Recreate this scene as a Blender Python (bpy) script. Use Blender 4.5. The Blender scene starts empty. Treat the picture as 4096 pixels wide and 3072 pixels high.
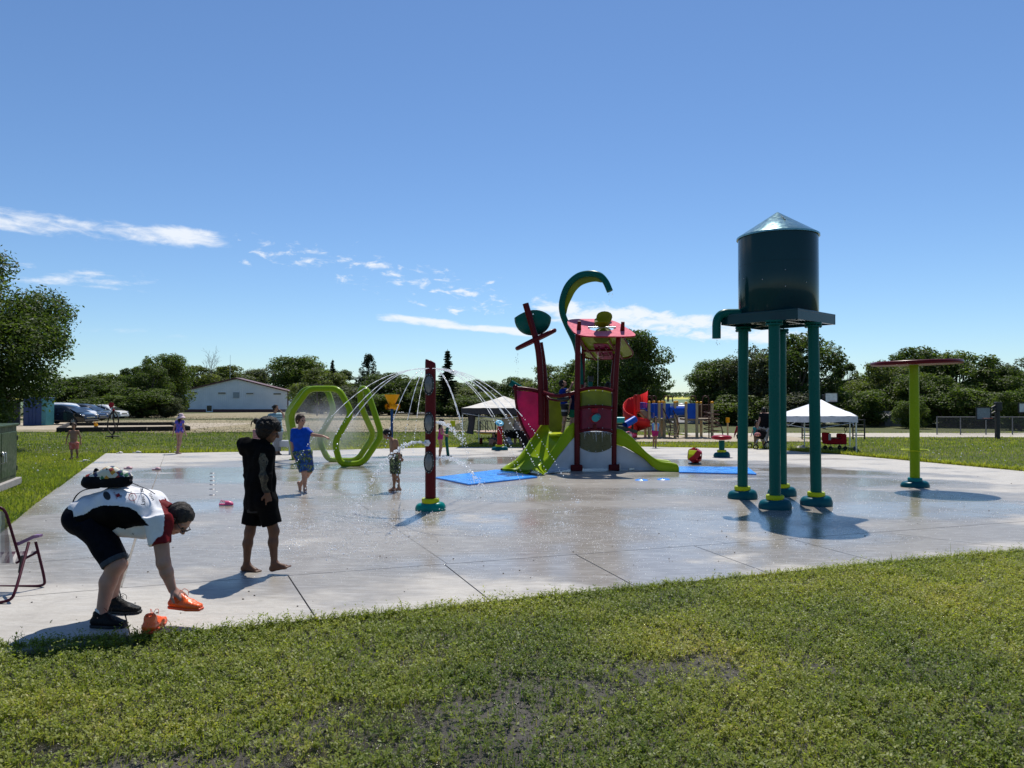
import bpy, math, random
import numpy as np
from math import radians, sin, cos, pi, atan2, sqrt, tan
from mathutils import Vector, Matrix

SC = bpy.context.scene
COL = SC.collection
# ---------------------------------------------------------------- camera
F, CX, CY, HOR, HC = 2844.0, 2048.0, 1536.0, 1580.0, 1.8
PITCH = math.atan((HOR - CY) / F)
cam_data = bpy.data.cameras.new('camera')
cam = bpy.data.objects.new('camera', cam_data)
COL.objects.link(cam)
cam.location = (0, 0, HC)
cam.rotation_euler = (pi / 2 + PITCH, 0, 0)
cam_data.sensor_width = 36.0
cam_data.lens = 36.0 * F / 4096.0
cam_data.clip_start = 0.05
cam_data.clip_end = 12000
SC.camera = cam

# ---------------------------------------------------------------- sky, sun, exposure
SUN_AZ, SUN_EL = radians(11.0), radians(60.0)        # azimuth measured from +Y towards +X
world = bpy.data.worlds.new('World')
SC.world = world
world.use_nodes = True
wt = world.node_tree
wt.nodes.clear()
def wn(t, **kw):
    n = wt.nodes.new(t)
    for k, v in kw.items(): setattr(n, k, v)
    return n
def wmath(op, a, b=None, c=None):
    n = wn('ShaderNodeMath', operation=op)
    for i, s in enumerate((a, b, c)):
        if s is None: continue
        if isinstance(s, (int, float)): n.inputs[i].default_value = s
        else: wt.links.new(s, n.inputs[i])
    return n.outputs[0]
sky = wn('ShaderNodeTexSky', sky_type='NISHITA')
sky.sun_disc = False
sky.sun_elevation = SUN_EL
sky.sun_rotation = SUN_AZ
sky.altitude = 500
sky.air_density = 1.0
sky.dust_density = 0.1
sky.ozone_density = 1.2
bg = wn('ShaderNodeBackground')
bg.inputs[1].default_value = 0.086
out = wn('ShaderNodeOutputWorld')
# thin broken cloud on a plane high overhead: direction divided by its height gives plane coordinates
tc = wn('ShaderNodeTexCoord')
sep = wn('ShaderNodeSeparateXYZ')
wt.links.new(tc.outputs['Generated'], sep.inputs[0])
dx, dy, dz = sep.outputs
zz = wmath('MAXIMUM', dz, 0.02)
u = wmath('DIVIDE', dx, zz)
v = wmath('DIVIDE', dy, zz)
comb = wn('ShaderNodeCombineXYZ')
wt.links.new(u, comb.inputs[0]); wt.links.new(v, comb.inputs[1])
def wnoise(scale, detail, rough, vec, off=(0, 0, 0), sc=(1, 1, 1), dist=0.0):
    mp = wn('ShaderNodeMapping')
    mp.inputs['Location'].default_value = off
    mp.inputs['Scale'].default_value = sc
    wt.links.new(vec, mp.inputs[0])
    n = wn('ShaderNodeTexNoise')
    n.inputs['Scale'].default_value = scale
    n.inputs['Detail'].default_value = detail
    n.inputs['Roughness'].default_value = rough
    n.inputs['Distortion'].default_value = dist
    wt.links.new(mp.outputs[0], n.inputs[0])
    return n.outputs['Fac']
def wramp(x, a, b):
    n = wn('ShaderNodeMapRange')
    n.interpolation_type = 'SMOOTHSTEP'
    wt.links.new(x, n.inputs[0])
    n.inputs[1].default_value = a; n.inputs[2].default_value = b
    return n.outputs[0]
el = wmath('ARCTAN2', dz, wmath('SQRT', wmath('ADD', wmath('MULTIPLY', dx, dx), wmath('MULTIPLY', dy, dy))))
az = wmath('ARCTAN2', dx, dy)
def band(c0, slope, w, curve=0.0):
    """soft weight of a streak of cloud lying along elevation = c0 + slope * azimuth"""
    line = wmath('ADD', wmath('MULTIPLY', az, slope), c0)
    d = wmath('ABSOLUTE', wmath('SUBTRACT', el, line))
    return wramp(d, w, w * 0.1)
def win(a0, a1, soft):
    return wmath('MULTIPLY', wramp(az, a0 - soft, a0 + soft), wramp(az, a1 + soft, a1 - soft))
comb2 = wn('ShaderNodeCombineXYZ')
wt.links.new(az, comb2.inputs[0]); wt.links.new(el, comb2.inputs[1])
V2 = comb2.outputs[0]
fine = wnoise(17, 9, 0.62, V2, (3.1, 1.7, 0), (0.42, 2.6, 1), 0.5)
mid = wnoise(6.5, 5, 0.55, V2, (0.4, 7.7, 0), (0.6, 3.2, 1), 0.3)
puff = wnoise(44, 8, 0.6, V2, (8.3, 2.2, 0), (0.7, 1.7, 1), 0.4)
n1 = wmath('ADD', wmath('ADD', wmath('MULTIPLY', fine, 0.36), wmath('MULTIPLY', mid, 0.32)), wmath('MULTIPLY', puff, 0.32))
n2 = wmath('ADD', wmath('MULTIPLY', puff, 0.62), wmath('MULTIPLY', mid, 0.38))
# main streak falling from upper left to the right, thin in the middle
def layer(n, wgt, lo, hi):
    return wramp(wmath('ADD', n, wmath('MULTIPLY', wmath('SUBTRACT', wgt, 1.0), 0.34)), lo, hi)
w_main_left = wmath('MULTIPLY', band(0.192, -0.012, 0.030), win(-1.4, -0.37, 0.07))
w_mid = wmath('MULTIPLY', wmath('MULTIPLY', band(0.131, -0.17, 0.085), win(-0.42, 0.05, 0.08)), 0.74)
w_right = wmath('MULTIPLY', band(0.126, -0.135, 0.034), win(0.02, 0.42, 0.07))
w_low = wmath('MULTIPLY', wmath('MULTIPLY', band(0.090, -0.095, 0.014), win(-0.20, 0.06, 0.04)), 0.95)
w_hor = wmath('MULTIPLY', wmath('MULTIPLY', band(0.058, -0.03, 0.030), win(-0.75, 0.02, 0.15)), 0.72)
w_left2 = wmath('MULTIPLY', wmath('MULTIPLY', band(0.140, 0.0, 0.035), win(-0.75, -0.42, 0.08)), 0.74)
cl = layer(n1, w_main_left, 0.36, 0.54)
for a_, n_, lo, hi in ((w_mid, n2, 0.43, 0.56), (w_right, n2, 0.34, 0.52), (w_low, n1, 0.36, 0.52), (w_hor, n1, 0.42, 0.70), (w_left2, n1, 0.40, 0.56)):
    cl = wmath('MAXIMUM', cl, layer(n_, a_, lo, hi))
cl = wmath('MULTIPLY', wmath('MULTIPLY', cl, 0.88), wramp(el, 0.01, 0.05))
mix = wn('ShaderNodeMix', data_type='RGBA')
wt.links.new(cl, mix.inputs['Factor'])
hsv = wn('ShaderNodeHueSaturation')
hsv.inputs['Saturation'].default_value = 1.0
wt.links.new(sky.outputs[0], hsv.inputs['Color'])
tintn = wn('ShaderNodeMix', data_type='RGBA', blend_type='MULTIPLY')
tintn.inputs['Factor'].default_value = 1.0
tintn.inputs['B'].default_value = (0.84, 1.05, 1.28, 1)
wt.links.new(hsv.outputs[0], tintn.inputs['A'])
wt.links.new(tintn.outputs['Result'], mix.inputs['A'])
mix.inputs['B'].default_value = (10.0, 10.4, 11.0, 1)
wt.links.new(mix.outputs['Result'], bg.inputs[0])
wt.links.new(bg.outputs[0], out.inputs[0])

sun_data = bpy.data.lights.new('sun', 'SUN')
sun_data.energy = 5.0
sun_data.angle = radians(0.53)
sun_data.color = (1.0, 0.955, 0.88)
sun = bpy.data.objects.new('sun', sun_data)
COL.objects.link(sun)
SUNV = Vector((sin(SUN_AZ) * cos(SUN_EL), cos(SUN_AZ) * cos(SUN_EL), sin(SUN_EL)))
sun.rotation_euler = (-SUNV).to_track_quat('-Z', 'Y').to_euler()
sun.location = SUNV * 60
vs = SC.view_settings
vs.view_transform = 'Standard'
vs.look = 'None'
vs.exposure = 0.12
vs.gamma = 1.0
vs.use_curve_mapping = False
SC.cycles.use_denoising = True
SC.cycles.max_bounces = 8
SC.cycles.diffuse_bounces = 3
SC.cycles.glossy_bounces = 4
SC.cycles.transmission_bounces = 5
SC.cycles.transparent_max_bounces = 12
SC.cycles.sample_clamp_indirect = 6.0
SC.cycles.caustics_reflective = False
SC.cycles.caustics_refractive = False
SC.cycles.use_adaptive_sampling = True

# ---------------------------------------------------------------- ground profile and pixel helpers (photo pixels, 4096 x 3072)
_GY = [-50, 12, 29, 38, 60, 80, 220, 270, 9000]
_GZ = [0, 0, -0.37, -0.62, -0.80, -0.95, -3.5, -3.7, -3.7]
def gz(Y): return float(np.interp(Y, _GY, _GZ))
def ray(px, py):
    x, up = (px - CX) / F, (CY - py) / F
    return Vector((x, cos(PITCH) - up * sin(PITCH), sin(PITCH) + up * cos(PITCH)))
def P(px, py, Y):
    r = ray(px, py)
    t = Y / r.y
    return Vector((r.x * t, Y, HC + r.z * t))
def G(px, py, dz=0.0):
    r = ray(px, py)
    t = 6.0
    for _ in range(60):
        Y = t * r.y
        t = 0.5 * t + 0.5 * (gz(Y) + dz - HC) / r.z
    Y = t * r.y
    return Vector((r.x * t, Y, gz(Y) + dz))
def GY(py): return G(CX, py).y
def mpp(Y): return Y / F            # metres per photo pixel at distance Y

# ---------------------------------------------------------------- mesh builder
def V(*a): return Vector(a)
class MB:
    def __init__(s):
        s.v, s.f, s.m, s.s = [], [], [], []
    def add(s, vs_, fs, m=0, smooth=False):
        o = len(s.v)
        s.v.extend([tuple(p) for p in vs_])
        for f in fs:
            s.f.append(tuple(i + o for i in f)); s.m.append(m); s.s.append(smooth)
        return s
    def box(s, c, size, rot=None, m=0, b=0.0):
        """chamfered box; rot = Matrix 3x3 or z angle"""
        R = rot if isinstance(rot, Matrix) else Matrix.Rotation(rot or 0.0, 3, 'Z')
        h = Vector(size) * 0.5
        c = Vector(c)
        if b <= 0:
            vs_ = [c + R @ Vector((sx * h.x, sy * h.y, sz * h.z)) for sx in (-1, 1) for sy in (-1, 1) for sz in (-1, 1)]
            return s.add(vs_, [(0, 1, 3, 2), (4, 6, 7, 5), (0, 4, 5, 1), (2, 3, 7, 6), (0, 2, 6, 4), (1, 5, 7, 3)], m)
        b = min(b, h.x * .9, h.y * .9, h.z * .9)
        vs_, idx = [], {}
        for sx in (-1, 1):
            for sy in (-1, 1):
                for sz in (-1, 1):
                    for a in range(3):
                        q = Vector((sx * (h.x - b), sy * (h.y - b), sz * (h.z - b)))
                        q[a] += (sx, sy, sz)[a] * b
                        idx[(sx, sy, sz, a)] = len(vs_)
                        vs_.append(c + R @ q)
        fs = []
        for a in range(3):
            o1, o2 = [(1, 2), (0, 2), (0, 1)][a]
            for sa in (-1, 1):
                ring = []
                for p, q in ((-1, -1), (1, -1), (1, 1), (-1, 1)):
                    k = [0, 0, 0]; k[a] = sa; k[o1] = p; k[o2] = q
                    ring.append(idx[(k[0], k[1], k[2], a)])
                fs.append(tuple(ring))
        for a in range(3):
            o1, o2 = [(1, 2), (0, 2), (0, 1)][a]
            for p in (-1, 1):
                for q in (-1, 1):
                    k0 = [0, 0, 0]; k0[a] = -1; k0[o1] = p; k0[o2] = q
                    k1 = list(k0); k1[a] = 1
                    fs.append((idx[(*k0, o1)], idx[(*k1, o1)], idx[(*k1, o2)], idx[(*k0, o2)]))
        for sx in (-1, 1):
            for sy in (-1, 1):
                for sz in (-1, 1):
                    fs.append(tuple(idx[(sx, sy, sz, a)] for a in range(3)))
        return s.add(vs_, fs, m)
    def tube(s, pts, r, n=10, m=0, caps=True, closed=False, flat=None, up=None):
        """sweep a circle along pts; r number or list; flat=(a,b) makes the section an ellipse"""
        pts = [Vector(p) for p in pts]
        k = len(pts)
        rs = list(r) if hasattr(r, '__len__') else [r] * k
        T = []
        for i in range(k):
            if closed: t = pts[(i + 1) % k] - pts[(i - 1) % k]
            else: t = pts[min(i + 1, k - 1)] - pts[max(i - 1, 0)]
            T.append(t.normalized() if t.length > 1e-9 else Vector((0, 0, 1)))
        ref = Vector(up) if up is not None else (Vector((0, 0, 1)) if abs(T[0].z) < 0.9 else Vector((0, 1, 0)))
        N = (ref - T[0] * ref.dot(T[0])).normalized()
        vs_, fs = [], []
        fa, fb = flat or (1, 1)
        for i in range(k):
            if i:
                N = (N - T[i] * N.dot(T[i]))
                N = N.normalized() if N.length > 1e-6 else T[i].orthogonal().normalized()
            B = T[i].cross(N)
            for j in range(n):
                a = 2 * pi * j / n
                vs_.append(pts[i] + (N * (cos(a) * fa) + B * (sin(a) * fb)) * rs[i])
        for i in range(k if closed else k - 1):
            for j in range(n):
                a, b_ = i * n + j, i * n + (j + 1) % n
                c, d = ((i + 1) % k) * n + (j + 1) % n, ((i + 1) % k) * n + j
                fs.append((a, b_, c, d))
        s.add(vs_, fs, m, True)
        if caps and not closed:
            s.add(vs_[:n], [tuple(range(n - 1, -1, -1))], m)
            s.add(vs_[-n:], [tuple(range(n))], m)
        return s
    def lathe(s, prof, c=(0, 0, 0), n=24, m=0, rot=None, sx=1.0, sy=1.0, smooth=True, sharp=()):
        """revolve [(r,z)...] about z through c; sharp = profile indices with a crease (ring doubled)"""
        c = Vector(c); R = rot or Matrix.Identity(3)
        pr = []
        for i, p in enumerate(prof):
            pr.append((p, False))
            if i in sharp: pr.append((p, True))
        vs_, fs = [], []
        for (r_, z), _ in pr:
            for j in range(n):
                a = 2 * pi * j / n
                vs_.append(c + R @ Vector((r_ * cos(a) * sx, r_ * sin(a) * sy, z)))
        for i in range(len(pr) - 1):
            if pr[i + 1][1]: continue
            for j in range(n):
                fs.append((i * n + j, i * n + (j + 1) % n, (i + 1) * n + (j + 1) % n, (i + 1) * n + j))
        return s.add(vs_, fs, m, smooth)
    def prism(s, poly, ext, m=0, both=True):
        """polygon (3D points) extruded by ext"""
        poly = [Vector(p) for p in poly]
        e = Vector(ext); n = len(poly)
        s.add(poly, [tuple(range(n))], m)
        s.add([p + e for p in poly], [tuple(range(n - 1, -1, -1))], m)
        for i in range(n):
            a, b_ = poly[i], poly[(i + 1) % n]
            s.add([a, b_, b_ + e, a + e], [(3, 2, 1, 0)], m)
        return s
    def loft(s, rows, m=0, smooth=True, closed=False, two=False):
        k = len(rows[0]); vs_ = [p for r_ in rows for p in r_]; fs = []
        for i in range(len(rows) - 1):
            for j in range(k if closed else k - 1):
                fs.append((i * k + j, i * k + (j + 1) % k, (i + 1) * k + (j + 1) % k, (i + 1) * k + j))
        return s.add(vs_, fs, m, smooth)
    def ball(s, c, r, nu=12, nv=8, m=0, rot=None):
        r = Vector(r) if hasattr(r, '__len__') else Vector((r, r, r))
        c = Vector(c); R = rot or Matrix.Identity(3)
        vs_ = [c + R @ Vector((0, 0, -r.z))]
        for i in range(1, nv):
            t = -pi / 2 + pi * i / nv
            for j in range(nu):
                a = 2 * pi * j / nu
                vs_.append(c + R @ Vector((r.x * cos(t) * cos(a), r.y * cos(t) * sin(a), r.z * sin(t))))
        vs_.append(c + R @ Vector((0, 0, r.z)))
        fs = [(0, 1 + (j + 1) % nu, 1 + j) for j in range(nu)]
        for i in range(nv - 2):
            for j in range(nu):
                a = 1 + i * nu
                fs.append((a + j, a + (j + 1) % nu, a + nu + (j + 1) % nu, a + nu + j))
        L = len(vs_) - 1; a = 1 + (nv - 2) * nu
        fs += [(a + j, a + (j + 1) % nu, L) for j in range(nu)]
        return s.add(vs_, fs, m, True)
    def build(s, name, mats, parent=None, origin=None, stuff=False):
        o = mesh_obj(name, np.array(s.v, dtype=np.float32), s.f, mats, parent, origin, s.m, s.s)
        if stuff: o['kind'] = 'stuff'
        return o

WLOC = {}
def mesh_obj(name, vs_, faces, mats, parent=None, origin=None, midx=None, smooth=True):
    """vertices in world space; the object's origin goes to `origin` (top level) or its parent's origin"""
    if parent is not None: o = WLOC[parent.name]
    elif origin is not None: o = Vector(origin)
    else:
        lo, hi = vs_.min(0), vs_.max(0)
        o = Vector(((lo[0] + hi[0]) / 2, (lo[1] + hi[1]) / 2, lo[2]))
    me = bpy.data.meshes.new(name)
    vv = vs_ - np.array(o, dtype=np.float32)
    if isinstance(faces, np.ndarray):
        nf, k = faces.shape
        me.vertices.add(len(vv)); me.vertices.foreach_set('co', vv.astype(np.float32).ravel())
        me.loops.add(nf * k); me.loops.foreach_set('vertex_index', faces.astype(np.int32).ravel())
        me.polygons.add(nf)
        me.polygons.foreach_set('loop_start', np.arange(0, nf * k, k, dtype=np.int32))
        me.polygons.foreach_set('loop_total', np.full(nf, k, dtype=np.int32))
        me.update(calc_edges=True)
    else:
        me.from_pydata([tuple(p) for p in vv.tolist()], [], faces)
    mats = mats if isinstance(mats, (list, tuple)) else [mats]
    for m_ in mats: me.materials.append(m_)
    n = len(me.polygons)
    if midx is not None and len(mats) > 1: me.polygons.foreach_set('material_index', np.array(midx, dtype=np.int32))
    sm = np.array(smooth, dtype=bool) if hasattr(smooth, '__len__') else np.full(n, bool(smooth))
    me.polygons.foreach_set('use_smooth', sm)
    me.update()
    ob = bpy.data.objects.new(name, me)
    COL.objects.link(ob)
    if parent is not None: ob.parent = parent
    else: ob.location = o
    WLOC[ob.name] = Vector(o)
    return ob
def tag(o, label, cat, group=None, kind=None):
    if label: o['label'] = label
    if cat: o['category'] = cat
    if group: o['group'] = group
    if kind: o['kind'] = kind
    return o
def thing(name, label, cat, loc, group=None):
    o = bpy.data.objects.new(name, None)
    o.empty_display_size = 0.1
    COL.objects.link(o)
    o.location = loc
    WLOC[o.name] = Vector(loc)
    return tag(o, label, cat, group)
def copy_tree(o, loc=None, rotz=None, scale=None, label=None, parent=None):
    c = o.copy(); COL.objects.link(c)
    if parent is not None: c.parent = parent
    if loc is not None: c.location = loc
    if rotz is not None: c.rotation_euler = (0, 0, rotz)
    if scale is not None: c.scale = scale if hasattr(scale, '__len__') else (scale,) * 3
    if label: c['label'] = label
    WLOC[c.name] = Vector(c.location)
    for ch in list(o.children):
        copy_tree(ch, parent=c)
    return c
def curve_pts(ctrl, n=8, closed=False):
    """Catmull-Rom through control points"""
    c = [Vector(p) for p in ctrl]; k = len(c); res = []
    segs = k if closed else k - 1
    for i in range(segs):
        p0 = c[(i - 1) % k] if closed or i > 0 else c[0] * 2 - c[1]
        p1, p2 = c[i], c[(i + 1) % k]
        p3 = c[(i + 2) % k] if closed or i + 2 < k else c[-1] * 2 - c[-2]
        for j in range(n):
            t = j / n
            res.append(0.5 * ((2 * p1) + (p2 - p0) * t + (2 * p0 - 5 * p1 + 4 * p2 - p3) * t * t + (3 * p1 - p0 - 3 * p2 + p3) * t ** 3))
    if not closed: res.append(c[-1])
    return res
def round_path(ctrl, rad, n=6, closed=True):
    """polyline with rounded corners"""
    c = [Vector(p) for p in ctrl]; k = len(c); res = []
    for i in range(k):
        if not closed and i in (0, k - 1):
            res.append(c[i]); continue
        a, b_, d = c[(i - 1) % k], c[i], c[(i + 1) % k]
        r1 = min(rad, (a - b_).length * .48); r2 = min(rad, (d - b_).length * .48)
        s_, e = b_ + (a - b_).normalized() * r1, b_ + (d - b_).normalized() * r2
        for j in range(n + 1):
            t = j / n
            res.append(s_ * (1 - t) ** 2 + b_ * 2 * t * (1 - t) + e * t * t)
    return res

# ---------------------------------------------------------------- materials
def nt_new(name):
    m = bpy.data.materials.new(name)
    m.use_nodes = True
    t = m.node_tree
    b = t.nodes['Principled BSDF']
    return m, t, b
def nn(t, kind, **kw):
    n = t.nodes.new(kind)
    for k, v_ in kw.items(): setattr(n, k, v_)
    return n
def noise(t, scale, detail=4, rough=0.55, coord='Object', sc=(1, 1, 1), dist=0.0, off=(0, 0, 0)):
    tc_ = nn(t, 'ShaderNodeTexCoord'); mp = nn(t, 'ShaderNodeMapping')
    mp.inputs['Scale'].default_value = sc
    mp.inputs['Location'].default_value = off
    if coord == 'World':
        g = nn(t, 'ShaderNodeNewGeometry'); t.links.new(g.outputs['Position'], mp.inputs[0])
    else: t.links.new(tc_.outputs[coord], mp.inputs[0])
    n = nn(t, 'ShaderNodeTexNoise')
    n.inputs['Scale'].default_value = scale; n.inputs['Detail'].default_value = detail
    n.inputs['Roughness'].default_value = rough; n.inputs['Distortion'].default_value = dist
    t.links.new(mp.outputs[0], n.inputs[0])
    return n.outputs['Fac']
def mrange(t, x, a, b, c=0.0, d=1.0, smooth=True):
    n = nn(t, 'ShaderNodeMapRange')
    if smooth: n.interpolation_type = 'SMOOTHSTEP'
    t.links.new(x, n.inputs[0])
    for i, q in enumerate((a, b, c, d)): n.inputs[1 + i].default_value = q
    return n.outputs[0]
def mixc(t, fac, a, b):
    n = nn(t, 'ShaderNodeMix', data_type='RGBA')
    if isinstance(fac, float): n.inputs['Factor'].default_value = fac
    else: t.links.new(fac, n.inputs['Factor'])
    for key, q in (('A', a), ('B', b)):
        if isinstance(q, (tuple, list)): n.inputs[key].default_value = (*q[:3], 1)
        else: t.links.new(q, n.inputs[key])
    return n.outputs['Result']
def tmath(t, op, a, b=None):
    n = nn(t, 'ShaderNodeMath', operation=op)
    for i, q in enumerate((a, b)):
        if q is None: continue
        if isinstance(q, (int, float)): n.inputs[i].default_value = q
        else: t.links.new(q, n.inputs[i])
    return n.outputs[0]
def bump(t, b, h, strength=0.3, dist=0.01):
    n = nn(t, 'ShaderNodeBump')
    n.inputs['Strength'].default_value = strength; n.inputs['Distance'].default_value = dist
    t.links.new(h, n.inputs['Height'])
    t.links.new(n.outputs[0], b.inputs['Normal'])
    return n
_MC = {}
def pm(name, col, rough=0.5, metal=0.0, var=0.12, nscale=6.0, bumps=0.0, bscale=40.0, coat=0.0, spec=0.5, trans=0.0, alpha=1.0, rvar=0.12, sheen=0.0):
    """plain procedural material: colour and roughness broken up by noise, optional fine relief"""
    if name in _MC: return _MC[name]
    m, t, b = nt_new(name)
    n1_ = noise(t, nscale, 5, 0.6)
    dark = tuple(c * (1 - var) for c in col); lite = tuple(min(1, c * (1 + var)) for c in col)
    t.links.new(mixc(t, mrange(t, n1_, 0.3, 0.7), dark, lite), b.inputs['Base Color'])
    t.links.new(mrange(t, noise(t, nscale * 2.7, 3, 0.6, off=(5, 3, 1)), 0.3, 0.7, max(0.02, rough - rvar), min(1, rough + rvar)), b.inputs['Roughness'])
    b.inputs['Metallic'].default_value = metal
    b.inputs['Specular IOR Level'].default_value = spec
    b.inputs['Coat Weight'].default_value = coat
    b.inputs['Coat Roughness'].default_value = 0.06
    b.inputs['Transmission Weight'].default_value = trans
    b.inputs['Alpha'].default_value = alpha
    b.inputs['Sheen Weight'].default_value = sheen
    if bumps > 0: bump(t, b, noise(t, bscale, 4, 0.6), bumps, 0.01)
    _MC[name] = m
    return m
def leafmat(name, col, trans_col, tw=0.35, rough=0.45):
    if name in _MC: return _MC[name]
    m, t, b = nt_new(name)
    oi = nn(t, 'ShaderNodeNewGeometry')
    n_ = nn(t, 'ShaderNodeMapRange'); t.links.new(oi.outputs['Random Per Island'], n_.inputs[0])
    n_.inputs[3].default_value = 0.55; n_.inputs[4].default_value = 1.45
    big = mrange(t, noise(t, 0.55, 3, 0.6), 0.3, 0.7, 0.75, 1.25)
    k = tmath(t, 'MULTIPLY', n_.outputs[0], big)
    def scaled(c):
        q = nn(t, 'ShaderNodeVectorMath', operation='SCALE'); q.inputs[0].default_value = c
        t.links.new(k, q.inputs['Scale']); return q.outputs[0]
    t.links.new(scaled(col), b.inputs['Base Color'])
    b.inputs['Roughness'].default_value = rough
    b.inputs['Specular IOR Level'].default_value = 0.45
    tr = nn(t, 'ShaderNodeBsdfTranslucent'); t.links.new(scaled(trans_col), tr.inputs[0])
    mx = nn(t, 'ShaderNodeMixShader'); mx.inputs[0].default_value = tw
    t.links.new(b.outputs[0], mx.inputs[1]); t.links.new(tr.outputs[0], mx.inputs[2])
    t.links.new(mx.outputs[0], t.nodes['Material Output'].inputs[0])
    _MC[name] = m
    return m
# ================================================================= GROUND
rng = np.random.default_rng(7)
def vnoise2(x, y, scale, seed):
    """smooth value noise 0..1 on numpy arrays"""
    r = np.random.default_rng(seed); tb = r.random((64, 64))
    u_, v_ = x / scale, y / scale
    i, j = np.floor(u_).astype(int), np.floor(v_).astype(int)
    a, b = u_ - i, v_ - j
    a, b = a * a * (3 - 2 * a), b * b * (3 - 2 * b)
    g = lambda p, q: tb[p % 64, q % 64]
    return (g(i, j) * (1 - a) + g(i + 1, j) * a) * (1 - b) + (g(i, j + 1) * (1 - a) + g(i + 1, j + 1) * a) * b
DROP = 0.03            # the soil lies this far under the concrete
# turf and bare soil
m_ground, t, b = nt_new('turf_and_soil')
geo = nn(t, 'ShaderNodeNewGeometry'); sx = nn(t, 'ShaderNodeSeparateXYZ'); t.links.new(geo.outputs['Position'], sx.inputs[0])
big = noise(t, 0.35, 4, 0.6, 'World'); med = noise(t, 2.3, 5, 0.65, 'World'); fin = noise(t, 38, 4, 0.7, 'World')
green = mixc(t, mrange(t, big, 0.35, 0.68), (0.062, 0.080, 0.017), (0.100, 0.104, 0.026))
green = mixc(t, mrange(t, med, 0.42, 0.72, 0, 0.75), green, (0.13, 0.12, 0.05))
green = mixc(t, mrange(t, fin, 0.35, 0.7, 0, 0.55), green, (0.030, 0.040, 0.010))
soil = mixc(t, mrange(t, med, 0.3, 0.7), (0.034, 0.029, 0.025), (0.075, 0.066, 0.056))
far = mrange(t, sx.outputs[1], 8.5, 11.0)
leftside = mrange(t, sx.outputs[0], -4.2, -5.2)
far = tmath(t, 'MAXIMUM', far, leftside)
t.links.new(mixc(t, far, soil, green), b.inputs['Base Color'])
wet = mrange(t, noise(t, 1.1, 4, 0.6, 'World', off=(3, 9, 0)), 0.44, 0.60)
rw = nn(t, 'ShaderNodeMix', data_type='FLOAT'); t.links.new(wet, rw.inputs[0]); rw.inputs[2].default_value = 0.6; rw.inputs[3].default_value = 0.12
rf = nn(t, 'ShaderNodeMix', data_type='FLOAT'); t.links.new(far, rf.inputs[0]); t.links.new(rw.outputs[0], rf.inputs[2]); rf.inputs[3].default_value = 0.95
t.links.new(rf.outputs[0], b.inputs['Roughness'])
b.inputs['Specular IOR Level'].default_value = 0.4
bump(t, b, tmath(t, 'ADD', fin, tmath(t, 'MULTIPLY', noise(t, 9, 5, 0.7, 'World'), 1.5)), 0.9, 0.03)
rows = [-60, 0, 4, 8, 12, 16, 20, 24, 29, 33, 38, 44, 52, 60, 70, 80, 110, 150, 220, 270, 400, 800, 1600, 4000, 9000]
xs = [-7000, -1500, -300, -60, -20, -8, 0, 8, 20, 60, 300, 1500, 7000]
mb = MB(); mb.loft([[V(x, y, gz(y) - DROP) for x in xs] for y in rows])
ground = tag(mb.build('ground', m_ground, origin=(0, 0, 0)), 'green grass ground with muddy bare patches around the pad', None, kind='structure')

# far fields, thin sheets over the ground
def sheet(name, pts, m, dz, label, nx=1):
    """closed outline given as photo pixels on the ground"""
    q = [G(*p, dz=-DROP + dz) for p in pts]
    mb = MB(); mb.add(q, [tuple(range(len(q)))])
    return tag(mb.build(name, m), label, None, kind='structure')
def strip(name, x0, x1, y0, y1, m, dz, label, wob=0.0, n=14, seed=1):
    """a ground strip in world space between depths y0..y1, with a wobbly near and far edge"""
    r = random.Random(seed); mb = MB(); ys = [y0 + (y1 - y0) * i / 6 for i in range(7)]
    near = [r.uniform(-wob, wob) for _ in range(n + 1)]; fr = [r.uniform(-wob, wob) for _ in range(n + 1)]
    rows_ = []
    for k, y in enumerate(ys):
        w = k / 6; row = []
        for i in range(n + 1):
            yy = y + near[i] * (1 - w) + fr[i] * w
            edge = 0.5 - abs(i / n - 0.5)
            row.append(V(x0 + (x1 - x0) * i / n, yy, gz(yy) - DROP + dz))
        rows_.append(row)
    mb.loft(rows_)
    return tag(mb.build(name, m), label, None, kind='structure')
def fieldmat(name, c1, c2, c3, s1, s2, sc=(1, 1, 1)):
    m, t, b = nt_new(name)
    c = mixc(t, mrange(t, noise(t, s1, 4, 0.6, 'World', sc), 0.35, 0.65), c1, c2)
    c = mixc(t, mrange(t, noise(t, s2, 4, 0.7, 'World', sc), 0.45, 0.7), c, c3)
    t.links.new(c, b.inputs['Base Color']); b.inputs['Roughness'].default_value = 0.95
    bump(t, b, noise(t, s2 * 2, 4, 0.7, 'World'), 0.5, 0.05)
    return m
m_dry = fieldmat('dry_mown_field', (0.30, 0.24, 0.14), (0.22, 0.185, 0.10), (0.11, 0.11, 0.045), 0.12, 1.6, (1, 0.6, 1))
m_canola = fieldmat('yellow_crop', (0.50, 0.46, 0.06), (0.42, 0.40, 0.05), (0.30, 0.34, 0.06), 0.01, 0.05)
m_crop = fieldmat('green_crop', (0.10, 0.16, 0.07), (0.13, 0.18, 0.08), (0.09, 0.13, 0.06), 0.01, 0.06)
m_sand = fieldmat('pale_sand', (0.42, 0.35, 0.26), (0.36, 0.30, 0.22), (0.24, 0.21, 0.13), 0.8, 6.0)
m_gravel = fieldmat('pale_gravel', (0.48, 0.43, 0.36), (0.42, 0.38, 0.32), (0.30, 0.28, 0.20), 0.3, 5.0)
strip('dry_field', -75, -5, 47.5, 215, m_dry, 0.02, 'tan mown field in front of the white metal building', 2.0, 20, 3)
strip('green_crop_field', -400, 700, 300, 900, m_crop, 0.05, 'distant green crop field beyond the trees', 10, 14, 4)
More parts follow.
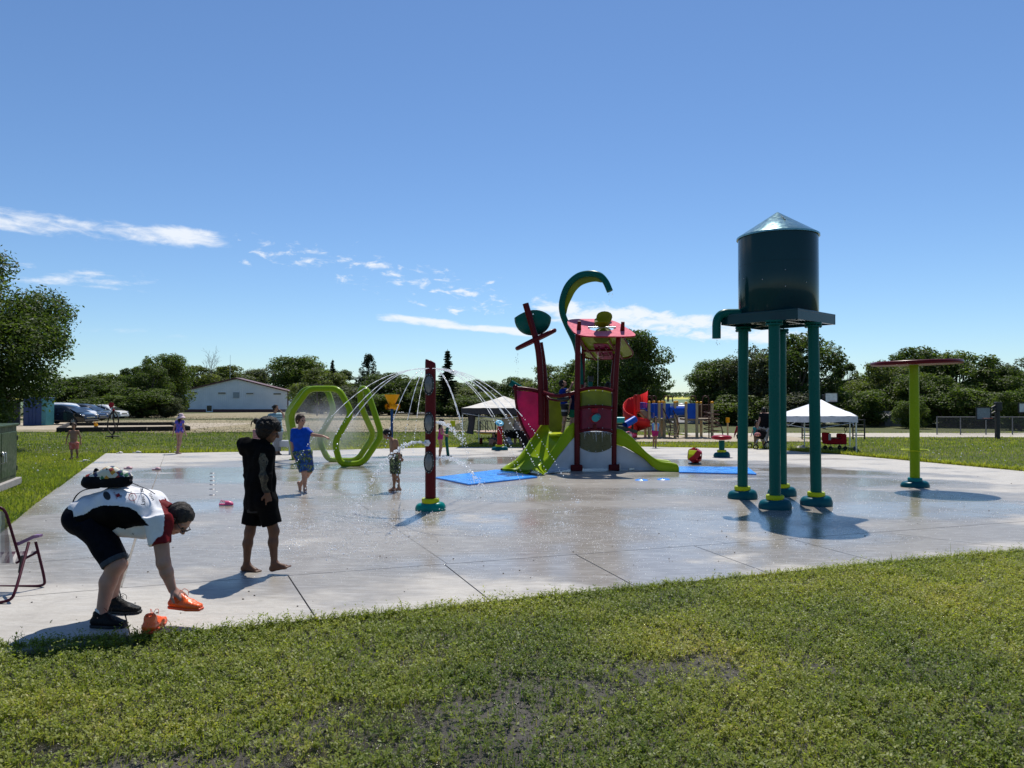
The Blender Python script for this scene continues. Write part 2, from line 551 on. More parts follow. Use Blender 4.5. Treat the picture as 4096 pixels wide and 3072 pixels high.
strip('yellow_crop_field', -900, 1600, 905, 2400, m_canola, 0.06, 'distant yellow crop field under the horizon', 10, 14, 5)
strip('gravel_court', 11.0, 40.0, 41.5, 47.0, m_gravel, 0.02, 'pale weedy gravel court under the basketball hoops', 0.3, 20, 6)
strip('footpath', -8, 11, 50, 50.9, m_sand, 0.024, 'pale worn footpath crossing behind the playground', 0.35, 40, 7)
strip('parking_gravel', -52, -24.0, 52, 68.0, m_sand, 0.028, 'pale gravel parking strip under the cars', 0.3, 14, 8)
strip('sand_patch', 5.0, 16.5, 36.3, 44.0, m_sand, 0.022, 'pale sandy ground under the playground', 0.5, 24, 9)

# ================================================================= CONCRETE PAD
m_conc, t, b = nt_new('wet_concrete')
brush = noise(t, 16, 4, 0.7, 'World', (1, 8, 1)); blot = noise(t, 0.55, 5, 0.6, 'World', (1, 1.5, 1)); grain = noise(t, 160, 3, 0.7, 'World')
lg = noise(t, 0.28, 3, 0.5, 'World', (0.7, 1.3, 1), off=(4, 2, 0))
dry_c = mixc(t, mrange(t, brush, 0.3, 0.7), (0.345, 0.320, 0.282), (0.525, 0.492, 0.438))
wet_c = mixc(t, mrange(t, brush, 0.3, 0.7), (0.215, 0.190, 0.160), (0.335, 0.302, 0.258))
geo = nn(t, 'ShaderNodeNewGeometry'); sx = nn(t, 'ShaderNodeSeparateXYZ'); t.links.new(geo.outputs['Position'], sx.inputs[0])
dxx = tmath(t, 'SUBTRACT', sx.outputs[0], -0.6); dyy = tmath(t, 'SUBTRACT', sx.outputs[1], 15.5)
rr = tmath(t, 'SQRT', tmath(t, 'ADD', tmath(t, 'MULTIPLY', tmath(t, 'MULTIPLY', dxx, dxx), 0.75), tmath(t, 'MULTIPLY', dyy, dyy)))
inside = mrange(t, rr, 10.2, 7.6)
wetm = mrange(t, tmath(t, 'ADD', tmath(t, 'ADD', blot, tmath(t, 'MULTIPLY', tmath(t, 'SUBTRACT', brush, 0.5), 0.30)), tmath(t, 'MULTIPLY', inside, 0.28)), 0.46, 0.72)
pud = mrange(t, tmath(t, 'ADD', lg, tmath(t, 'MULTIPLY', inside, 0.10)), 0.52, 0.68)
col = mixc(t, mrange(t, noise(t, 3.2, 6, 0.65, 'World', (1.0, 5.0, 1), 0.4), 0.42, 0.70, 0, 0.38), mixc(t, wetm, dry_c, wet_c), (0.60, 0.58, 0.54))
col = mixc(t, mrange(t, noise(t, 1.7, 6, 0.7, 'World', (1, 2.5, 1), 0.8, (9, 4, 0)), 0.55, 0.72, 0, 0.45), col, (0.17, 0.145, 0.115))
col = mixc(t, mrange(t, grain, 0.40, 0.72, 0, 0.5), col, (0.13, 0.12, 0.108))
t.links.new(col, b.inputs['Base Color'])
def fmix(f, a, c):
    n = nn(t, 'ShaderNodeMix', data_type='FLOAT'); t.links.new(f, n.inputs[0])
    for i, q in ((2, a), (3, c)):
        if isinstance(q, (int, float)): n.inputs[i].default_value = q
        else: t.links.new(q, n.inputs[i])
    return n.outputs[0]
r_ = fmix(wetm, 0.66, fmix(pud, 0.30, 0.07))
t.links.new(r_, b.inputs['Roughness'])
b.inputs['Specular IOR Level'].default_value = 0.44
h1 = tmath(t, 'ADD', tmath(t, 'MULTIPLY', grain, fmix(pud, 0.9, 0.18)), tmath(t, 'MULTIPLY', brush, fmix(pud, 0.8, 0.15)))
h1 = tmath(t, 'ADD', h1, tmath(t, 'MULTIPLY', noise(t, 42, 3, 0.6, 'World'), fmix(pud, 0.5, 0.25)))
bump(t, b, h1, 0.42, 0.006)
m_joint = pm('joint_filler', (0.17, 0.16, 0.145), 0.8, bumps=0.5)
m_edge = pm('concrete_side', (0.30, 0.28, 0.26), 0.85, bumps=0.5)

def clip(poly, n, c):
    """keep the side n.p <= c of a convex 2D polygon"""
    res = []
    for i in range(len(poly)):
        a, b_ = poly[i], poly[(i + 1) % len(poly)]
        da, db = n[0] * a[0] + n[1] * a[1] - c, n[0] * b_[0] + n[1] * b_[1] - c
        if da <= 0: res.append(a)
        if da * db < 0:
            k = da / (da - db); res.append((a[0] + (b_[0] - a[0]) * k, a[1] + (b_[1] - a[1]) * k))
    return res
def g2(px, py):
    q = G(px, py); return (q.x, q.y)
def area2(p): return 0.5 * sum(p[i][0] * p[(i + 1) % len(p)][1] - p[(i + 1) % len(p)][0] * p[i][1] for i in range(len(p)))
def slab(name, poly, parent=None, top=0.0, thick=0.10):
    """one cast slab: top follows the fall of the ground, sides go down"""
    if area2(poly) < 0: poly = poly[::-1]
    mb = MB(); ys = [p[1] for p in poly]
    cuts = [min(ys)] + [c for c in np.arange(12.0, 30.0, 2.0) if min(ys) < c < max(ys)] + [max(ys)]
    for a, c in zip(cuts[:-1], cuts[1:]):
        q = clip(clip(poly, (0, -1), -a), (0, 1), c)
        if len(q) >= 3: mb.add([V(x, y, gz(y) + top) for x, y in q], [tuple(range(len(q)))])
    for i in range(len(poly)):
        a, c = poly[i], poly[(i + 1) % len(poly)]
        mb.add([V(*a, gz(a[1]) + top), V(*c, gz(c[1]) + top), V(*c, gz(c[1]) + top - thick), V(*a, gz(a[1]) + top - thick)], [(3, 2, 1, 0)], 1)
    return mb.build(name, [m_conc, m_edge], parent, None if parent else (poly[0][0], poly[0][1], gz(poly[0][1])))
def split(poly, p, q, gap):
    """cut a convex polygon along the line p-q, leaving a joint"""
    n = (q[1] - p[1], -(q[0] - p[0])); L = math.hypot(*n); n = (n[0] / L, n[1] / L); c = n[0] * p[0] + n[1] * p[1]
    return clip(poly, n, c - gap / 2), clip(poly, (-n[0], -n[1]), -c - gap / 2)

# outline of the whole concrete, seen from the photograph's ground points
L0, L1 = g2(45, 2094), g2(423, 1813)
ldir = ((L1[0] - L0[0]) / (L1[1] - L0[1]))
lx = lambda Y: L0[0] + ldir * (Y - L0[1])
front = [g2(*p) for p in ((0, 2583), (889, 2513), (1481, 2454), (2222, 2380), (2777, 2324), (3518, 2250), (4096, 2200))]
f0 = (front[0][0] - 1.2, front[0][1] - 0.30)
fd = ((front[-1][0] - front[-2][0]), (front[-1][1] - front[-2][1]))
fend = (front[-1][0] + fd[0] * 5.0, front[-1][1] + fd[1] * 5.0)
far_edge = [g2(*p) for p in ((423, 1813), (981, 1808), (1815, 1789), (2537, 1786), (3037, 1795), (3333, 1815), (3630, 1842), (4096, 1885))]
fe = far_edge[-1]; fd2 = (fe[0] - far_edge[-2][0], fe[1] - far_edge[-2][1])
fe2 = (fe[0] + fd2[0] * 1.4, fe[1] + fd2[1] * 1.4)
inner = [g2(*p) for p in ((480, 2343), (1160, 2297), (1780, 2249), (2300, 2210), (2770, 2178), (3150, 2150), (3510, 2124), (4096, 2086))]
idir = (inner[-1][0] - inner[-2][0], inner[-1][1] - inner[-2][1])
iend = (inner[-1][0] + idir[0] * 3.2, inner[-1][1] + idir[1] * 3.2)
walk0, walk1 = g2(476, 2352), g2(661, 1813)
def snap_y(p, a, c): return (p[0], a[1] + (c[1] - a[1]) * (p[0] - a[0]) / (c[0] - a[0]))
def snap_x(p, a, c): return (a[0] + (c[0] - a[0]) * (p[1] - a[1]) / (c[1] - a[1]), p[1])
inner = [snap_y(p, walk0, inner[-1]) for p in inner]
iend = snap_y(iend, walk0, inner[-1])
pad = thing('splash_pad', 'large wet grey concrete pad of jointed slabs', None, (0, 14, 0))
pad['kind'] = 'structure'
# joint bed just under the slabs
bed = MB()
outl = [f0] + front + [fend, fe2] + far_edge[::-1] + [(lx(f0[1]), f0[1])]
bed_poly = outl if area2(outl) > 0 else outl[::-1]
ylist = [y for y in np.linspace(min(p[1] for p in outl), max(p[1] for p in outl), 40)]
def xspan(poly, y):
    q = []
    for i in range(len(poly)):
        a, c = poly[i], poly[(i + 1) % len(poly)]
        if (a[1] - y) * (c[1] - y) <= 0 and a[1] != c[1]:
            q.append(a[0] + (c[0] - a[0]) * (y - a[1]) / (c[1] - a[1]))
    return (min(q) + .03, max(q) - .03) if q else None
rows_ = []
for y in ylist[1:-1]:
    s_ = xspan(bed_poly, y)
    if s_: rows_.append([V(s_[0], y, gz(y) - 0.016), V(s_[1], y, gz(y) - 0.016)])
bed.loft(rows_, smooth=False)
bed.build('joint_bed', m_joint, pad)
# main field, cut by four faint control joints
main = [(walk0[0] + .02, walk0[1])] + inner[1:] + [iend, fe2] + far_edge[:0:-1] + [walk1]
main = [(p[0], p[1] + (0.012 if i <= len(inner) else 0)) for i, p in enumerate(main)]
def hull(pts):
    pts = sorted(set(pts)); lo, up_ = [], []
    for seq, h in ((pts, lo), (pts[::-1], up_)):
        for p in seq:
            while len(h) >= 2 and (h[-1][0] - h[-2][0]) * (p[1] - h[-2][1]) - (h[-1][1] - h[-2][1]) * (p[0] - h[-2][0]) <= 0: h.pop()
            h.append(p)
    return lo[:-1] + up_[:-1]
# the joint a (inner line) is treated as straight per apron slab; the main field uses its hull clipped by that line
mainh = hull(main)
pieces = [mainh]
for p, q in (((1110, 1822), (1780, 2249)), ((2400, 2065), (2872, 2166)), ((950, 1905), (2600, 1852)), ((2560, 1900), (3900, 2050))):
    nxt = []
    for pc in pieces:
        for h in split(pc, g2(*p), g2(*q), 0.006):
            if len(h) >= 3 and abs(area2(h)) > 0.05: nxt.append(h)
    pieces = nxt
for pc in pieces: slab('slab', pc, pad)
# front apron: slabs between the cross joints
cross_in = [inner[1], inner[2], inner[3], inner[4], inner[5], inner[6]]
cross_out = [g2(*p) for p in ((1268, 2478), (1965, 2405), (2545, 2347), (3080, 2294), (3520, 2250), (4110, 2198))]
ain = [walk0] + cross_in + [iend]
aout = [g2(520, 2543)] + cross_out + [fend]
gp = 0.007
for i in range(len(ain) - 1):
    a, c, d, e = ain[i], ain[i + 1], aout[i + 1], aout[i]
    u1 = (c[0] - a[0], c[1] - a[1]); l1 = math.hypot(*u1); u1 = (u1[0] / l1, u1[1] / l1)
    off = lambda p, s_, n_: (p[0] + u1[0] * s_ * gp, p[1] + u1[1] * s_ * gp - n_ * gp)
    slab('slab', [off(a, 1, 1), off(c, -1, 1), off(d, -1, 0), off(e, 1, 0)], pad)
# left walkway: slabs between its own joints
wj = [((-700, 2710), (520, 2545)), ((-500, 2422), (476, 2352)), ((-260, 2273), (505, 2218)), ((-120, 2170), (528, 2130)), ((60, 2078), (548, 2054)), ((150, 2010), (572, 1998)), ((235, 1950), (596, 1944)), ((310, 1892), (620, 1891)), ((372, 1848), (642, 1848)), ((423, 1813), (661, 1813))]
for (a0, a1), (b0, b1) in zip(wj[:-1], wj[1:]):
    A, B, C_, D = g2(*a0), g2(*a1), g2(*b1), g2(*b0)
    A, D = (max(A[0], lx(A[1])), A[1]), (lx(D[1]), D[1])
    if B[1] > walk0[1] - .05: B = snap_x(B, walk0, walk1)
    if C_[1] > walk0[1] - .05: C_ = snap_x(C_, walk0, walk1)
    slab('slab', [(A[0], A[1] + gp), (B[0] - gp, B[1] + gp), (C_[0] - gp, C_[1] - gp), (D[0], D[1] - gp)], pad)

# ================================================================= GRASS
def on_pad(x, y):
    """inside the concrete outline (vectorised even-odd test)"""
    ins = np.zeros(x.shape, bool)
    p = outl
    for i in range(len(p)):
        (x0, y0), (x1, y1) = p[i], p[(i + 1) % len(p)]
        if y0 == y1: continue
        c = ((y0 > y) != (y1 > y)) & (x < (x1 - x0) * (y - y0) / (y1 - y0) + x0)
        ins ^= c
    return ins
def grassmat(name):
    m, t, b = nt_new(name)
    at = nn(t, 'ShaderNodeAttribute', attribute_name='tint')
    cr = nn(t, 'ShaderNodeValToRGB'); t.links.new(at.outputs['Fac'], cr.inputs[0])
    e = cr.color_ramp.elements
    e[0].position = 0.0; e[0].color = (0.052, 0.095, 0.013, 1)
    e[1].position = 1.0; e[1].color = (0.42, 0.34, 0.15, 1)
    for p_, c_ in ((0.35, (0.165, 0.205, 0.025, 1)), (0.68, (0.285, 0.295, 0.040, 1)), (0.86, (0.40, 0.34, 0.08, 1))):
        q = e.new(p_); q.color = c_
    t.links.new(cr.outputs[0], b.inputs['Base Color'])
    b.inputs['Roughness'].default_value = 0.5
    b.inputs['Specular IOR Level'].default_value = 0.35
    tr = nn(t, 'ShaderNodeBsdfTranslucent')
    sc = nn(t, 'ShaderNodeMix', data_type='RGBA', blend_type='MULTIPLY'); sc.inputs['Factor'].default_value = 1.0
    t.links.new(cr.outputs[0], sc.inputs['A']); sc.inputs['B'].default_value = (1.6, 1.75, 0.8, 1)
    t.links.new(sc.outputs['Result'], tr.inputs[0])
    mx = nn(t, 'ShaderNodeMixShader'); mx.inputs[0].default_value = 0.48
    t.links.new(b.outputs[0], mx.inputs[1]); t.links.new(tr.outputs[0], mx.inputs[2])
    t.links.new(mx.outputs[0], t.nodes['Material Output'].inputs[0])
    return m
m_grass = grassmat('grass_blades')
def tri_obj(name, verts, tris, tint, mat, label, cat=None):
    ob = mesh_obj(name, verts, tris, mat, None, (0, 8, 0), None, True)
    a = ob.data.attributes.new('tint', 'FLOAT', 'POINT')
    a.data.foreach_set('value', tint.astype(np.float32))
    return tag(ob, label, cat, kind='stuff')
def blades(x, y, h, w, tint, lean=0.5):
    n = len(x); ya = rng.random(n) * 2 * pi; la = rng.random(n) * 2 * pi
    z = np.interp(y, _GY, _GZ) - DROP - 0.004
    dxw, dyw = np.cos(ya) * w / 2, np.sin(ya) * w / 2
    lx_, ly_ = np.cos(la) * h * lean * rng.random(n), np.sin(la) * h * lean * rng.random(n)
    v = np.empty((n, 5, 3), np.float32)
    v[:, 0] = np.stack([x - dxw, y - dyw, z], 1); v[:, 1] = np.stack([x + dxw, y + dyw, z], 1)
    mx, my, mz = x + lx_ * .35, y + ly_ * .35, z + h * .6
    v[:, 2] = np.stack([mx - dxw * .8, my - dyw * .8, mz], 1); v[:, 3] = np.stack([mx + dxw * .8, my + dyw * .8, mz], 1)
    v[:, 4] = np.stack([x + lx_, y + ly_, z + h * (1 - .25 * lean)], 1)
    o = (np.arange(n) * 5)[:, None, None]
    f = np.array([[0, 1, 3], [0, 3, 2], [2, 3, 4]])[None] + o
    return v.reshape(-1, 3), f.reshape(-1, 3), np.repeat(tint, 5)
def weeds(x, y, h, k, size, tint):
    """upright stalks carrying k small pointed leaflets each"""
    n = len(x); z = np.interp(y, _GY, _GZ) - DROP
    N = n * k
    X, Y_, H_, S, Z = (np.repeat(q, k) for q in (x, y, h, size, z))
    lvl = np.tile(np.linspace(0.5, 1.0, k), n) + rng.normal(0, .06, N)
    ang = np.tile(np.arange(k) * 2.4, n) + np.repeat(rng.random(n) * 6.28, k) + rng.normal(0, .3, N)
    up_ = rng.uniform(0.1, 0.9, N)
    d = np.stack([np.cos(ang), np.sin(ang), up_], 1); d /= np.linalg.norm(d, axis=1)[:, None]
    sd = np.stack([-np.sin(ang), np.cos(ang), rng.normal(0, .25, N)], 1)
    lean = np.stack([np.repeat(rng.normal(0, .22, n), k), np.repeat(rng.normal(0, .22, n), k)], 1)
    base = np.stack([X + lean[:, 0] * H_ * lvl, Y_ + lean[:, 1] * H_ * lvl, Z + H_ * lvl], 1)
    S = S[:, None] * rng.uniform(.7, 1.3, N)[:, None]
    v = np.empty((N, 4, 3), np.float32)
    v[:, 0] = base; v[:, 1] = base + d * S * .5 + sd * S * .24; v[:, 2] = base + d * S; v[:, 3] = base + d * S * .5 - sd * S * .24
    o = (np.arange(N) * 4)[:, None, None]
    f = np.array([[0, 1, 2], [0, 2, 3]])[None] + o
    tt = np.repeat(np.repeat(tint, k) + rng.normal(0, .07, N), 4)
    return v.reshape(-1, 3), f.reshape(-1, 3), tt
def mud_field(x, y):
    """0..1: how bare the soil is"""
    m_ = np.zeros_like(x)
    for (px, py, rx, ry, s_) in ((1950, 2850, 560, 130, .74), (1300, 2960, 330, 80, .75), (2750, 2660, 380, 50, .85), (2300, 2740, 330, 60, .8), (700, 3060, 330, 70, 1.0), (2100, 3020, 420, 70, .7), (3250, 2640, 200, 40, .6), (1050, 3040, 250, 60, .95), (3950, 2790, 160, 60, .6), (300, 2990, 140, 40, .5), (560, 2585, 70, 16, .7), (1560, 2470, 60, 14, .6)):
        c = G(px, py); a = G(px + rx, py).x - c.x; b_ = abs(G(px, py - ry).y - c.y)
        d = ((x - c.x) / a) ** 2 + ((y - c.y) / b_) ** 2
        m_ = np.maximum(m_, s_ * np.clip(1.35 - d, 0, 1))
    nz = vnoise2(x, y, .34, 3) * .40 + vnoise2(x, y, .12, 4) * .35 + vnoise2(x, y, .05, 5) * .25
    return np.clip(m_ * .86 + (nz - .5) * 2.2 * (m_ > 0.02) + np.clip((nz - .56) * 2.6, 0, .75), 0, .87)
def scatter_near(n, y0=2.2, y1=8.6):
    # uniform in the ground area the camera's view cone covers
    y = np.sqrt(rng.random(n) * (y1 ** 2 - y0 ** 2) + y0 ** 2)
    x = rng.uniform(-1.05, 1.1, n) * y
    k = ~on_pad(x, y) & (y < np.interp(x, [p[0] for p in [f0] + front + [fend]], [p[1] for p in [f0] + front + [fend]]) + .02)
    return x[k], y[k]
def tone(x, y):
    return 0.35 + .42 * (vnoise2(x, y, 1.3, 11) - .4) + .26 * (vnoise2(x, y, .35, 12) - .5) + 0.10 * np.clip((x - 0.0) / 4, -0.6, 1)
VS, FS, TS = [], [], []
def acc(r_):
    o = sum(len(q) for q in VS); VS.append(r_[0]); FS.append(r_[1] + o); TS.append(r_[2])
x, y = scatter_near(185000)
keep = rng.random(len(x)) > mud_field(x, y) * 1.06
x, y = x[keep], y[keep]
h = rng.gamma(4, .0080, len(x)) * (0.5 + .9 * vnoise2(x, y, .3, 21)) + .012
acc(blades(x, y, h, rng.uniform(.0025, .0055, len(x)), tone(x, y) + rng.normal(0, .14, len(x)), .8))
x, y = scatter_near(146000)
keep = rng.random(len(x)) > mud_field(x, y) * 0.97
x, y = x[keep], y[keep]
h = rng.gamma(4, .0095, len(x)) * (0.5 + 1.0 * vnoise2(x, y, .2, 22)) + .012
k_ = rng.random(len(x)) < .55
acc(blades(x[k_], y[k_], h[k_] * .9, np.full(k_.sum(), .0028), np.clip(.72 + rng.normal(0, .15, k_.sum()), 0, 1), .25))
acc(weeds(x, y, h, 7, rng.uniform(.011, .026, len(x)), tone(x, y) + rng.normal(.02, .09, len(x))))
# taller fringe along the concrete edge
fx = np.concatenate([rng.uniform(a[0], c[0], 420) for a, c in zip([f0] + front, front + [fend])])
fy = np.interp(fx, [p[0] for p in [f0] + front + [fend]], [p[1] for p in [f0] + front + [fend]]) - np.abs(rng.normal(0, .05, len(fx))) - .005
acc(blades(fx, fy, rng.gamma(5, .013, len(fx)) * (0.3 + .9 * vnoise2(fx, fy, .35, 31)) + .015, rng.uniform(.004, .008, len(fx)), tone(fx, fy) + rng.normal(0, .12, len(fx)), .6))
acc(weeds(fx[::2], fy[::2] - .01, rng.gamma(4, .014, len(fx[::2])) * (0.3 + .8 * vnoise2(fx[::2], fy[::2], .4, 33)) + .02, 8, rng.uniform(.012, .026, len(fx[::2])), tone(fx[::2], fy[::2])))
# crumbs and clods of wet soil where it is bare
cx_, cy_ = scatter_near(60000); k_ = (rng.random(len(cx_)) < mud_field(cx_, cy_) * .8 - .1); cx_, cy_ = cx_[k_], cy_[k_]
ico = np.array([[0, 0, 1], [.9, 0, .25], [.28, .85, .2], [-.72, .53, .3], [-.72, -.53, .15], [.28, -.85, .3], [0, 0, -.6]]); icf = np.array([[0, 1, 2], [0, 2, 3], [0, 3, 4], [0, 4, 5], [0, 5, 1], [6, 2, 1], [6, 3, 2], [6, 4, 3], [6, 5, 4], [6, 1, 5]])
cs_ = rng.gamma(3, .0014, len(cx_)) + .002
cv = np.stack([cx_, cy_, np.full(len(cx_), -DROP)], 1)[:, None] + ico[None] * cs_[:, None, None] * rng.uniform(.6, 1.4, (len(cx_), 7, 1))
tag(mesh_obj('mud_clods', cv.reshape(-1, 3).astype(np.float32), (icf[None] + (np.arange(len(cx_)) * 7)[:, None, None]).reshape(-1, 3), pm('wet_mud', (.060, .052, .045), .28, var=.4, nscale=30, rvar=.15, bumps=.6, bscale=120), None, (0, 5, 0), None, True), 'crumbs and clods of wet dark mud between the weeds', None, kind='stuff')
tri_obj('foreground_grass', np.concatenate(VS), np.concatenate(FS), np.clip(np.concatenate(TS), 0, 1), m_grass, 'low green weeds and grass growing over wet mud in the foreground')
# lawn beyond: left of the walkway and behind the pad
VS, FS, TS = [], [], []
n = 130000
y = 7 + (rng.random(n) ** 1.5) * 19; x = lx(y) - rng.random(n) ** 1.3 * (y * .78 + lx(y)).clip(.5, 30)
k = x > -.8 * y; x, y = x[k], y[k]
acc(blades(x, y, rng.gamma(5, .010, len(x)) + .014, rng.uniform(.005, .012, len(x)), tone(x, y) + rng.normal(-.02, .20, len(x)), .9))
n = 190000
y = 16 + rng.random(n) ** 1.4 * 32; x = rng.uniform(-.78, .78, n) * y
k = ~on_pad(x, y) & (y > np.interp(x, [p[0] for p in far_edge] + [fe2[0]], [p[1] for p in far_edge] + [fe2[1]])) & (x > lx(y) - 8)
k &= ~((x > 10.8) & (y > 41.2) & (y < 47.2)) & ~((x > 5) & (x < 16.5) & (y > 36.2) & (y < 44))
x, y = x[k], y[k]
s_ = np.clip(y / 22, .8, 2.2)
acc(blades(x, y, (rng.gamma(5, .010, len(x)) + .012) * (0.5 + s_ * .5), rng.uniform(.008, .016, len(x)) * s_, tone(x, y) + rng.normal(-.10, .16, len(x)), .8))
# bright unmown fringe on the far pad edge
for a, c in zip(far_edge[:-1] + [fe], far_edge[1:] + [fe2]):
    nn_ = 2600
    tt_ = rng.random(nn_); fx = a[0] + (c[0] - a[0]) * tt_; fy = a[1] + (c[1] - a[1]) * tt_ + np.abs(rng.normal(0, .45, nn_)) + .03
    acc(blades(fx, fy, rng.gamma(5, .020, nn_) + .03, rng.uniform(.012, .022, nn_), np.clip(rng.normal(.62, .10, nn_), 0, .85), .7))
ty = rng.uniform(6, 24, 5000); tx = lx(ty) - np.abs(rng.normal(0, .22, 5000)) - .02
acc(blades(tx, ty, rng.gamma(5, .018, 5000) + .02, rng.uniform(.008, .016, 5000), np.clip(rng.normal(.4, .15, 5000), 0, .85), .7))
tri_obj('lawn_grass', np.concatenate(VS), np.concatenate(FS), np.clip(np.concatenate(TS), 0, 1), m_grass, 'mown green lawn grass around and behind the pad')
# dry stubble standing on the tan field
VS, FS, TS = [], [], []
n = 30000; y = 47.5 + rng.random(n) ** 1.8 * 70; x = rng.uniform(-.62, -.04, n) * y
acc(blades(x, y, rng.gamma(4, .010, n) + .015, rng.uniform(.03, .08, n), np.clip(rng.normal(.92, .14, n), .3, 1), .8))
tri_obj('dry_stubble', np.concatenate(VS), np.concatenate(FS), np.clip(np.concatenate(TS), 0, 1), m_dry, 'dry tan stubble over the mown field')
# white clover heads dotted over the lawn
mb = MB(); r_ = random.Random(5)
for i in range(260):
    yy = r_.uniform(17, 34); xx = r_.uniform(-.72, .72) * yy
    if on_pad(np.array([xx]), np.array([yy]))[0] or (abs(xx) < 6): continue
    mb.ball((xx, yy, gz(yy) + .03), r_.uniform(.014, .026), 5, 4)
tag(mb.build('clover_flowers', pm('clover_white', (0.75, 0.74, 0.66), 0.8), origin=(0, 20, 0)), 'tiny white clover heads dotted over the lawn', None, kind='stuff')
# white water beads added to stand in for glints on the wet concrete
bp_, bt = [], []
oct_ = np.array([[1, 0, 0], [-1, 0, 0], [0, 1, 0], [0, -1, 0], [0, 0, 1]], float); of_ = np.array([[0, 2, 4], [2, 1, 4], [1, 3, 4], [3, 0, 4]])
N_ = 9000; py_ = np.concatenate([rng.uniform(1890, 2330, N_ // 2), rng.normal(2130, 55, N_ // 2)]); px_ = np.concatenate([rng.uniform(100, 4096, N_ // 2), rng.normal(1350, 260, N_ // 4), rng.normal(2500, 600, N_ - N_ // 2 - N_ // 4)])
yy_ = HC * F / np.clip(py_ - HOR, 200, None); xx_ = (px_ - CX) / F * yy_; k_ = on_pad(xx_, yy_); xx_, yy_ = xx_[k_], yy_[k_]
sz_ = rng.uniform(.0018, .0046, len(xx_)) * np.clip(yy_ / 8, .8, 1.6)
vv_ = np.stack([xx_, yy_, np.interp(yy_, _GY, _GZ)], 1)[:, None, :] + oct_[None] * sz_[:, None, None]
BEADS = (vv_.reshape(-1, 3).astype(np.float32), (of_[None] + (np.arange(len(xx_)) * 5)[:, None, None]).reshape(-1, 3))
# pebbles, twigs and grit scattered over the concrete
mb = MB(); r_ = random.Random(15)
for i in range(150):
    px_, py_ = r_.uniform(60, 4050), r_.uniform(1900, 2480)
    q = G(px_, py_)
    if not on_pad(np.array([q.x]), np.array([q.y]))[0]: continue
    s_ = r_.uniform(.003, .008) * (1 + .03 * q.y)
    mb.ball(q + V(0, 0, s_ * .4), (s_, s_ * r_.uniform(.6, 1.5), s_ * .6), 6, 4, rot=Matrix.Rotation(r_.random() * 6, 3, 'Z'))
tag(mb.build('grit', pm('dark_grit', (0.05, 0.042, 0.035), 0.8, bumps=0.4), origin=(0, 9, 0)), 'dark pebbles and crumbs of mud scattered on the concrete', None, kind='stuff')
# ================================================================= TREES
def leafy(name, cols):
    """leaf material driven by a tint attribute, part of the light passing through"""
    m, t, b = nt_new(name)
    at = nn(t, 'ShaderNodeAttribute', attribute_name='tint')
    cr = nn(t, 'ShaderNodeValToRGB'); t.links.new(at.outputs['Fac'], cr.inputs[0])
    e = cr.color_ramp.elements
    e[0].position = 0.0; e[0].color = (*cols[0], 1); e[1].position = 1.0; e[1].color = (*cols[2], 1)
    q = e.new(0.5); q.color = (*cols[1], 1)
    t.links.new(cr.outputs[0], b.inputs['Base Color'])
    b.inputs['Roughness'].default_value = 0.55
    b.inputs['Specular IOR Level'].default_value = 0.22
    tr = nn(t, 'ShaderNodeBsdfTranslucent')
    sc = nn(t, 'ShaderNodeMix', data_type='RGBA', blend_type='MULTIPLY'); sc.inputs['Factor'].default_value = 1.0
    t.links.new(cr.outputs[0], sc.inputs['A']); sc.inputs['B'].default_value = (1.5, 1.7, 0.7, 1)
    t.links.new(sc.outputs['Result'], tr.inputs[0])
    mx = nn(t, 'ShaderNodeMixShader'); mx.inputs[0].default_value = 0.42
    t.links.new(b.outputs[0], mx.inputs[1]); t.links.new(tr.outputs[0], mx.inputs[2])
    t.links.new(mx.outputs[0], t.nodes['Material Output'].inputs[0])
    return m
M_LEAF = [leafy('leaves_dark', ((0.026, 0.044, 0.012), (0.062, 0.092, 0.022), (0.14, 0.165, 0.042))),
          leafy('leaves_mid', ((0.034, 0.056, 0.013), (0.085, 0.120, 0.026), (0.19, 0.21, 0.05))),
          leafy('leaves_olive', ((0.052, 0.070, 0.018), (0.105, 0.128, 0.034), (0.19, 0.20, 0.065))),
          leafy('leaves_grey', ((0.040, 0.050, 0.026), (0.080, 0.092, 0.055), (0.15, 0.16, 0.10)))]
M_NEEDLE = leafy('needles', ((0.012, 0.022, 0.010), (0.024, 0.038, 0.018), (0.05, 0.07, 0.03)))
m_bark = pm('bark', (0.11, 0.088, 0.068), 0.9, var=0.35, nscale=9, bumps=0.8, bscale=25)
def leaf_mesh(name, pos, size, nrm, tint, mat, parent, aspect=0.5, local=(0, 0, 0)):
    """pos (n,3); each leaf a pointed four-corner blade"""
    n = len(pos)
    a = rng.normal(0, 1, (n, 3)); a -= nrm * (a * nrm).sum(1)[:, None]; a /= np.linalg.norm(a, axis=1)[:, None] + 1e-9
    b = np.cross(nrm, a); s_ = size[:, None]
    v = np.empty((n, 4, 3), np.float32)
    v[:, 0] = pos - a * s_ * .5; v[:, 1] = pos + b * s_ * aspect * .5 + nrm * s_ * .06; v[:, 2] = pos + a * s_ * .5; v[:, 3] = pos - b * s_ * aspect * .5 + nrm * s_ * .06
    f = (np.arange(n * 4).reshape(n, 4))
    o = WLOC[parent.name]
    ob = mesh_obj(name, v.reshape(-1, 3) + np.array(o, dtype=np.float32), f, mat, parent, None, None, False)
    at = ob.data.attributes.new('tint', 'FLOAT', 'POINT')
    at.data.foreach_set('value', np.repeat(np.clip(tint, 0, 1), 4).astype(np.float32))
    return ob
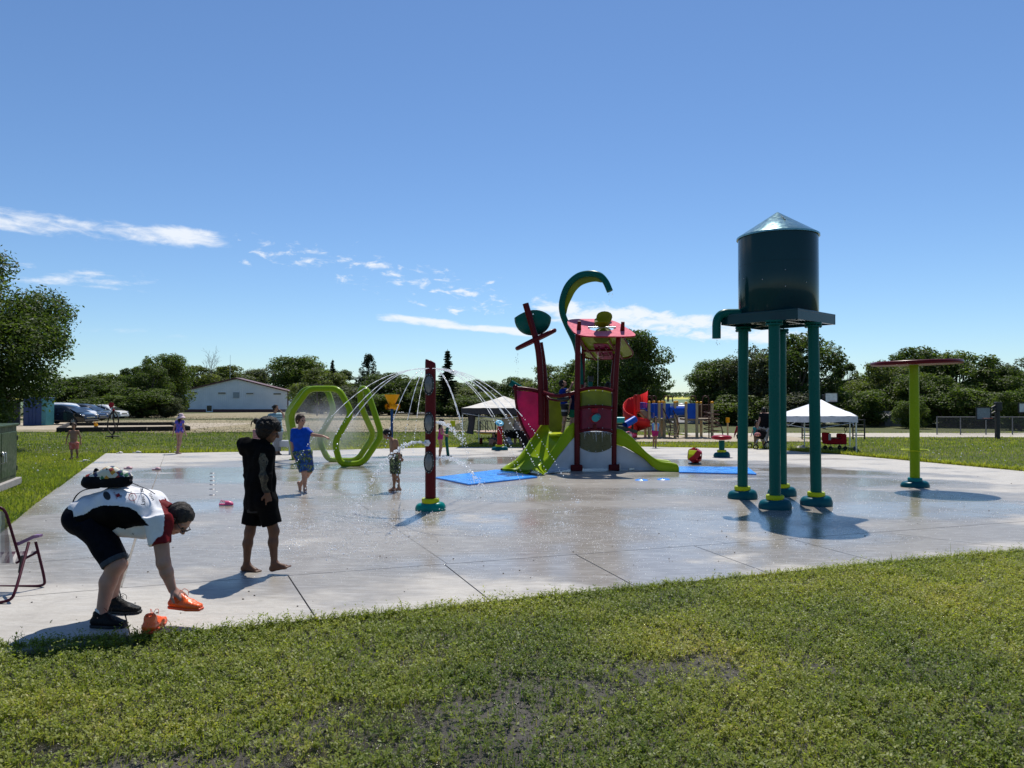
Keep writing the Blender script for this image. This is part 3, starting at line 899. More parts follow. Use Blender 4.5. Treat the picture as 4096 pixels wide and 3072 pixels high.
def unit_tree(name, seed, leaves, lobes, leaf, mat, trunk_h=0.22, spread=1.0, label='', cat='tree', loc=(0, 0, 0), lobe_r=(0.10, 0.20), shape='round', droop=0.0, low=None, aspect=.55):
    """tree of height 1 and crown width about 1 at the origin: tapered trunk, forked limbs, crown of leaf clumps with gaps"""
    r = np.random.default_rng(seed)
    tr = thing(name, label, cat, loc)
    o = Vector(loc)
    base = trunk_h if low is None else low
    cen, rad = [], []
    for i in range(lobes):
        for _ in range(40):
            u_ = r.uniform(0, 1); ang = r.uniform(0, 2 * pi)
            if shape == 'round': prof = sqrt(max(0, 1 - ((u_ - .42) / .60) ** 2)) if u_ > .42 else sqrt(max(0, 1 - ((u_ - .42) / .52) ** 2))
            elif shape == 'tall': prof = .75 * sqrt(max(0, 1 - ((u_ - .4) / .62) ** 2))
            else: prof = (1 - u_) ** .7
            q = sqrt(r.uniform(.12, 1.0)) * prof * .40 * spread
            z = base + u_ * (0.93 - base)
            if prof > .05: break
        cen.append((q * cos(ang), q * sin(ang), z)); rad.append(r.uniform(*lobe_r) * (.65 + .5 * prof))
    cen, rad = np.array(cen), np.array(rad)
    # limbs reach the clump centres
    mb = MB()
    tp = [V(0, 0, -0.01), V(r.normal(0, .006), r.normal(0, .006), trunk_h * .5), V(r.normal(0, .012), r.normal(0, .012), trunk_h), V(r.normal(0, .03), r.normal(0, .03), .5), V(r.normal(0, .04), r.normal(0, .04), .8)]
    tp = curve_pts(tp, 4)
    mb.tube([o + p for p in tp], [.030 * (1 - .86 * i / (len(tp) - 1)) * (1.35 if i == 0 else 1) for i in range(len(tp))], 8)
    for i in range(0, lobes, max(1, lobes // 26)):
        c = Vector(cen[i]); k = min(len(tp) - 2, max(2, int((c.z - .12) * len(tp) * .8)))
        a = tp[k]; mid_ = a.lerp(c, .5) + V(0, 0, -.03)
        pts = curve_pts([a, mid_, c], 3)
        mb.tube([o + p for p in pts], [.011 * (1 - .8 * j / (len(pts) - 1)) for j in range(len(pts))], 5)
    mb.build('trunk', m_bark, tr)
    per = r.multinomial(leaves, rad ** 2 / (rad ** 2).sum())
    P_, S_, N_, T_ = [], [], [], []
    for c, ra, k in zip(cen, rad, per):
        d = r.normal(0, 1, (k, 3)); d /= np.linalg.norm(d, axis=1)[:, None]
        # sub-clumps give the outline its small bites
        sub = r.normal(0, 1, (9, 3)); sub /= np.linalg.norm(sub, axis=1)[:, None]
        w = (d @ sub.T).max(1)
        rr_ = ra * (.55 + .55 * np.clip(w, 0, 1) ** 3) * r.uniform(.35, 1.0, k) ** .45 * np.where(r.random(k) < .06, 1.25, 1)
        pp = c + d * rr_[:, None] * np.array([1, 1, .78])
        pp[:, 2] -= droop * rr_ * r.random(k)
        nr = d * .5 + r.normal(0, .55, (k, 3)) + np.array([0, 0, .45]); nr /= np.linalg.norm(nr, axis=1)[:, None]
        P_.append(pp); N_.append(nr); S_.append(r.uniform(.6, 1.35, k) * leaf)
        T_.append(.42 + r.normal(0, .10) + r.normal(0, .17, k))
    leaf_mesh('crown', np.concatenate(P_), np.concatenate(S_), np.concatenate(N_), np.concatenate(T_), mat, tr, aspect)
    return tr
def unit_spruce(name, seed, leaves, mat, label, loc=(0, 0, 0), tiers=26, ragged=.25):
    r = np.random.default_rng(seed); tr = thing(name, label, 'tree', loc); o = Vector(loc)
    MB().tube([o, o + V(0, 0, .5), o + V(0, 0, .99)], [.022, .013, .003], 7).build('trunk', m_bark, tr)
    P_, N_, S_, T_ = [], [], [], []
    for i in range(tiers):
        z0 = .08 + .90 * i / tiers; R_ = .30 * (1 - (z0 - .05)) ** 1.05 + .008
        for k in range(9):
            a = r.uniform(0, 2 * pi); L = R_ * r.uniform(1 - ragged * 2, 1 + ragged * .6)
            m_ = max(6, int(leaves * L / (tiers * 9 * .15)))
            t_ = r.uniform(.08, 1, m_) ** .8
            pp = np.stack([np.cos(a) * L * t_, np.sin(a) * L * t_, z0 - .22 * L * t_ + .16 * L * t_ ** 3], 1) + r.normal(0, .010, (m_, 3)) * (1.2 - t_)[:, None]
            P_.append(pp); nr = r.normal(0, .4, (m_, 3)) + np.array([0, 0, 1.0]); N_.append(nr / np.linalg.norm(nr, axis=1)[:, None])
            S_.append(r.uniform(.030, .060, m_)); T_.append(.4 + r.normal(0, .15) + r.normal(0, .12, m_))
    leaf_mesh('crown', np.concatenate(P_), np.concatenate(S_), np.concatenate(N_), np.concatenate(T_), mat, tr, .45)
    return tr
FARAWAY = (0, 0, 0)
proto = {
    'r1': unit_tree('tree', 11, 30000, 74, .027, M_LEAF[0], spread=1.02, lobe_r=(.07, .17), low=.13),
    'r2': unit_tree('tree', 12, 27000, 64, .028, M_LEAF[1], spread=1.0, lobe_r=(.07, .17), low=.13),
    'r3': unit_tree('tree', 13, 23000, 52, .029, M_LEAF[2], spread=1.05, lobe_r=(.07, .16), trunk_h=.2, low=.13),
    'g1': unit_tree('tree', 14, 20000, 56, .026, M_LEAF[3], spread=1.08, lobe_r=(.06, .16), trunk_h=.18, low=.1),
    't1': unit_tree('tree', 15, 22000, 56, .027, M_LEAF[0], shape='tall', spread=1.1, lobe_r=(.06, .14), low=.12),
    's1': unit_spruce('spruce_tree', 16, 13000, M_NEEDLE, ''),
    'p1': unit_tree('pine_tree', 18, 12000, 70, .028, M_NEEDLE, shape='cone', spread=1.1, lobe_r=(.07, .13), low=.1),
    'b1': unit_tree('shrub', 17, 15000, 40, .04, M_LEAF[1], trunk_h=.05, low=.12, lobe_r=(.10, .24), cat='shrub', spread=1.15),
    'b2': unit_tree('shrub', 19, 15000, 40, .04, M_LEAF[3], trunk_h=.05, low=.12, lobe_r=(.14, .24), cat='shrub'),
}
used_p = set()
def plant(kind, px, top, w, Y, label, group, rot=None, foot=0.0):
    """tree whose crown peaks at pixel (px, top) and is w pixels wide, standing at distance Y"""
    z0 = gz(Y) - DROP; h = P(px, top, Y).z - z0; W = w * mpp(Y) * (2.0 if kind == 's1' else 1.42)
    x = P(px, top, Y).x
    rot = (hash((px, top)) % 628) / 100 if rot is None else rot
    src = proto[kind]
    h *= 1.07 + ((px * 13) % 7 - 3) * .012; sc = (W, W, h)
    if kind in used_p: o = copy_tree(src, (x, Y, z0 - foot), rot, sc, label)
    else:
        used_p.add(kind); o = src; o.location = (x, Y, z0 - foot); o.rotation_euler = (0, 0, rot); o.scale = sc; o['label'] = label
    o['group'] = group
    return o
gl, gc, gr = 'trees behind the parked cars and white building', 'trees in the middle background', 'trees along the right-hand fence'
for a in (
    ('r1', 330, 1520, 260, 95, 'dark rounded tree just right of the big ash crown, behind the cars', gl),
    ('r2', 455, 1496, 230, 100, 'broad tree behind the white minivan', gl),
    ('t1', 535, 1478, 150, 110, 'slim tree beside the flagpole on its left', gl),
    ('r1', 590, 1472, 150, 98, 'dark tree standing behind the flagpole', gl),
    ('r2', 655, 1425, 180, 120, 'tallest tree left of the white metal building', gl),
    ('r3', 765, 1470, 200, 262, 'olive tree over the left eave of the white building', gl),
    ('r1', 880, 1490, 190, 270, 'dark tree behind the white roof, left of its ridge', gl),
    ('r3', 945, 1462, 210, 275, 'pointed tree behind the ridge of the white building', gl),
    ('g1', 1015, 1500, 150, 280, 'grey-green tree just right of the white roof ridge', gl),
    ('g1', 1100, 1470, 240, 270, 'loose grey-green tree above the right slope of the white roof', gl),
    ('r2', 1205, 1440, 240, 262, 'tall tree right of the white building', gl),
    ('r3', 1285, 1482, 190, 150, 'lighter tree above the green tube loops', gl),
    ('t1', 1365, 1480, 170, 160, 'narrow tree between the two small spruces', gc),
    ('r1', 1560, 1495, 210, 130, 'round tree above the yellow funnel', gc),
    ('r2', 1660, 1520, 200, 135, 'low round tree left of the red spray post', gc),
    ('r1', 1770, 1525, 220, 120, 'tree below the tall spruce, right of the red post', gc),
    ('r3', 1840, 1545, 210, 112, 'yellow-green tree behind the left canopy tent', gc),
    ('r1', 1915, 1525, 150, 118, 'dark tree above the left canopy tent', gc),
    ('r1', 2060, 1518, 150, 120, 'dark tree behind the ship prow', gc),
    ('r3', 2215, 1470, 210, 92, 'light tree between the mast and the curved spout', gc),
    ('r2', 2330, 1440, 220, 88, 'tree behind the front roof post', gc),
    ('r1', 2530, 1340, 250, 62, 'large dark cottonwood behind the red spiral slide', gc),
    ('r2', 2430, 1400, 240, 66, 'left half of the big tree group behind the pink roof', gc),
    ('r3', 2590, 1490, 110, 70, 'lower right tree beside the cottonwood', gc),
    ('r2', 2845, 1455, 140, 70, 'left tree of the clump beyond the gap to the fields', gr),
    ('r1', 2905, 1440, 250, 68, 'dark tree left of the water tower legs', gr),
    ('g1', 3010, 1385, 250, 66, 'tall tree between the left legs of the water tower', gr),
    ('r1', 3195, 1355, 300, 64, 'tallest dark tree seen through the water tower legs', gr),
    ('t1', 3385, 1462, 150, 72, 'slim tree above the white canopy tent', gr),
    ('r2', 3470, 1500, 190, 70, 'low tree just left of the grey garage', gr),
    ('r3', 3545, 1455, 210, 64, 'olive tree above the grey garage', gr),
    ('r1', 3665, 1402, 250, 66, 'dark tree right behind the lime pole', gr),
    ('r2', 3700, 1500, 230, 60, 'wide low tree to the right of the lime pole', gr),
    ('r2', 3850, 1408, 290, 64, 'broad bright-topped tree behind the chain link fence', gr),
    ('r1', 3990, 1470, 230, 62, 'dark tree behind the basketball hoop', gr),
    ('g1', 4100, 1430, 200, 74, 'grey-green tree cut off by the right edge', gr),
    ('s1', 1330, 1440, 75, 150, 'small dark spruce right of the tube loops', gc),
    ('p1', 1475, 1422, 140, 140, 'broad dark pine above the yellow funnel post', gc),
    ('s1', 1790, 1408, 120, 105, 'tall dark spruce right of the red spray post', gc),
    ('b1', 420, 1578, 205, 92, 'leafy hedge bush behind the cars', gl),
    ('b1', 560, 1548, 180, 94, 'leafy hedge bush left of the flagpole', gl),
    ('b2', 665, 1585, 90, 96, 'grey-green bush beside the white building', gl),
    ('b1', 1255, 1563, 147, 170, 'bush behind the green tube loops', gl),
    ('b2', 1400, 1548, 164, 125, 'grey bush right of the tube loops', gc),
    ('b1', 1500, 1578, 147, 122, 'bush left of the yellow funnel post', gc),
    ('b1', 1860, 1578, 196, 105, 'bush behind the pink-suited girl', gc),
    ('b1', 2010, 1593, 155, 104, 'bush under the left canopy tent roof', gc),
    ('b1', 2180, 1568, 188, 95, 'bush behind the lime ship panel', gc),
    ('b1', 2380, 1563, 213, 75, 'bush behind the ship deck', gc),
    ('b1', 2920, 1568, 110, 66, 'bush behind the playground posts', gr),
    ('b1', 3010, 1578, 213, 62, 'bush behind the woman in black', gr),
    ('b2', 3180, 1578, 196, 60, 'grey bush behind the white canopy', gr),
    ('b1', 3420, 1563, 180, 60, 'yellowish bush right of the white canopy', gr),
    ('b1', 3640, 1598, 90, 55, 'low bush at the corner of the chain link fence', gr),
    ('b1', 3800, 1548, 196, 58, 'bush row behind the fence, left part', gr),
    ('b2', 3980, 1578, 180, 57, 'bush row behind the fence, right part', gr),
    ('b1', 4080, 1558, 131, 52, 'small leafy bush at the right edge of the photo', gr)):
    plant(*a)
# the big ash leaning in from the left, close by
ash = unit_tree('ash_tree', 31, 150000, 200, .0165, M_LEAF[0], trunk_h=.20, spread=1.1, lobe_r=(.075, .14), droop=.5, low=.15, aspect=.45, label='large dense ash tree leaning in from the left edge', cat='tree')
ash.location = (P(-290, 1600, 27).x, 27, gz(27) - DROP)
ash.scale = (9.6, 9.6, P(0, 905, 27).z - gz(27)); ash.rotation_euler = (0, 0, 1.1)
# bare dead tree over the white roof
dead = thing('dead_tree', 'bare grey dead tree above the white metal building', 'tree', (P(840, 1600, 262).x, 262, gz(262)))
mb = MB(); r_ = random.Random(3)
def twig(p, d, L, ra, dep):
    q = p + d * L; mb.tube([p, p.lerp(q, .5) + V(r_.gauss(0, .03), r_.gauss(0, .03), .03) * L, q], [ra, ra * .8, ra * .55], 5)
    if dep:
        for _ in range(3): twig(q, (d + V(r_.gauss(0, .4), r_.gauss(0, .4), r_.gauss(.15, .25))).normalized(), L * r_.uniform(.55, .8), ra * .55, dep - 1)
twig(WLOC[dead.name], V(0, 0, 1), 8.2, .3, 4)
mb.build('branches', pm('dead_wood', (0.30, 0.27, 0.24), 0.9), dead)
# dark treeline far away under the horizon
mb = MB(); r_ = random.Random(8); pos = []
rr2 = np.random.default_rng(77)
k = 26000
X = rr2.uniform(-1600, 2400, k); Yd = 1500 + rr2.normal(0, 25, k); prof = 6 + 7 * vnoise2(X, X * 0 + 3, 60, 41) + 5 * vnoise2(X, X * 0 + 9, 17, 42)
Z = gz(1500) + rr2.random(k) ** .7 * prof
nr = rr2.normal(0, 1, (k, 3)); nr /= np.linalg.norm(nr, axis=1)[:, None]
tl = thing('treeline', 'dark far-off line of trees on the horizon', None, (0, 1500, gz(1500))); tl['kind'] = 'stuff'
leaf_mesh('crown', np.stack([X, Yd - 1500, Z - gz(1500)], 1), rr2.uniform(3, 6.5, k), nr, rr2.uniform(.2, .8, k), leafy('leaves_far', ((0.03, 0.05, 0.04), (0.05, 0.075, 0.06), (0.08, 0.10, 0.08))), tl, .8)
# ================================================================= SPLASH PAD EQUIPMENT
def gloss(name, col, rough=0.30, var=0.05, coat=0.0):
    return pm(name, col, rough, var=var, nscale=1.6, coat=coat, rvar=0.04, bumps=0.012, bscale=60, spec=0.12)
m_red = gloss('dark_red_paint', (0.088, 0.005, 0.008))
m_redb = gloss('bright_red_paint', (0.30, 0.012, 0.022))
m_teal = gloss('teal_paint', (0.000, 0.088, 0.072))
m_teald = gloss('deep_teal_paint', (0.001, 0.030, 0.036), 0.14, coat=.25)
m_tealb = gloss('teal_base_plastic', (0.002, 0.075, 0.095), 0.32)
m_lime = gloss('lime_paint', (0.185, 0.290, 0.005), 0.28)
m_limeb = gloss('lime_collar', (0.42, 0.48, 0.010), 0.30)
m_yel = gloss('amber_plastic', (0.75, 0.33, 0.006), 0.3)
m_blue = gloss('blue_post_paint', (0.010, 0.055, 0.18))
m_black = pm('black_gasket', (0.010, 0.010, 0.012), 0.45, bumps=0.1)
m_steel = pm('galvanised_steel', (0.55, 0.56, 0.57), 0.35, metal=0.9, var=0.15, nscale=12)
m_white = pm('white_plastic', (0.72, 0.72, 0.70), 0.4)
m_pink = pm('pink_panel', (0.74, 0.20, 0.25), .7, spec=.03)
m_grey = pm('pale_grey_panel', (0.42, 0.44, 0.47), 0.55, nscale=2.5, var=0.1, bumps=0.05)
m_mat = pm('blue_safety_mat', (0.025, 0.27, 0.85), 0.22, var=0.2, nscale=2.0, bumps=0.25, bscale=70)
m_cloud, t, b = nt_new('cloudy_porthole')
t.links.new(mixc(t, mrange(t, noise(t, 5, 3), 0.3, 0.7), (0.10, 0.11, 0.11), (0.19, 0.20, 0.20)), b.inputs['Base Color'])
b.inputs['Roughness'].default_value = 0.18
b.inputs['Specular IOR Level'].default_value = 0.3
def translucent(name, col, k=0.62):
    m, t, b = nt_new(name)
    c = mixc(t, mrange(t, noise(t, 3.0, 4), 0.3, 0.7), tuple(q * .82 for q in col), tuple(min(1, q * 1.12) for q in col))
    t.links.new(c, b.inputs['Base Color']); b.inputs['Roughness'].default_value = 0.3
    tr = nn(t, 'ShaderNodeBsdfTranslucent'); t.links.new(c, tr.inputs[0])
    tp = nn(t, 'ShaderNodeBsdfTransparent'); t.links.new(c, tp.inputs[0])
    m1 = nn(t, 'ShaderNodeMixShader'); m1.inputs[0].default_value = k
    t.links.new(b.outputs[0], m1.inputs[1]); t.links.new(tr.outputs[0], m1.inputs[2])
    m2 = nn(t, 'ShaderNodeMixShader'); m2.inputs[0].default_value = 0.13
    t.links.new(m1.outputs[0], m2.inputs[1]); t.links.new(tp.outputs[0], m2.inputs[2])
    t.links.new(m2.outputs[0], t.nodes['Material Output'].inputs[0])
    return m
m_tpink = translucent('magenta_sheet', (0.46, 0.022, 0.15))
m_tlime = translucent('lime_sheet', (0.20, 0.235, 0.012), .4)
m_tred = translucent('crimson_sheet', (0.30, 0.02, 0.07), 0.5)

def foot(parent, c, r=0.30, h=0.16, skew=(1.0, 0.85), collar=0.17, mats=(None, None)):
    """teal boot and lime collar at the bottom of a feature"""
    c = Vector(c); mt, ml = mats[0] or m_tealb, mats[1] or m_limeb
    n = 28; rows_ = []
    for q, z in ((1.0, 0.0), (1.02, .25), (.99, .5), (.93, .75), (.82, .92), (.62, 1.0), (.0, 1.0)):
        row = []
        for j in range(n):
            a = 2 * pi * j / n; lob = 1 + .07 * cos(2 * a + .6)
            row.append(c + V(cos(a) * r * q * skew[0] * lob, sin(a) * r * q * skew[1] * lob, h * z * (1 + .10 * cos(a))))
        rows_.append(row)
    mb = MB(); mb.loft(rows_, closed=True); ft = mb.build('base', mt, parent)
    z0 = h * .97
    MB().lathe([(collar * .6, 0), (collar, 0), (collar * 1.03, .02), (collar * 1.02, .055), (collar * .96, .07), (collar * .5, .07)], c + V(0, 0, z0), 28, sharp=(1, 4)).build('collar', ml, parent)
    return z0 + .07
# ---------- water tower
tw_c = G(3112, 2012)
feet_px = [(2970, 2004), (3100, 2044), (3265, 2030), (3128, 1992)]
tower = thing('water_tower', 'tall dark teal water tower dump tank on four teal pipe legs', 'water tower', tw_c)
feet = [G(x, y - 10) for x, y in feet_px]
cen = sum(feet, Vector()) / 4
plat_z = P(3100, 1300, cen.y).z            # underside of the platform
plat_t = P(3100, 1236, cen.y - .9).z
for q in feet:
    z = foot(tower, q, .235, .15, (1.0, .9), .135)
    mb = MB(); d = (cen - q); d.z = 0; d.normalize()
    top = Vector((q.x, q.y, plat_z)) + d * .03
    mb.tube([q + V(0, 0, .05), top], .087, 20)
    leg = mb.build('leg', m_teal, tower)
    fl = MB(); fl.lathe([(.05, 0), (.135, 0), (.135, .025), (.10, .03), (.10, .042), (.135, .046), (.135, .075), (.05, .075)], top - V(0, 0, .077), 24, sharp=(1, 2, 5, 6))
    for j in range(8):
        a = 2 * pi * j / 8; fl.box(top + V(cos(a) * .12, sin(a) * .12, -.04), (.016, .016, .09), a)
    fl.build('flange', m_teal, leg)
# square platform turned so that a corner faces the camera
cor_px = [(2884, 1258, 0), (3108, 1240, 1), (3341, 1253, 2)]
hp = .5 * (P(3341, 1260, cen.y).x - P(2884, 1260, cen.y).x)
pc = Vector((P(3112, 1260, cen.y).x, cen.y, 0))
R45 = Matrix.Rotation(radians(42), 3, 'Z')
side = hp * sqrt(2) * .985; pz0, pz1 = plat_z, plat_z + .175
mb = MB()
mb.box(pc + V(0, 0, pz1 - .02), (side, side, .03), R45, b=.004)
for k in range(4):
    R_ = Matrix.Rotation(radians(42 + 90 * k), 3, 'Z')
    mb.box(pc + R_ @ V(side / 2 - .02, 0, 0) + V(0, 0, (pz0 + pz1) / 2), (.035, side, pz1 - pz0), R_, b=.004)
    mb.box(pc + R_ @ V(side * .2, 0, 0) + V(0, 0, pz0 + .06), (.05, side * .95, .08), R_)
mb.build('platform', m_teald, tower)
tr = .5 * (P(3256, 1150, cen.y).x - P(2953, 1150, cen.y).x)
zt0, zt1 = pz1 - .01, P(3100, 948, cen.y).z
tk = MB()
tk.lathe([(tr * .98, 0), (tr, .03), (tr * 1.004, (zt1 - zt0) * .5), (tr, zt1 - zt0)], pc + V(0, 0, zt0), 64)
tk.lathe([(tr * 1.003, 0), (tr * 1.006, .004), (tr * 1.003, .008)], pc + V(0, 0, zt0 + .62 * (zt1 - zt0)), 64)
tank = tk.build('tank', m_teald, tower)
mb = MB()
for k, (a, zf) in enumerate(((-1.75, .3), (-1.75, .5), (-2.3, .4), (-1.2, .35), (-2.9, .45))):
    mb.ball(pc + V(cos(a) * tr * 1.004, sin(a) * tr * 1.004, zt0 + zf * (zt1 - zt0)), .009, 6, 4)
mb.build('rivet', m_steel, tank, stuff=True)
zap = P(3097, 849, cen.y).z
rc = MB(); ro = tr * 1.04
rc.lathe([(ro * .96, -.03), (ro, -.028), (ro, 0.0), (.012, zap - zt1), (0.0, zap - zt1)], pc + V(0, 0, zt1), 72, sharp=(1, 2))
roof = rc.build('roof', pm('cone_sky_sheen', (0.16, 0.30, 0.31), .20, metal=.75, rvar=.04), tower)  # paler metal tone puts the bright sky reflection into the cone colour
MB().tube([pc + V(0, -.004 - ro * .52, zt1 + (zap - zt1) * .5), pc + V(0, -.02, zap - .02)], .006, 6).build('seam', m_teald, roof)
sp = MB()
pts = round_path([P(2962, 1252, cen.y), P(2866, 1252, cen.y), P(2866, 1354, cen.y)], .22, 8, False)
sp.tube(pts, .071, 20); sp.build('spout', m_teal, tower)

# ---------- red spray post with portholes
pb = G(1722, 2040)
post = thing('spray_post', 'dark red spray post with three round portholes and arching water jets', 'spray post', pb)
zf = foot(post, pb, .20, .12, (1.12, .9), .135, (gloss('post_boot_teal', (0.0, .17, .15), .3), None))
top_z = P(1722, 1440, pb.y).z; lean = P(1722, 1440, pb.y).x - pb.x
pr = .5 * 43 * mpp(pb.y)
mb = MB()
n = 32; rows_ = []
for z, q in ((zf - .02, 1.0), (top_z * .5, 1.0), (top_z - .30, 1.0)):
    rows_.append([pb + V(lean * z / top_z + cos(2 * pi * j / n) * pr * q, sin(2 * pi * j / n) * pr * q * .92, z) for j in range(n)])
for k, (q, dz) in enumerate(((1.0, 0), (.97, .035), (.90, .06), (.0, .07))):   # slanted rounded crown
    rows_.append([pb + V(lean + cos(2 * pi * j / n) * pr * q, sin(2 * pi * j / n) * pr * q * .92, top_z - .075 - .035 * cos(2 * pi * j / n) * q + dz - .0 * q) for j in range(n)])
mb.loft(rows_, closed=True); mb.build('pole', m_red, post)
for py_ in (1538, 1692, 1849):
    c = P(1715, py_, pb.y - pr * .93)
    w_, h_ = 21 * mpp(pb.y), 45 * mpp(pb.y)
    mb = MB(); ring = []
    for dy, q in ((.02, 1.0), (-.018, 1.0), (-.03, .95), (-.03, .80), (.0, .76)):
        row = []
        for j in range(36):
            a = 2 * pi * j / 36; X = cos(a) * w_ * q
            bend = .42 * (X - .0) ** 2 / pr                          # wraps round the pole
            row.append(c + V(X * .98, dy + bend * .7, sin(a) * h_ * q))
        ring.append(row)
    mb.loft(ring, closed=True); pf = mb.build('porthole_frame', m_black, post)
    mb = MB(); rows2 = []
    for q, dy in ((.80, -.012), (.6, -.04), (.3, -.055), (.01, -.06)):
        rows2.append([c + V(cos(2 * pi * j / 28) * w_ * q, dy + .25 * (cos(2 * pi * j / 28) * w_ * q) ** 2 / pr, sin(2 * pi * j / 28) * h_ * q) for j in range(28)])
    mb.loft(rows2, closed=True); mb.build('porthole_glass', m_cloud, pf)
    mb = MB()
    for j in range(11):
        a = 2 * pi * j / 11 + .2; X = cos(a) * w_ * .88
        mb.ball(c + V(X, -.032 + .3 * X * X / pr, sin(a) * h_ * .89), .0065, 6, 4)
    mb.build('bolt', m_steel, pf, stuff=True)
nz = P(1708, 1772, pb.y - pr - .02)
mb = MB(); rot_y = Matrix.Rotation(radians(90), 3, 'X') @ Matrix.Rotation(0, 3, 'Z')
mb.lathe([(0, -.03), (.046, -.03), (.054, -.02), (.054, .03), (.0, .035)], nz, 6, rot=Matrix.Rotation(radians(90), 3, 'X'), smooth=False, sharp=(1, 2, 3))
nzo = mb.build('nozzle', m_white, post)
mb = MB()
for dx_, dz_ in ((-.012, .02), (-.025, -.012), (.018, -.012)): mb.ball(nz + V(dx_, -.032, dz_), .010, 8, 5)
mb.build('jet_hole', m_steel, nzo, stuff=True)
# ---------- lime pole with red disc (spray umbrella)
ub = G(3660, 1948)
um = thing('spray_disc_post', 'lime green pole carrying a flat dark red ring disc', 'spray post', ub)
zf = foot(um, ub, .24, .12, (1.05, .85), .13, (None, gloss('teal_collar', (0, .16, .17), .3)))
zt = P(3660, 1460, ub.y).z
MB().tube([ub + V(0, 0, zf - .03), Vector((ub.x + .0, ub.y, zt))], .5 * 36 * mpp(ub.y), 28).build('pole', m_lime, um)
R_ = .5 * (P(3828, 1450, ub.y).x - P(3500, 1450, ub.y).x); dc = Vector((P(3664, 1450, ub.y).x, ub.y, P(3664, 1452, ub.y).z))
mb = MB(); tl_ = Matrix.Rotation(radians(-1.4), 3, 'Y') @ Matrix.Rotation(radians(0.0), 3, 'X')
prof = [(0.0, -.03), (R_ * .55, -.035), (R_ * .62, -.04)]
for j in range(9):
    a = -pi / 2 + pi * j / 8; prof.append((R_ - .042 + cos(a) * .042, sin(a) * .042))
prof += [(R_ * .62, .04), (R_ * .55, .03), (0, .02)]
mb.lathe(prof, dc, 56, rot=tl_); mb.build('disc', m_red, um)
rg = P(3660, 1800, ub.y); mb = MB()
mb.tube([rg + V(cos(2 * pi * j / 36) * .245, sin(2 * pi * j / 36) * .245, 0) for j in range(36)], .012, 8, closed=True)
for a in (0.4, 2.5, 4.6): mb.tube([rg + V(cos(a) * .09, sin(a) * .09, 0), rg + V(cos(a) * .24, sin(a) * .24, 0)], .009, 6)
mb.build('hand_ring', m_limeb, um)
# ---------- mushroom stool, twelve-sided ball
sb = G(2887, 1828)
st = thing('spray_toadstool', 'short teal post topped by a rounded dark red cushion disc', 'spray post', sb)
zf = foot(st, sb, .25, .17, (1, .8), .15)
ztop = P(2887, 1762, sb.y).z
MB().tube([sb + V(0, 0, zf - .03), Vector((sb.x, sb.y, ztop))], .09, 20).build('pole', m_teal, st)
rw_ = 40 * mpp(sb.y); zc = P(2887, 1750, sb.y).z
MB().lathe([(0, -.075), (rw_ * .55, -.075), (rw_ * .9, -.055), (rw_, -.01), (rw_ * .97, .035), (rw_ * .75, .07), (rw_ * .4, .082), (0, .085)], (sb.x, sb.y, zc), 40).build('cap', m_redb, st)
bc = G(2779, 1856)
ballr = 34 * mpp(bc.y)
bl = thing('faceted_ball', 'red twelve-sided spray ball with one lime facet', 'spray ball', bc)
ctr = bc + V(0, 0, ballr * .93 + .02)
phi = (1 + 5 ** .5) / 2
nrm = [Vector(q).normalized() for q in ((0, 1, phi), (0, -1, phi), (0, 1, -phi), (0, -1, -phi), (1, phi, 0), (-1, phi, 0), (1, -phi, 0), (-1, -phi, 0), (phi, 0, 1), (-phi, 0, 1), (phi, 0, -1), (-phi, 0, -1))]
RB = Matrix.Rotation(.5, 3, 'X') @ Matrix.Rotation(.35, 3, 'Z'); dvs = []
for q in ((1, 1, 1), (1, 1, -1), (1, -1, 1), (1, -1, -1), (-1, 1, 1), (-1, 1, -1), (-1, -1, 1), (-1, -1, -1)): dvs.append(Vector(q))
for a in (-1, 1):
    for c_ in (-1, 1): dvs += [Vector((0, a / phi, c_ * phi)), Vector((a / phi, c_ * phi, 0)), Vector((a * phi, 0, c_ / phi))]
for k, nv in enumerate(nrm):
    fv = sorted(dvs, key=lambda p: -p.dot(nv))[:5]
    t1 = nv.orthogonal().normalized(); t2 = nv.cross(t1); cc = sum(fv, Vector()) / 5
    fv.sort(key=lambda p: atan2((p - cc).dot(t2), (p - cc).dot(t1)))
    sc = ballr / sqrt(3); mb = MB()
    out_ = [ctr + RB @ (p * sc * .965) for p in fv]; inn = [ctr + RB @ ((cc + (p - cc) * .86) * sc * 1.02) for p in fv]
    for j in range(5): mb.add([out_[j], out_[(j + 1) % 5], inn[(j + 1) % 5], inn[j]], [(0, 1, 2, 3)], 0, False)
    mb.add(inn, [(0, 1, 2, 3, 4)], 0)
    w = RB @ nv
    isl = w.x < -.5 and w.z > .15 and w.y < .25
    mb.build('facet', m_limeb if isl else m_redb, bl)
MB().lathe([(0, 0), (ballr * .75, 0), (ballr * .75, .035), (ballr * .5, .05), (0, .05)], bc, 24, sharp=(1, 2)).build('base', m_teald, bl)
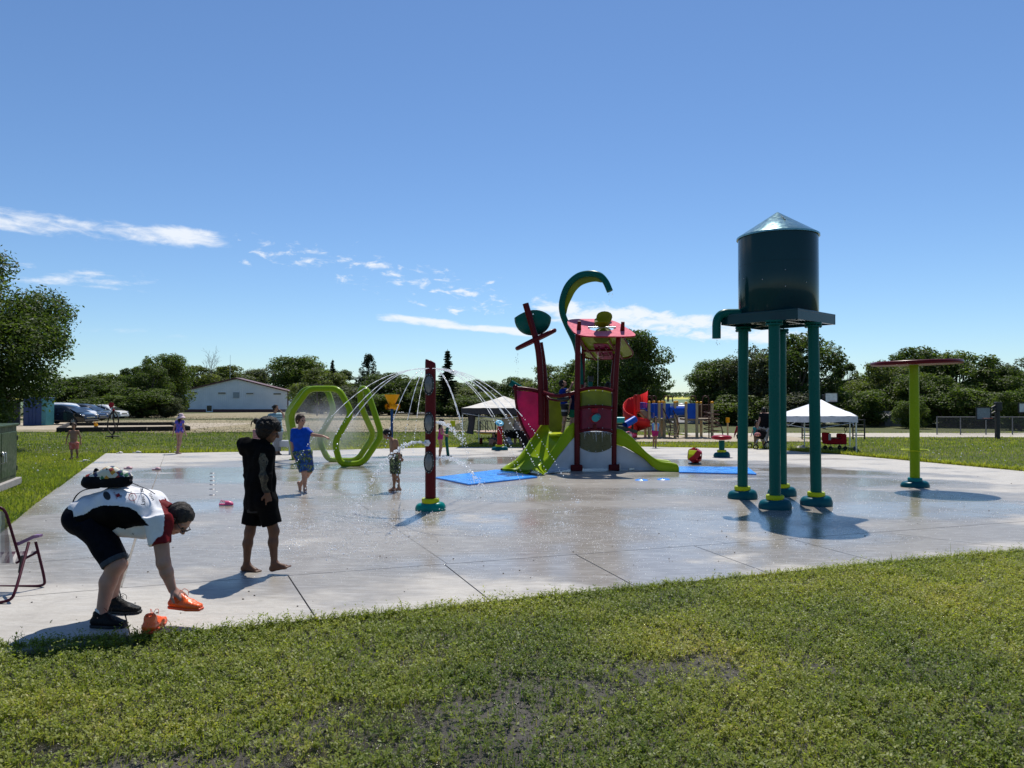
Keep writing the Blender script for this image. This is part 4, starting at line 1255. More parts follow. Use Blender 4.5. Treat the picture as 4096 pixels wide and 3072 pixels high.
# ---------- yellow funnel bucket on a blue post
fb = G(1567, 1822)
fn = thing('funnel_post', 'amber funnel with two side spouts on a slim blue post', 'spray post', fb)
zc = P(1567, 1612, fb.y).z
MB().tube([fb, Vector((fb.x, fb.y, zc - .10))], .045, 14).build('pole', m_blue, fn)
MB().lathe([(.10, 0), (.10, .01), (.05, .03)], fb, 16).build('base', m_blue, fn)
k = mpp(fb.y); z1 = P(1567, 1572, fb.y).z
MB().lathe([(12 * k, 0), (13 * k, 2 * k), (29 * k, z1 - zc - 4 * k), (30.5 * k, z1 - zc), (28 * k, z1 - zc), (12 * k, 3 * k)], (fb.x, fb.y, zc - 6 * k), 28, sharp=(3,)).build('funnel', m_yel, fn)
for s_, d in ((-1, V(-.35, -.9, 0)), (1, V(.9, -.25, -.15))):
    d.normalize(); c = Vector((fb.x + s_ * 6 * k, fb.y, zc - 0.12))
    mb = MB(); mb.tube([c - d * .05, c + d * .06, c + d * .16, c + d * .20], [.085, .09, .10, .105], 20, caps=False)
    mb.tube([c + d * .20, c + d * .05], [.085, .075], 20, caps=False); mb.build('side_spout', m_yel, fn)
MB().ball((fb.x, fb.y, zc - .10), (.12, .12, .10), 16, 10).build('hub', m_yel, fn)
# ---------- teal post with lime flag panel, red post with blue dial
tb = G(1788, 1826)
tp = thing('panel_post', 'leaning teal post with a small lime panel beside the pink-suited girl', 'spray post', tb)
mb = MB(); mb.tube(curve_pts([tb + V(.04, 0, 0), P(1786, 1760, tb.y), P(1790, 1708, tb.y)], 6), .085, 16, flat=(1, .6)); mb.build('pole', m_teal, tp)
MB().lathe([(.17, 0), (.17, .02), (.06, .03)], tb, 18).build('base', m_teald, tp)
mb = MB(); a, c = P(1801, 1683, tb.y), P(1821, 1706, tb.y); mb.box((a + c) / 2, (abs(c.x - a.x), .04, abs(a.z - c.z)), b=.008); mb.build('panel', m_limeb, tp)
MB().box(P(1795, 1704, tb.y), (.12, .05, .07), b=.01).build('bracket', m_yel, tp)
db = G(1999, 1801)
dl = thing('dial_post', 'dark red post tipped with a tilted pale blue dial', 'spray post', db)
zf = foot(dl, db, .30, .15, (1, .8), .17)
zt = P(1999, 1706, db.y).z
MB().tube([db + V(0, 0, zf - .03), Vector((db.x, db.y, zt))], .105, 18).build('pole', m_redb, dl)
RT = Matrix.Rotation(radians(38), 3, 'X') @ Matrix.Rotation(radians(14), 3, 'Y')
dcn = P(1998, 1693, db.y - .05)
MB().lathe([(0, -.03), (.13, -.03), (.16, -.01), (.16, .02), (.15, .035), (.12, .03), (.10, .02), (0, .03)], dcn, 28, rot=RT).build('dial', gloss('sky_blue_plastic', (.10, .42, .62), .3), dl)
MB().lathe([(.05, .035), (.085, .05), (.11, .045), (.085, .03)], dcn, 24, rot=RT).build('dial_ring', gloss('pale_blue_plastic', (.30, .62, .75), .3), dl)
# ---------- blue safety mats
def matslab(px, label):
    q = [G(*p) for p in px]; mb = MB()
    mb.prism([p + V(0, 0, .032) for p in q][::-1] if area2([(p.x, p.y) for p in q]) < 0 else [p + V(0, 0, .032) for p in q], (0, 0, -.026))
    return tag(mb.build('landing_mat', m_mat), label, 'mat', 'blue landing mats')
matslab([(1740, 1914), (1875, 1942), (2150, 1912), (2010, 1884), (1985, 1883)], 'wet blue landing mat at the foot of the left slide')
matslab([(2716, 1892), (3026, 1900), (2990, 1872), (2716, 1870)], 'wet blue landing mat at the foot of the right slide')
for k, (px_, py_) in enumerate(((2566, 1921), (2654, 1918))):
    q = G(px_, py_); mb = MB(); mb.lathe([(0, .02), (.10, .02), (.14, .01), (.15, 0)], q, 20, sy=.8)
    r_ = random.Random(k)
    o = mb.build('ground_spray', m_mat, None, q)
    o.name = 'ground_spray'
    tag(o, ('flat blue ground spray disc nearer the ship posts', 'flat blue ground spray disc nearer the right slide end')[k], 'ground spray', 'blue ground sprays')
    m2 = MB()
    for _ in range(16): m2.ball(q + V(r_.gauss(0, .06), r_.gauss(0, .05), r_.uniform(.02, .05)), r_.uniform(.004, .010), 5, 4)
    m2.build('bubble', m_white, o, stuff=True)
# row of small ground jets on the left
for k, py_ in enumerate((1893, 1907, 1922, 1939, 1957, 1980)):
    q = G(850, py_); mb = MB(); mb.lathe([(0, .012), (.05, .012), (.06, .004), (.062, 0)], q, 16)
    o = mb.build('floor_jet', pm('dull_steel', (.16, .16, .17), .5, metal=.6), None, q)
    tag(o, ['farthest', 'second farthest', 'third farthest', 'fourth farthest', 'second nearest', 'nearest'][k] + ' small steel floor jet in the row on the left', 'floor jet', 'row of floor jets')

# ================================================================= GREEN TUBE LOOPS
def lp(x, y, Y): return P(1100 + x / 3.318, 1500 + y / 3.318, Y)
ya, yb = GY(1866), GY(1848)
lb = G(1300, 1855)
loops = thing('mist_loops', 'pair of lime green bent tube loops spraying mist', 'mist loops', lb)
A = [lp(330, 1150, ya + 1.0), lp(205, 530, ya + .8), lp(450, 182, ya + .6), lp(845, 182, ya + .25), lp(1018, 500, ya + .1), lp(788, 900, ya), lp(868, 1192, ya), lp(1165, 1174, ya + .1), lp(1418, 800, ya + .35), lp(1215, 180, ya + .55)]
B = [lp(1125, 180, ya + .75), lp(1145, 430, ya + .9), lp(1312, 800, yb), lp(1090, 1138, yb), lp(705, 1132, yb), lp(575, 840, yb), lp(785, 480, yb + .1), lp(690, 182, yb + .2), lp(390, 184, yb + .6), lp(155, 510, yb + .8), lp(260, 1110, yb + 1.0)]
mb = MB(); pth = round_path(A + B, .22, 7, False)
mb.tube(pth, .5 * 25 * mpp(ya), 16); mb.build('tube', m_lime, loops)
for q in (A[6].lerp(A[7], .3), A[0], B[3].lerp(B[4], .5), B[-1]):
    MB().box((q.x, q.y, gz(q.y) + .012), (.30, .18, .024), b=.006).build('foot_plate', m_lime, loops)
mb = MB()
for q in (A[3].lerp(A[2], .4), A[4], A[8], B[6], B[2], A[9]): mb.ball(q + V(0, -.055, 0), .018, 8, 6)
mb.build('mist_nozzle', m_steel, loops, stuff=True)
# ================================================================= SHIP PLAY STRUCTURE
YF = GY(1883)                       # front posts
YB = YF + 1.9
sb = G(2380, 1882)
ship = thing('ship_play_structure', 'red and lime pirate-ship splash play structure with two slides and pink roof', 'play structure', sb)
def c5(x, y, Y): return P(1950 + x / 1.844, 1050 + y / 1.844, Y)
# posts
def bowed(name, ctrl, r, m, n=16):
    return MB().tube(curve_pts(ctrl, 6), r, n).build(name, m, ship)
k = mpp(YF)
bowed('post', [c5(660, 1500, YF), c5(661, 1200, YF), c5(664, 850, YF), c5(668, 525, YF)], 11.5 * k, m_red)
bowed('post', [c5(932, 1495, YF + .1), c5(935, 1200, YF + .1), c5(948, 850, YF + .1), c5(967, 545, YF + .1)], 10.5 * k, m_red)
bowed('post', [P(2332, 1700, YB), P(2331, 1560, YB), P(2334, 1385, YB)], 9 * k, m_red)
bowed('post', [P(2440, 1700, YB), P(2446, 1560, YB), P(2462, 1395, YB)], 9 * k, m_red)
for x, y, Y in ((655, 1500, YF), (933, 1490, YF + .1)):
    q = c5(x, y, Y); z0 = gz(Y); h = .16
    MB().box((q.x, q.y, z0 + h / 2), (.30, .26, h), b=.02).build('post_shoe', m_red, ship)
# mast pair and its spar
bowed('mast', [P(2166, 1700, YF + .5), P(2164, 1560, YF + .5), P(2153, 1400, YF + .5), P(2124, 1290, YF + .5), P(2102, 1214, YF + .5)], .082, m_red)
bowed('mast', [P(2186, 1700, YF + .9), P(2182, 1560, YF + .9), P(2172, 1450, YF + .9), P(2160, 1370, YF + .85)], .078, m_red)
# tipping bucket: half egg with a pinched rim
bc = P(2131, 1272, YF + .9); n = 36; mb = MB(); rows_ = []
W = 74 * mpp(YF + .9)
for i in range(11):
    ph = (i / 10) * pi / 2; rr_, zz_ = cos(ph), -sin(ph)
    row = []
    for j in range(n):
        a = 2 * pi * j / n
        rim = (1 - i / 10) * (.42 * (cos(2 * a - .2) * -.5 + .5)) * W * .85
        row.append(bc + V(cos(a) * W * max(rr_, .02) ** .85, sin(a) * W * .72 * max(rr_, .02) ** .85, zz_ * W * .95 + rim))
    rows_.append(row)
mb.loft(rows_, closed=True)
mb.loft([[p + (bc - p) * .04 + V(0, 0, .0) for p in r] for r in rows_][::-1], closed=True)
bk = mb.build('bucket', m_teal, ship)
MB().box(bc + V(0, 0, W * .33), (.24, .10, .05), b=.01).build('bucket_pivot', m_black, bk)
MB().tube([bc + V(0, -W * .8, .06), bc + V(0, W * .8, .06)], .022, 8).build('axle', m_steel, bk)
# leaf-shaped splash tray below it
tc_ = P(2144, 1358, YF + .75); d = (P(2225, 1320, YF + .75) - P(2063, 1398, YF + .75)); L = d.length; d.normalize()
nrm_ = Vector((-d.z, 0, d.x)); lat = Vector((0, 1, 0)); mb = MB(); ring = []
for j in range(40):
    a = 2 * pi * j / 40
    ring.append(tc_ + d * cos(a) * L * .47 + lat * sin(a) * L * .26)
mb.tube(ring, .055, 10, closed=True, flat=(1, .8)); ly = mb.build('splash_tray', m_red, ship)
mb = MB(); mb.add([tc_ - nrm_ * .02] + [tc_ + (p - tc_) * .97 - nrm_ * .035 for p in ring], [(0, 1 + (j + 1) % 40, 1 + j) for j in range(40)]); mb.build('tray_floor', m_tred, ly)
MB().tube([tc_ - d * L * .42, tc_ + d * L * .42], .04, 10).build('tray_rib', m_red, ly)
# curved spout and its inner lime fin
arc = [(690, 900, YB), (683, 760, YB), (650, 600, YB), (590, 470, YB), (553, 370, YB - .1), (552, 280, YB - .2), (590, 175, YB - .3), (660, 105, YB - .4), (740, 82, YB - .5), (820, 92, YB - .6), (870, 140, YB - .65), (903, 212, YB - .7)]
ap = curve_pts([c5(*q) for q in arc], 6)
sp = MB().tube(ap, [.088] * len(ap), 20).build('spout', m_teal, ship)
fin_i = ap[22:60]; mid_ = len(fin_i) // 2
cc = c5(735, 300, YB - .4); mb = MB(); rows_ = []
for i, p in enumerate(fin_i):
    t_ = i / (len(fin_i) - 1); w = .21 * sin(pi * t_) ** .6
    dv = (cc - p).normalized()
    rows_.append([p + dv * .07, p + dv * (.07 + w)])
mb.loft(rows_); mb.loft([[q + V(0, .02, 0) for q in r] for r in rows_][::-1]); mb.build('fin', m_tlime, sp)
# front roof: tilted pink panel with a round window
zf_, zb_ = P(2400, 1346, YF - .35).z, P(2400, 1276, YF + .95).z
def roofpt(px, w):                                # w 0 = front eave, 1 = back edge
    Y = YF - .35 + 1.30 * w; z = zf_ + (zb_ - zf_) * w
    return Vector(((px - CX) / F * Y, Y, z))
outl_r = round_path([roofpt(2306, .02), roofpt(2538, 0.0), roofpt(2546, .14), roofpt(2452, 1.0), roofpt(2278, 1.02), roofpt(2266, .80)], .42, 7)
hc = roofpt(2408, .47); U = (roofpt(2500, .47) - roofpt(2300, .47)).normalized(); Wv = (roofpt(2408, 1) - roofpt(2408, 0)).normalized(); Nr = U.cross(Wv)
if Nr.z < 0: Nr = -Nr
n_o = len(outl_r); hole = []
for p in outl_r:
    q = p - hc; a = atan2(q.dot(Wv), q.dot(U)); hole.append(hc + U * cos(a) * .33 + Wv * sin(a) * .27)
mb = MB()
for off, flip in ((.0, False), (-.035, True)):
    ro_ = [p + Nr * off for p in outl_r]; rh = [p + Nr * off for p in hole]
    mb.loft([ro_, rh], closed=True, smooth=False)
mb.loft([outl_r, [p - Nr * .035 for p in outl_r]], closed=True, m=1, smooth=False); mb.loft([hole, [p - Nr * .035 for p in hole]], closed=True, smooth=False)
rf = mb.build('front_roof', [m_pink, m_redb], ship)
for px_, w_ in ((2316, .36), (2490, .32)):
    q = roofpt(px_, w_)
    mb = MB(); mb.tube([q - Nr * .02, q + Nr * .24], [.062, .045], 14, flat=(.45, 1.0)); mb.build('eye_tab', m_red, rf)
# flower wheel in the window
mb = MB(); ax = MB().tube([hc - U * .36 + Nr * .02, hc + U * .36 + Nr * .02], .018, 8).build('wheel_axle', m_steel, rf)
for kk in range(6):
    a = kk * pi / 3 + .35; dv = (Wv * cos(a) + Nr * sin(a)).normalized(); tn = (-Wv * sin(a) + Nr * cos(a)).normalized(); pet = []
    for j in range(18):
        b_ = 2 * pi * j / 18; rad = 0
        pet.append(hc + Nr * .02 + dv * (.22 + .20 * cos(b_)) + U * sin(b_) * .20 * (1 + .3 * cos(b_)) + U * (.05 * (kk % 2)))
    mb = MB(); mb.prism(pet, tn * .012); mb.build('petal', m_tlime, rf)
# back roof: lime underside falling away, magenta middle, red ribs
z1_, z2_ = P(2400, 1343, YF + .95).z, P(2400, 1437, YB + .25).z
def rb(px, w):
    Y = YF + .95 + (YB + .25 - YF - .95) * w; return Vector(((px - CX) / F * Y, Y, z1_ + (z2_ - z1_) * w))
ob_ = round_path([rb(2318, 0), rb(2490, 0), rb(2536, .74), rb(2516, .93), rb(2400, 1.0), rb(2338, .95)], .16, 5)
Nb = (rb(2500, 0) - rb(2320, 0)).cross(rb(2400, 1) - rb(2400, 0)).normalized()
if Nb.z < 0: Nb = -Nb
br = MB().prism(ob_, Nb * .03).build('back_roof', m_tlime, ship)
MB().tube([p - Nb * .01 for p in ob_], .022, 8, closed=True).build('roof_edge', m_red, br)
mp = round_path([rb(2372, .30), rb(2432, .30), rb(2456, .80), rb(2452, .96), rb(2404, .97), rb(2384, .7)], .08, 4)
MB().prism([p - Nb * .012 for p in mp], -Nb * .012).build('roof_inset', m_tpink, br)
def rbar(a, c, r_=.028): MB().tube([rb(*a) - Nb * .06, rb(*c) - Nb * .06], r_, 8).build('roof_rib', m_red, br)
rbar((2330, .55), (2470, .52), .034); rbar((2322, .05), (2352, .6)); rbar((2340, .35), (2384, .95)); rbar((2435, .05), (2458, .55)); rbar((2456, .3), (2490, .9)); rbar((2394, .4), (2414, .8), .02); rbar((2420, .4), (2444, .8), .02); rbar((2396, .74), (2436, .74), .016)
MB().tube([rb(2392, .55) - Nb * .06, P(2391, 1550, YB - .2)], .007, 6).build('pull_cord', m_steel, br)
# hull: prow sheet, edge tubes, stub cannon
Yp = YF + .55
prow = [P(*q, Yp) for q in ((2064, 1561), (2158, 1570), (2165, 1697), (2130, 1750), (2118, 1757), (2088, 1693), (2069, 1622))]
MB().prism(prow, (0, .03, 0)).build('prow_panel', m_tpink, ship)
MB().tube(curve_pts([P(2063, 1552, Yp), P(2110, 1556, Yp - .02), P(2160, 1566, Yp)], 6), .05, 10).build('rail', m_red, ship)
MB().tube(curve_pts([P(2061, 1556, Yp), P(2066, 1622, Yp), P(2086, 1694, Yp), P(2119, 1760, Yp)], 6), .034, 10).build('stem', m_red, ship)
MB().ball(P(2061, 1550, Yp), (.075, .06, .075), 14, 10).build('stem_cap', m_red, ship)
a, c = P(2041, 1531, Yp + .05), P(2084, 1556, Yp + .1)
cn = MB(); cn.tube([a, c], .085, 18, caps=False); cn.tube([a, a.lerp(c, .8)], .066, 18, caps=False); cn.build('cannon', m_teal, ship)
# bowed rails between mast and front post
def rail(ctrl, r=.042, name='rail'): return MB().tube(curve_pts(ctrl, 7), r, 12).build(name, m_red, ship)
rail([P(2172, 1569, YF + .45), P(2205, 1580, YF + .1), P(2245, 1583, YF - .1), P(2300, 1570, YF)], .048)
rail([P(2188, 1577, YF + .6), P(2196, 1594, YF + .4), P(2232, 1602, YF + .2), P(2270, 1600, YF + .1), P(2280, 1585, YF + .05)], .030)
MB().tube([P(2232, 1594, YF + .18), P(2250, 1598, YF + .1), P(2276, 1592, YF + .05)], .05, 10).build('rail_pad', m_black, ship)
rail([P(2308, 1562, YB - .1), P(2400, 1556, YB), P(2450, 1560, YB)], .035)
# side sheet behind the left slide mouth
MB().prism([P(*q, YB - .2) for q in ((2190, 1590), (2262, 1592), (2258, 1728), (2190, 1728))], (0, .025, 0)).build('side_panel', m_tlime, ship)
mb = MB()
for q in ((2194, 1600), (2193, 1640), (2193, 1690), (2256, 1600)): mb.ball(P(*q, YB - .22), .016, 6, 4)
mb.build('bolt', m_black, ship, stuff=True)
# decks
def deck(px_z, x0, x1, y0, y1, m, name='deck'):
    MB().box(((x0 + x1) / 2, (y0 + y1) / 2, px_z - .03), (x1 - x0, y1 - y0, .06), b=.01).build(name, m, ship)
zd = P(2240, 1731, YF + .9).z
deck(zd, P(2186, 1700, YB).x, P(2325, 1700, YF).x, YF + .25, YB, m_limeb)
deck(zd + .02, P(2328, 1700, YF).x, P(2455, 1700, YF).x, YF + .15, YB, m_grey)
# bowed front panels between the two front posts
def bowpanel(name, top, bot, m, arch_t, arch_b, bow=.10, x0=2319, x1=2446, parent=ship):
    rows_ = []; N = 14
    for r in range(7):
        w = r / 6; row = []
        for i in range(N + 1):
            s_ = i / N; ar = (1 - (2 * s_ - 1) ** 2)
            py_ = (top - arch_t * ar) * (1 - w) + (bot - arch_b * ar) * w
            row.append(P(x0 + (x1 - x0) * s_, py_, YF + .05 - bow * ar))
        rows_.append(row)
    mb = MB(); mb.loft(rows_, smooth=True); mb.loft([[q + V(0, .02, 0) for q in r] for r in rows_][::-1])
    return mb.build(name, m, parent), rows_
def bowrail(py, arch, r=.035, bow=.12, x0=2316, x1=2450):
    MB().tube([P(x0 + (x1 - x0) * i / 14, py - arch * (1 - (2 * i / 14 - 1) ** 2), YF + .03 - bow * (1 - (2 * i / 14 - 1) ** 2)) for i in range(15)], r, 10).build('rail', m_red, ship)
p1, rw1 = bowpanel('front_sheet', 1567, 1630, m_tlime, 9, 7)
p2, rw2 = bowpanel('front_sheet', 1634, 1724, m_tred, 6, 8)
p3, rw3 = bowpanel('tunnel_sheet', 1731, 1790, pm('tunnel_shade', (.05, .05, .008), .35), 4, -20, .05)  # dark sheet fills the tunnel opening, its shade put into the colour
p4, rw4 = bowpanel('skirt', 1779, 1874, m_grey, -28, 0, .04)
bowrail(1563, 12, .042); bowrail(1632, 7, .036); bowrail(1726, 8, .038)
for pn, rw in ((p1, rw1), (p2, rw2), (p3, rw3)):
    mb = MB()
    for r in (0, 6):
        for i in (0, 4, 7, 10, 14): mb.ball(rw[r][i].lerp(rw[3][i], .12) + V(0, -.012, 0), .015, 6, 4)
    mb.build('bolt', m_steel, pn, stuff=True)
# teal water cannon poking through the crimson sheet
nc = P(2378, 1672, YF - .1)
MB().lathe([(.105, -.02), (.115, 0), (.115, .02), (.08, .02)], nc + V(0, .04, 0), 24, rot=Matrix.Rotation(radians(90), 3, 'X')).build('cannon_ring', m_redb, ship)
MB().tube([nc + V(.09, .1, .03), nc + V(-.02, -.34, -.0)], .088, 22).build('cannon', gloss('cannon_teal', (.03, .24, .24), .3), ship)
MB().box(P(2378, 1642, YF - .1), (.16, .05, .12), b=.01).build('bracket', m_redb, ship)
MB().box(P(2379, 1708, YF - .1), (.09, .05, .14), b=.01).build('bracket', m_red, ship)
# little things on the deck: pump box and stand
MB().box(P(2363, 1515, YB - .1), (.16, .12, .16), b=.02).build('pump_head', m_black, ship)
MB().box(P(2361, 1545, YB - .1), (.13, .10, .28), b=.02).build('pump_body', m_teal, ship)
# slides ---------------------------------------------------------------
def cr(pts, n=5): return curve_pts(pts, n)
Yl0, Yl1 = YF + .95, YF + .05         # far and near edges of the slide top
yL = [Yl0, Yl0 - .1, Yl0 - .3, Yl0 - .5, Yl0 - .75, Yl0 - .95, G(2006, 1888).y]
LT = cr([P(2187, 1686, yL[0]), P(2163, 1702, yL[1]), P(2131, 1747, yL[2]), P(2104, 1792, yL[3]), P(2066, 1837, yL[4]), P(2027, 1861, yL[5]), P(2007, 1875, yL[6])])
LB = cr([P(2192, 1733, yL[0]), P(2182, 1742, yL[1]), P(2150, 1775, yL[2]), P(2120, 1815, yL[3]), P(2082, 1860, yL[4]), P(2038, 1879, yL[5]), P(2010, 1887, yL[6])])
g_r = G(2124, 1899).y
yR = [Yl1, Yl1 - .05, Yl1 - .15, Yl1 - .28, Yl1 - .42, Yl1 - .6, g_r]
RT_ = cr([P(2292, 1693, yR[0]), P(2269, 1712, yR[1]), P(2241, 1754, yR[2]), P(2217, 1795, yR[3]), P(2186, 1833, yR[4]), P(2147, 1864, yR[5]), P(2124, 1879, yR[6])])
RBd = cr([P(2262, 1733, yR[0] + .1), P(2245, 1745, yR[1] + .1), P(2215, 1782, yR[2] + .1), P(2188, 1822, yR[3] + .1), P(2155, 1862, yR[4] + .1), P(2128, 1880, yR[5] + .1), P(2112, 1893, yR[6] + .06)])
RO = cr([P(2297, 1750, yR[0]), P(2285, 1762, yR[1] - .02), P(2262, 1790, yR[2] - .03), P(2232, 1826, yR[3] - .04), P(2204, 1866, yR[4] - .05), P(2186, 1890, yR[5] - .05), P(2176, 1899, yR[6] - .02)])
rows_ = []
for i, (a, d_, e_) in enumerate(zip(LT, RT_, RO)):
    lv = d_ - a; w = i / (len(LT) - 1); h = .29 - .17 * w
    rows_.append([a + V(-.03, .06, -h * .8), a + V(-.03, .05, -.01), a + V(0, .02, .015), a + lv * .04] + [a + lv * f_ - V(0, 0, h * g_) for f_, g_ in ((.07, .5), (.13, .85), (.25, 1.0), (.5, 1.04), (.75, 1.0), (.87, .85), (.93, .5))] + [d_ - lv * .04, d_ + V(0, 0, .015), d_ + V(.04, -.03, -.01), e_])
sl = MB().loft(rows_); sl.add([p for p in rows_[-1][3:12]] + [rows_[-1][3] - V(0, 0, .07), rows_[-1][11] - V(0, 0, .07)], [(0, 1, 2, 3, 4, 5, 6, 7, 8, 10, 9)])
s1 = sl.build('slide', m_limeb, ship)
s1.data.materials.clear(); s1.data.materials.append(gloss('slide_lime', (0.235, 0.335, 0.006), 0.30))
MB().prism([P(2297, 1750, YF - .02), P(2297, 1874, YF - .02), P(2176, 1897, g_r + .02), P(2186, 1889, yR[5]), P(2204, 1865, yR[4]), P(2232, 1826, yR[3]), P(2262, 1790, yR[2])], (0, .05, 0)).build('slide_skirt', m_grey, ship)
# right slide: seen side on
ys0, ys1 = YF + .12, G(2715, 1889).y
top_e = [(2462, 1714), (2492, 1722), (2530, 1752), (2566, 1790), (2596, 1818), (2640, 1845), (2690, 1852), (2708, 1858), (2716, 1870)]
bot_e = [(2463, 1776), (2500, 1788), (2545, 1812), (2580, 1836), (2606, 1862), (2630, 1880), (2672, 1887), (2704, 1889), (2716, 1890)]
nT = len(top_e); yy = [ys0 + (ys1 - ys0) * i / (nT - 1) for i in range(nT)]
TE, BE = cr([P(*p, y) for p, y in zip(top_e, yy)]), cr([P(*p, y) for p, y in zip(bot_e, yy)])
wd = V(0, .80, 0)
rows_ = []
for i, (a, b_) in enumerate(zip(TE, BE)):
    fl = a.lerp(b_, .62)
    rows_.append([b_, b_ + (a - b_) * .5 + V(0, -.012, 0), a + V(0, 0, 0), a + V(0, .04, .012), a + V(0, .08, -.01), fl + V(0, .12, 0), fl + wd * .5 + V(0, 0, -.01), fl + wd - V(0, .12, 0), a + wd - V(0, .08, .01), a + wd - V(0, .04, -.012), a + wd, b_ + wd])
MB().loft(rows_).build('slide', bpy.data.materials['slide_lime'], ship)
MB().prism([P(2466, 1779, YF + .14), P(2500, 1791, YF + .12), P(2545, 1815, YF + .1), P(2580, 1839, YF + .08), P(2606, 1865, YF + .05), P(2630, 1881, YF), P(2640, 1883, YF), P(2480, 1879, YF + .1), P(2466, 1879, YF + .1)], (0, .05, 0)).build('slide_skirt', m_grey, ship)
MB().box(P(2526, 1876, YF + .02), (.15, .03, .07), b=.006).build('bracket', m_steel, ship)
MB().box(P(2478, 1868, YF - .02), (.02, .2, .2), b=.004).build('bracket', m_steel, ship)
# dripping water off the middle rail
r_ = random.Random(9); mb = MB()
for i in range(26):
    s_ = r_.random(); x_ = 2322 + 120 * s_; y0 = 1729 - 6 * (1 - (2 * s_ - 1) ** 2); L = r_.uniform(8, 46)
    q = P(x_ + r_.uniform(-2, 6), y0, YF - .12)
    mb.tube([q, P(x_ + 2, y0 + L * .5, YF - .13), P(x_ + 3, y0 + L, YF - .14)], [.0022, .002, .0012], 4, caps=False)
m_drop, t, b = nt_new('water_drops')
b.inputs['Base Color'].default_value = (.9, .92, .94, 1); b.inputs['Roughness'].default_value = .12
tr = nn(t, 'ShaderNodeBsdfTranslucent'); tr.inputs[0].default_value = (.95, .97, 1, 1)
mx = nn(t, 'ShaderNodeMixShader'); mx.inputs[0].default_value = .6
t.links.new(b.outputs[0], mx.inputs[1]); t.links.new(tr.outputs[0], mx.inputs[2]); t.links.new(mx.outputs[0], t.nodes['Material Output'].inputs[0])
tag(mb.build('dripping_water', m_drop), 'thin streaks of water dripping off the ship front rail', None, kind='stuff')
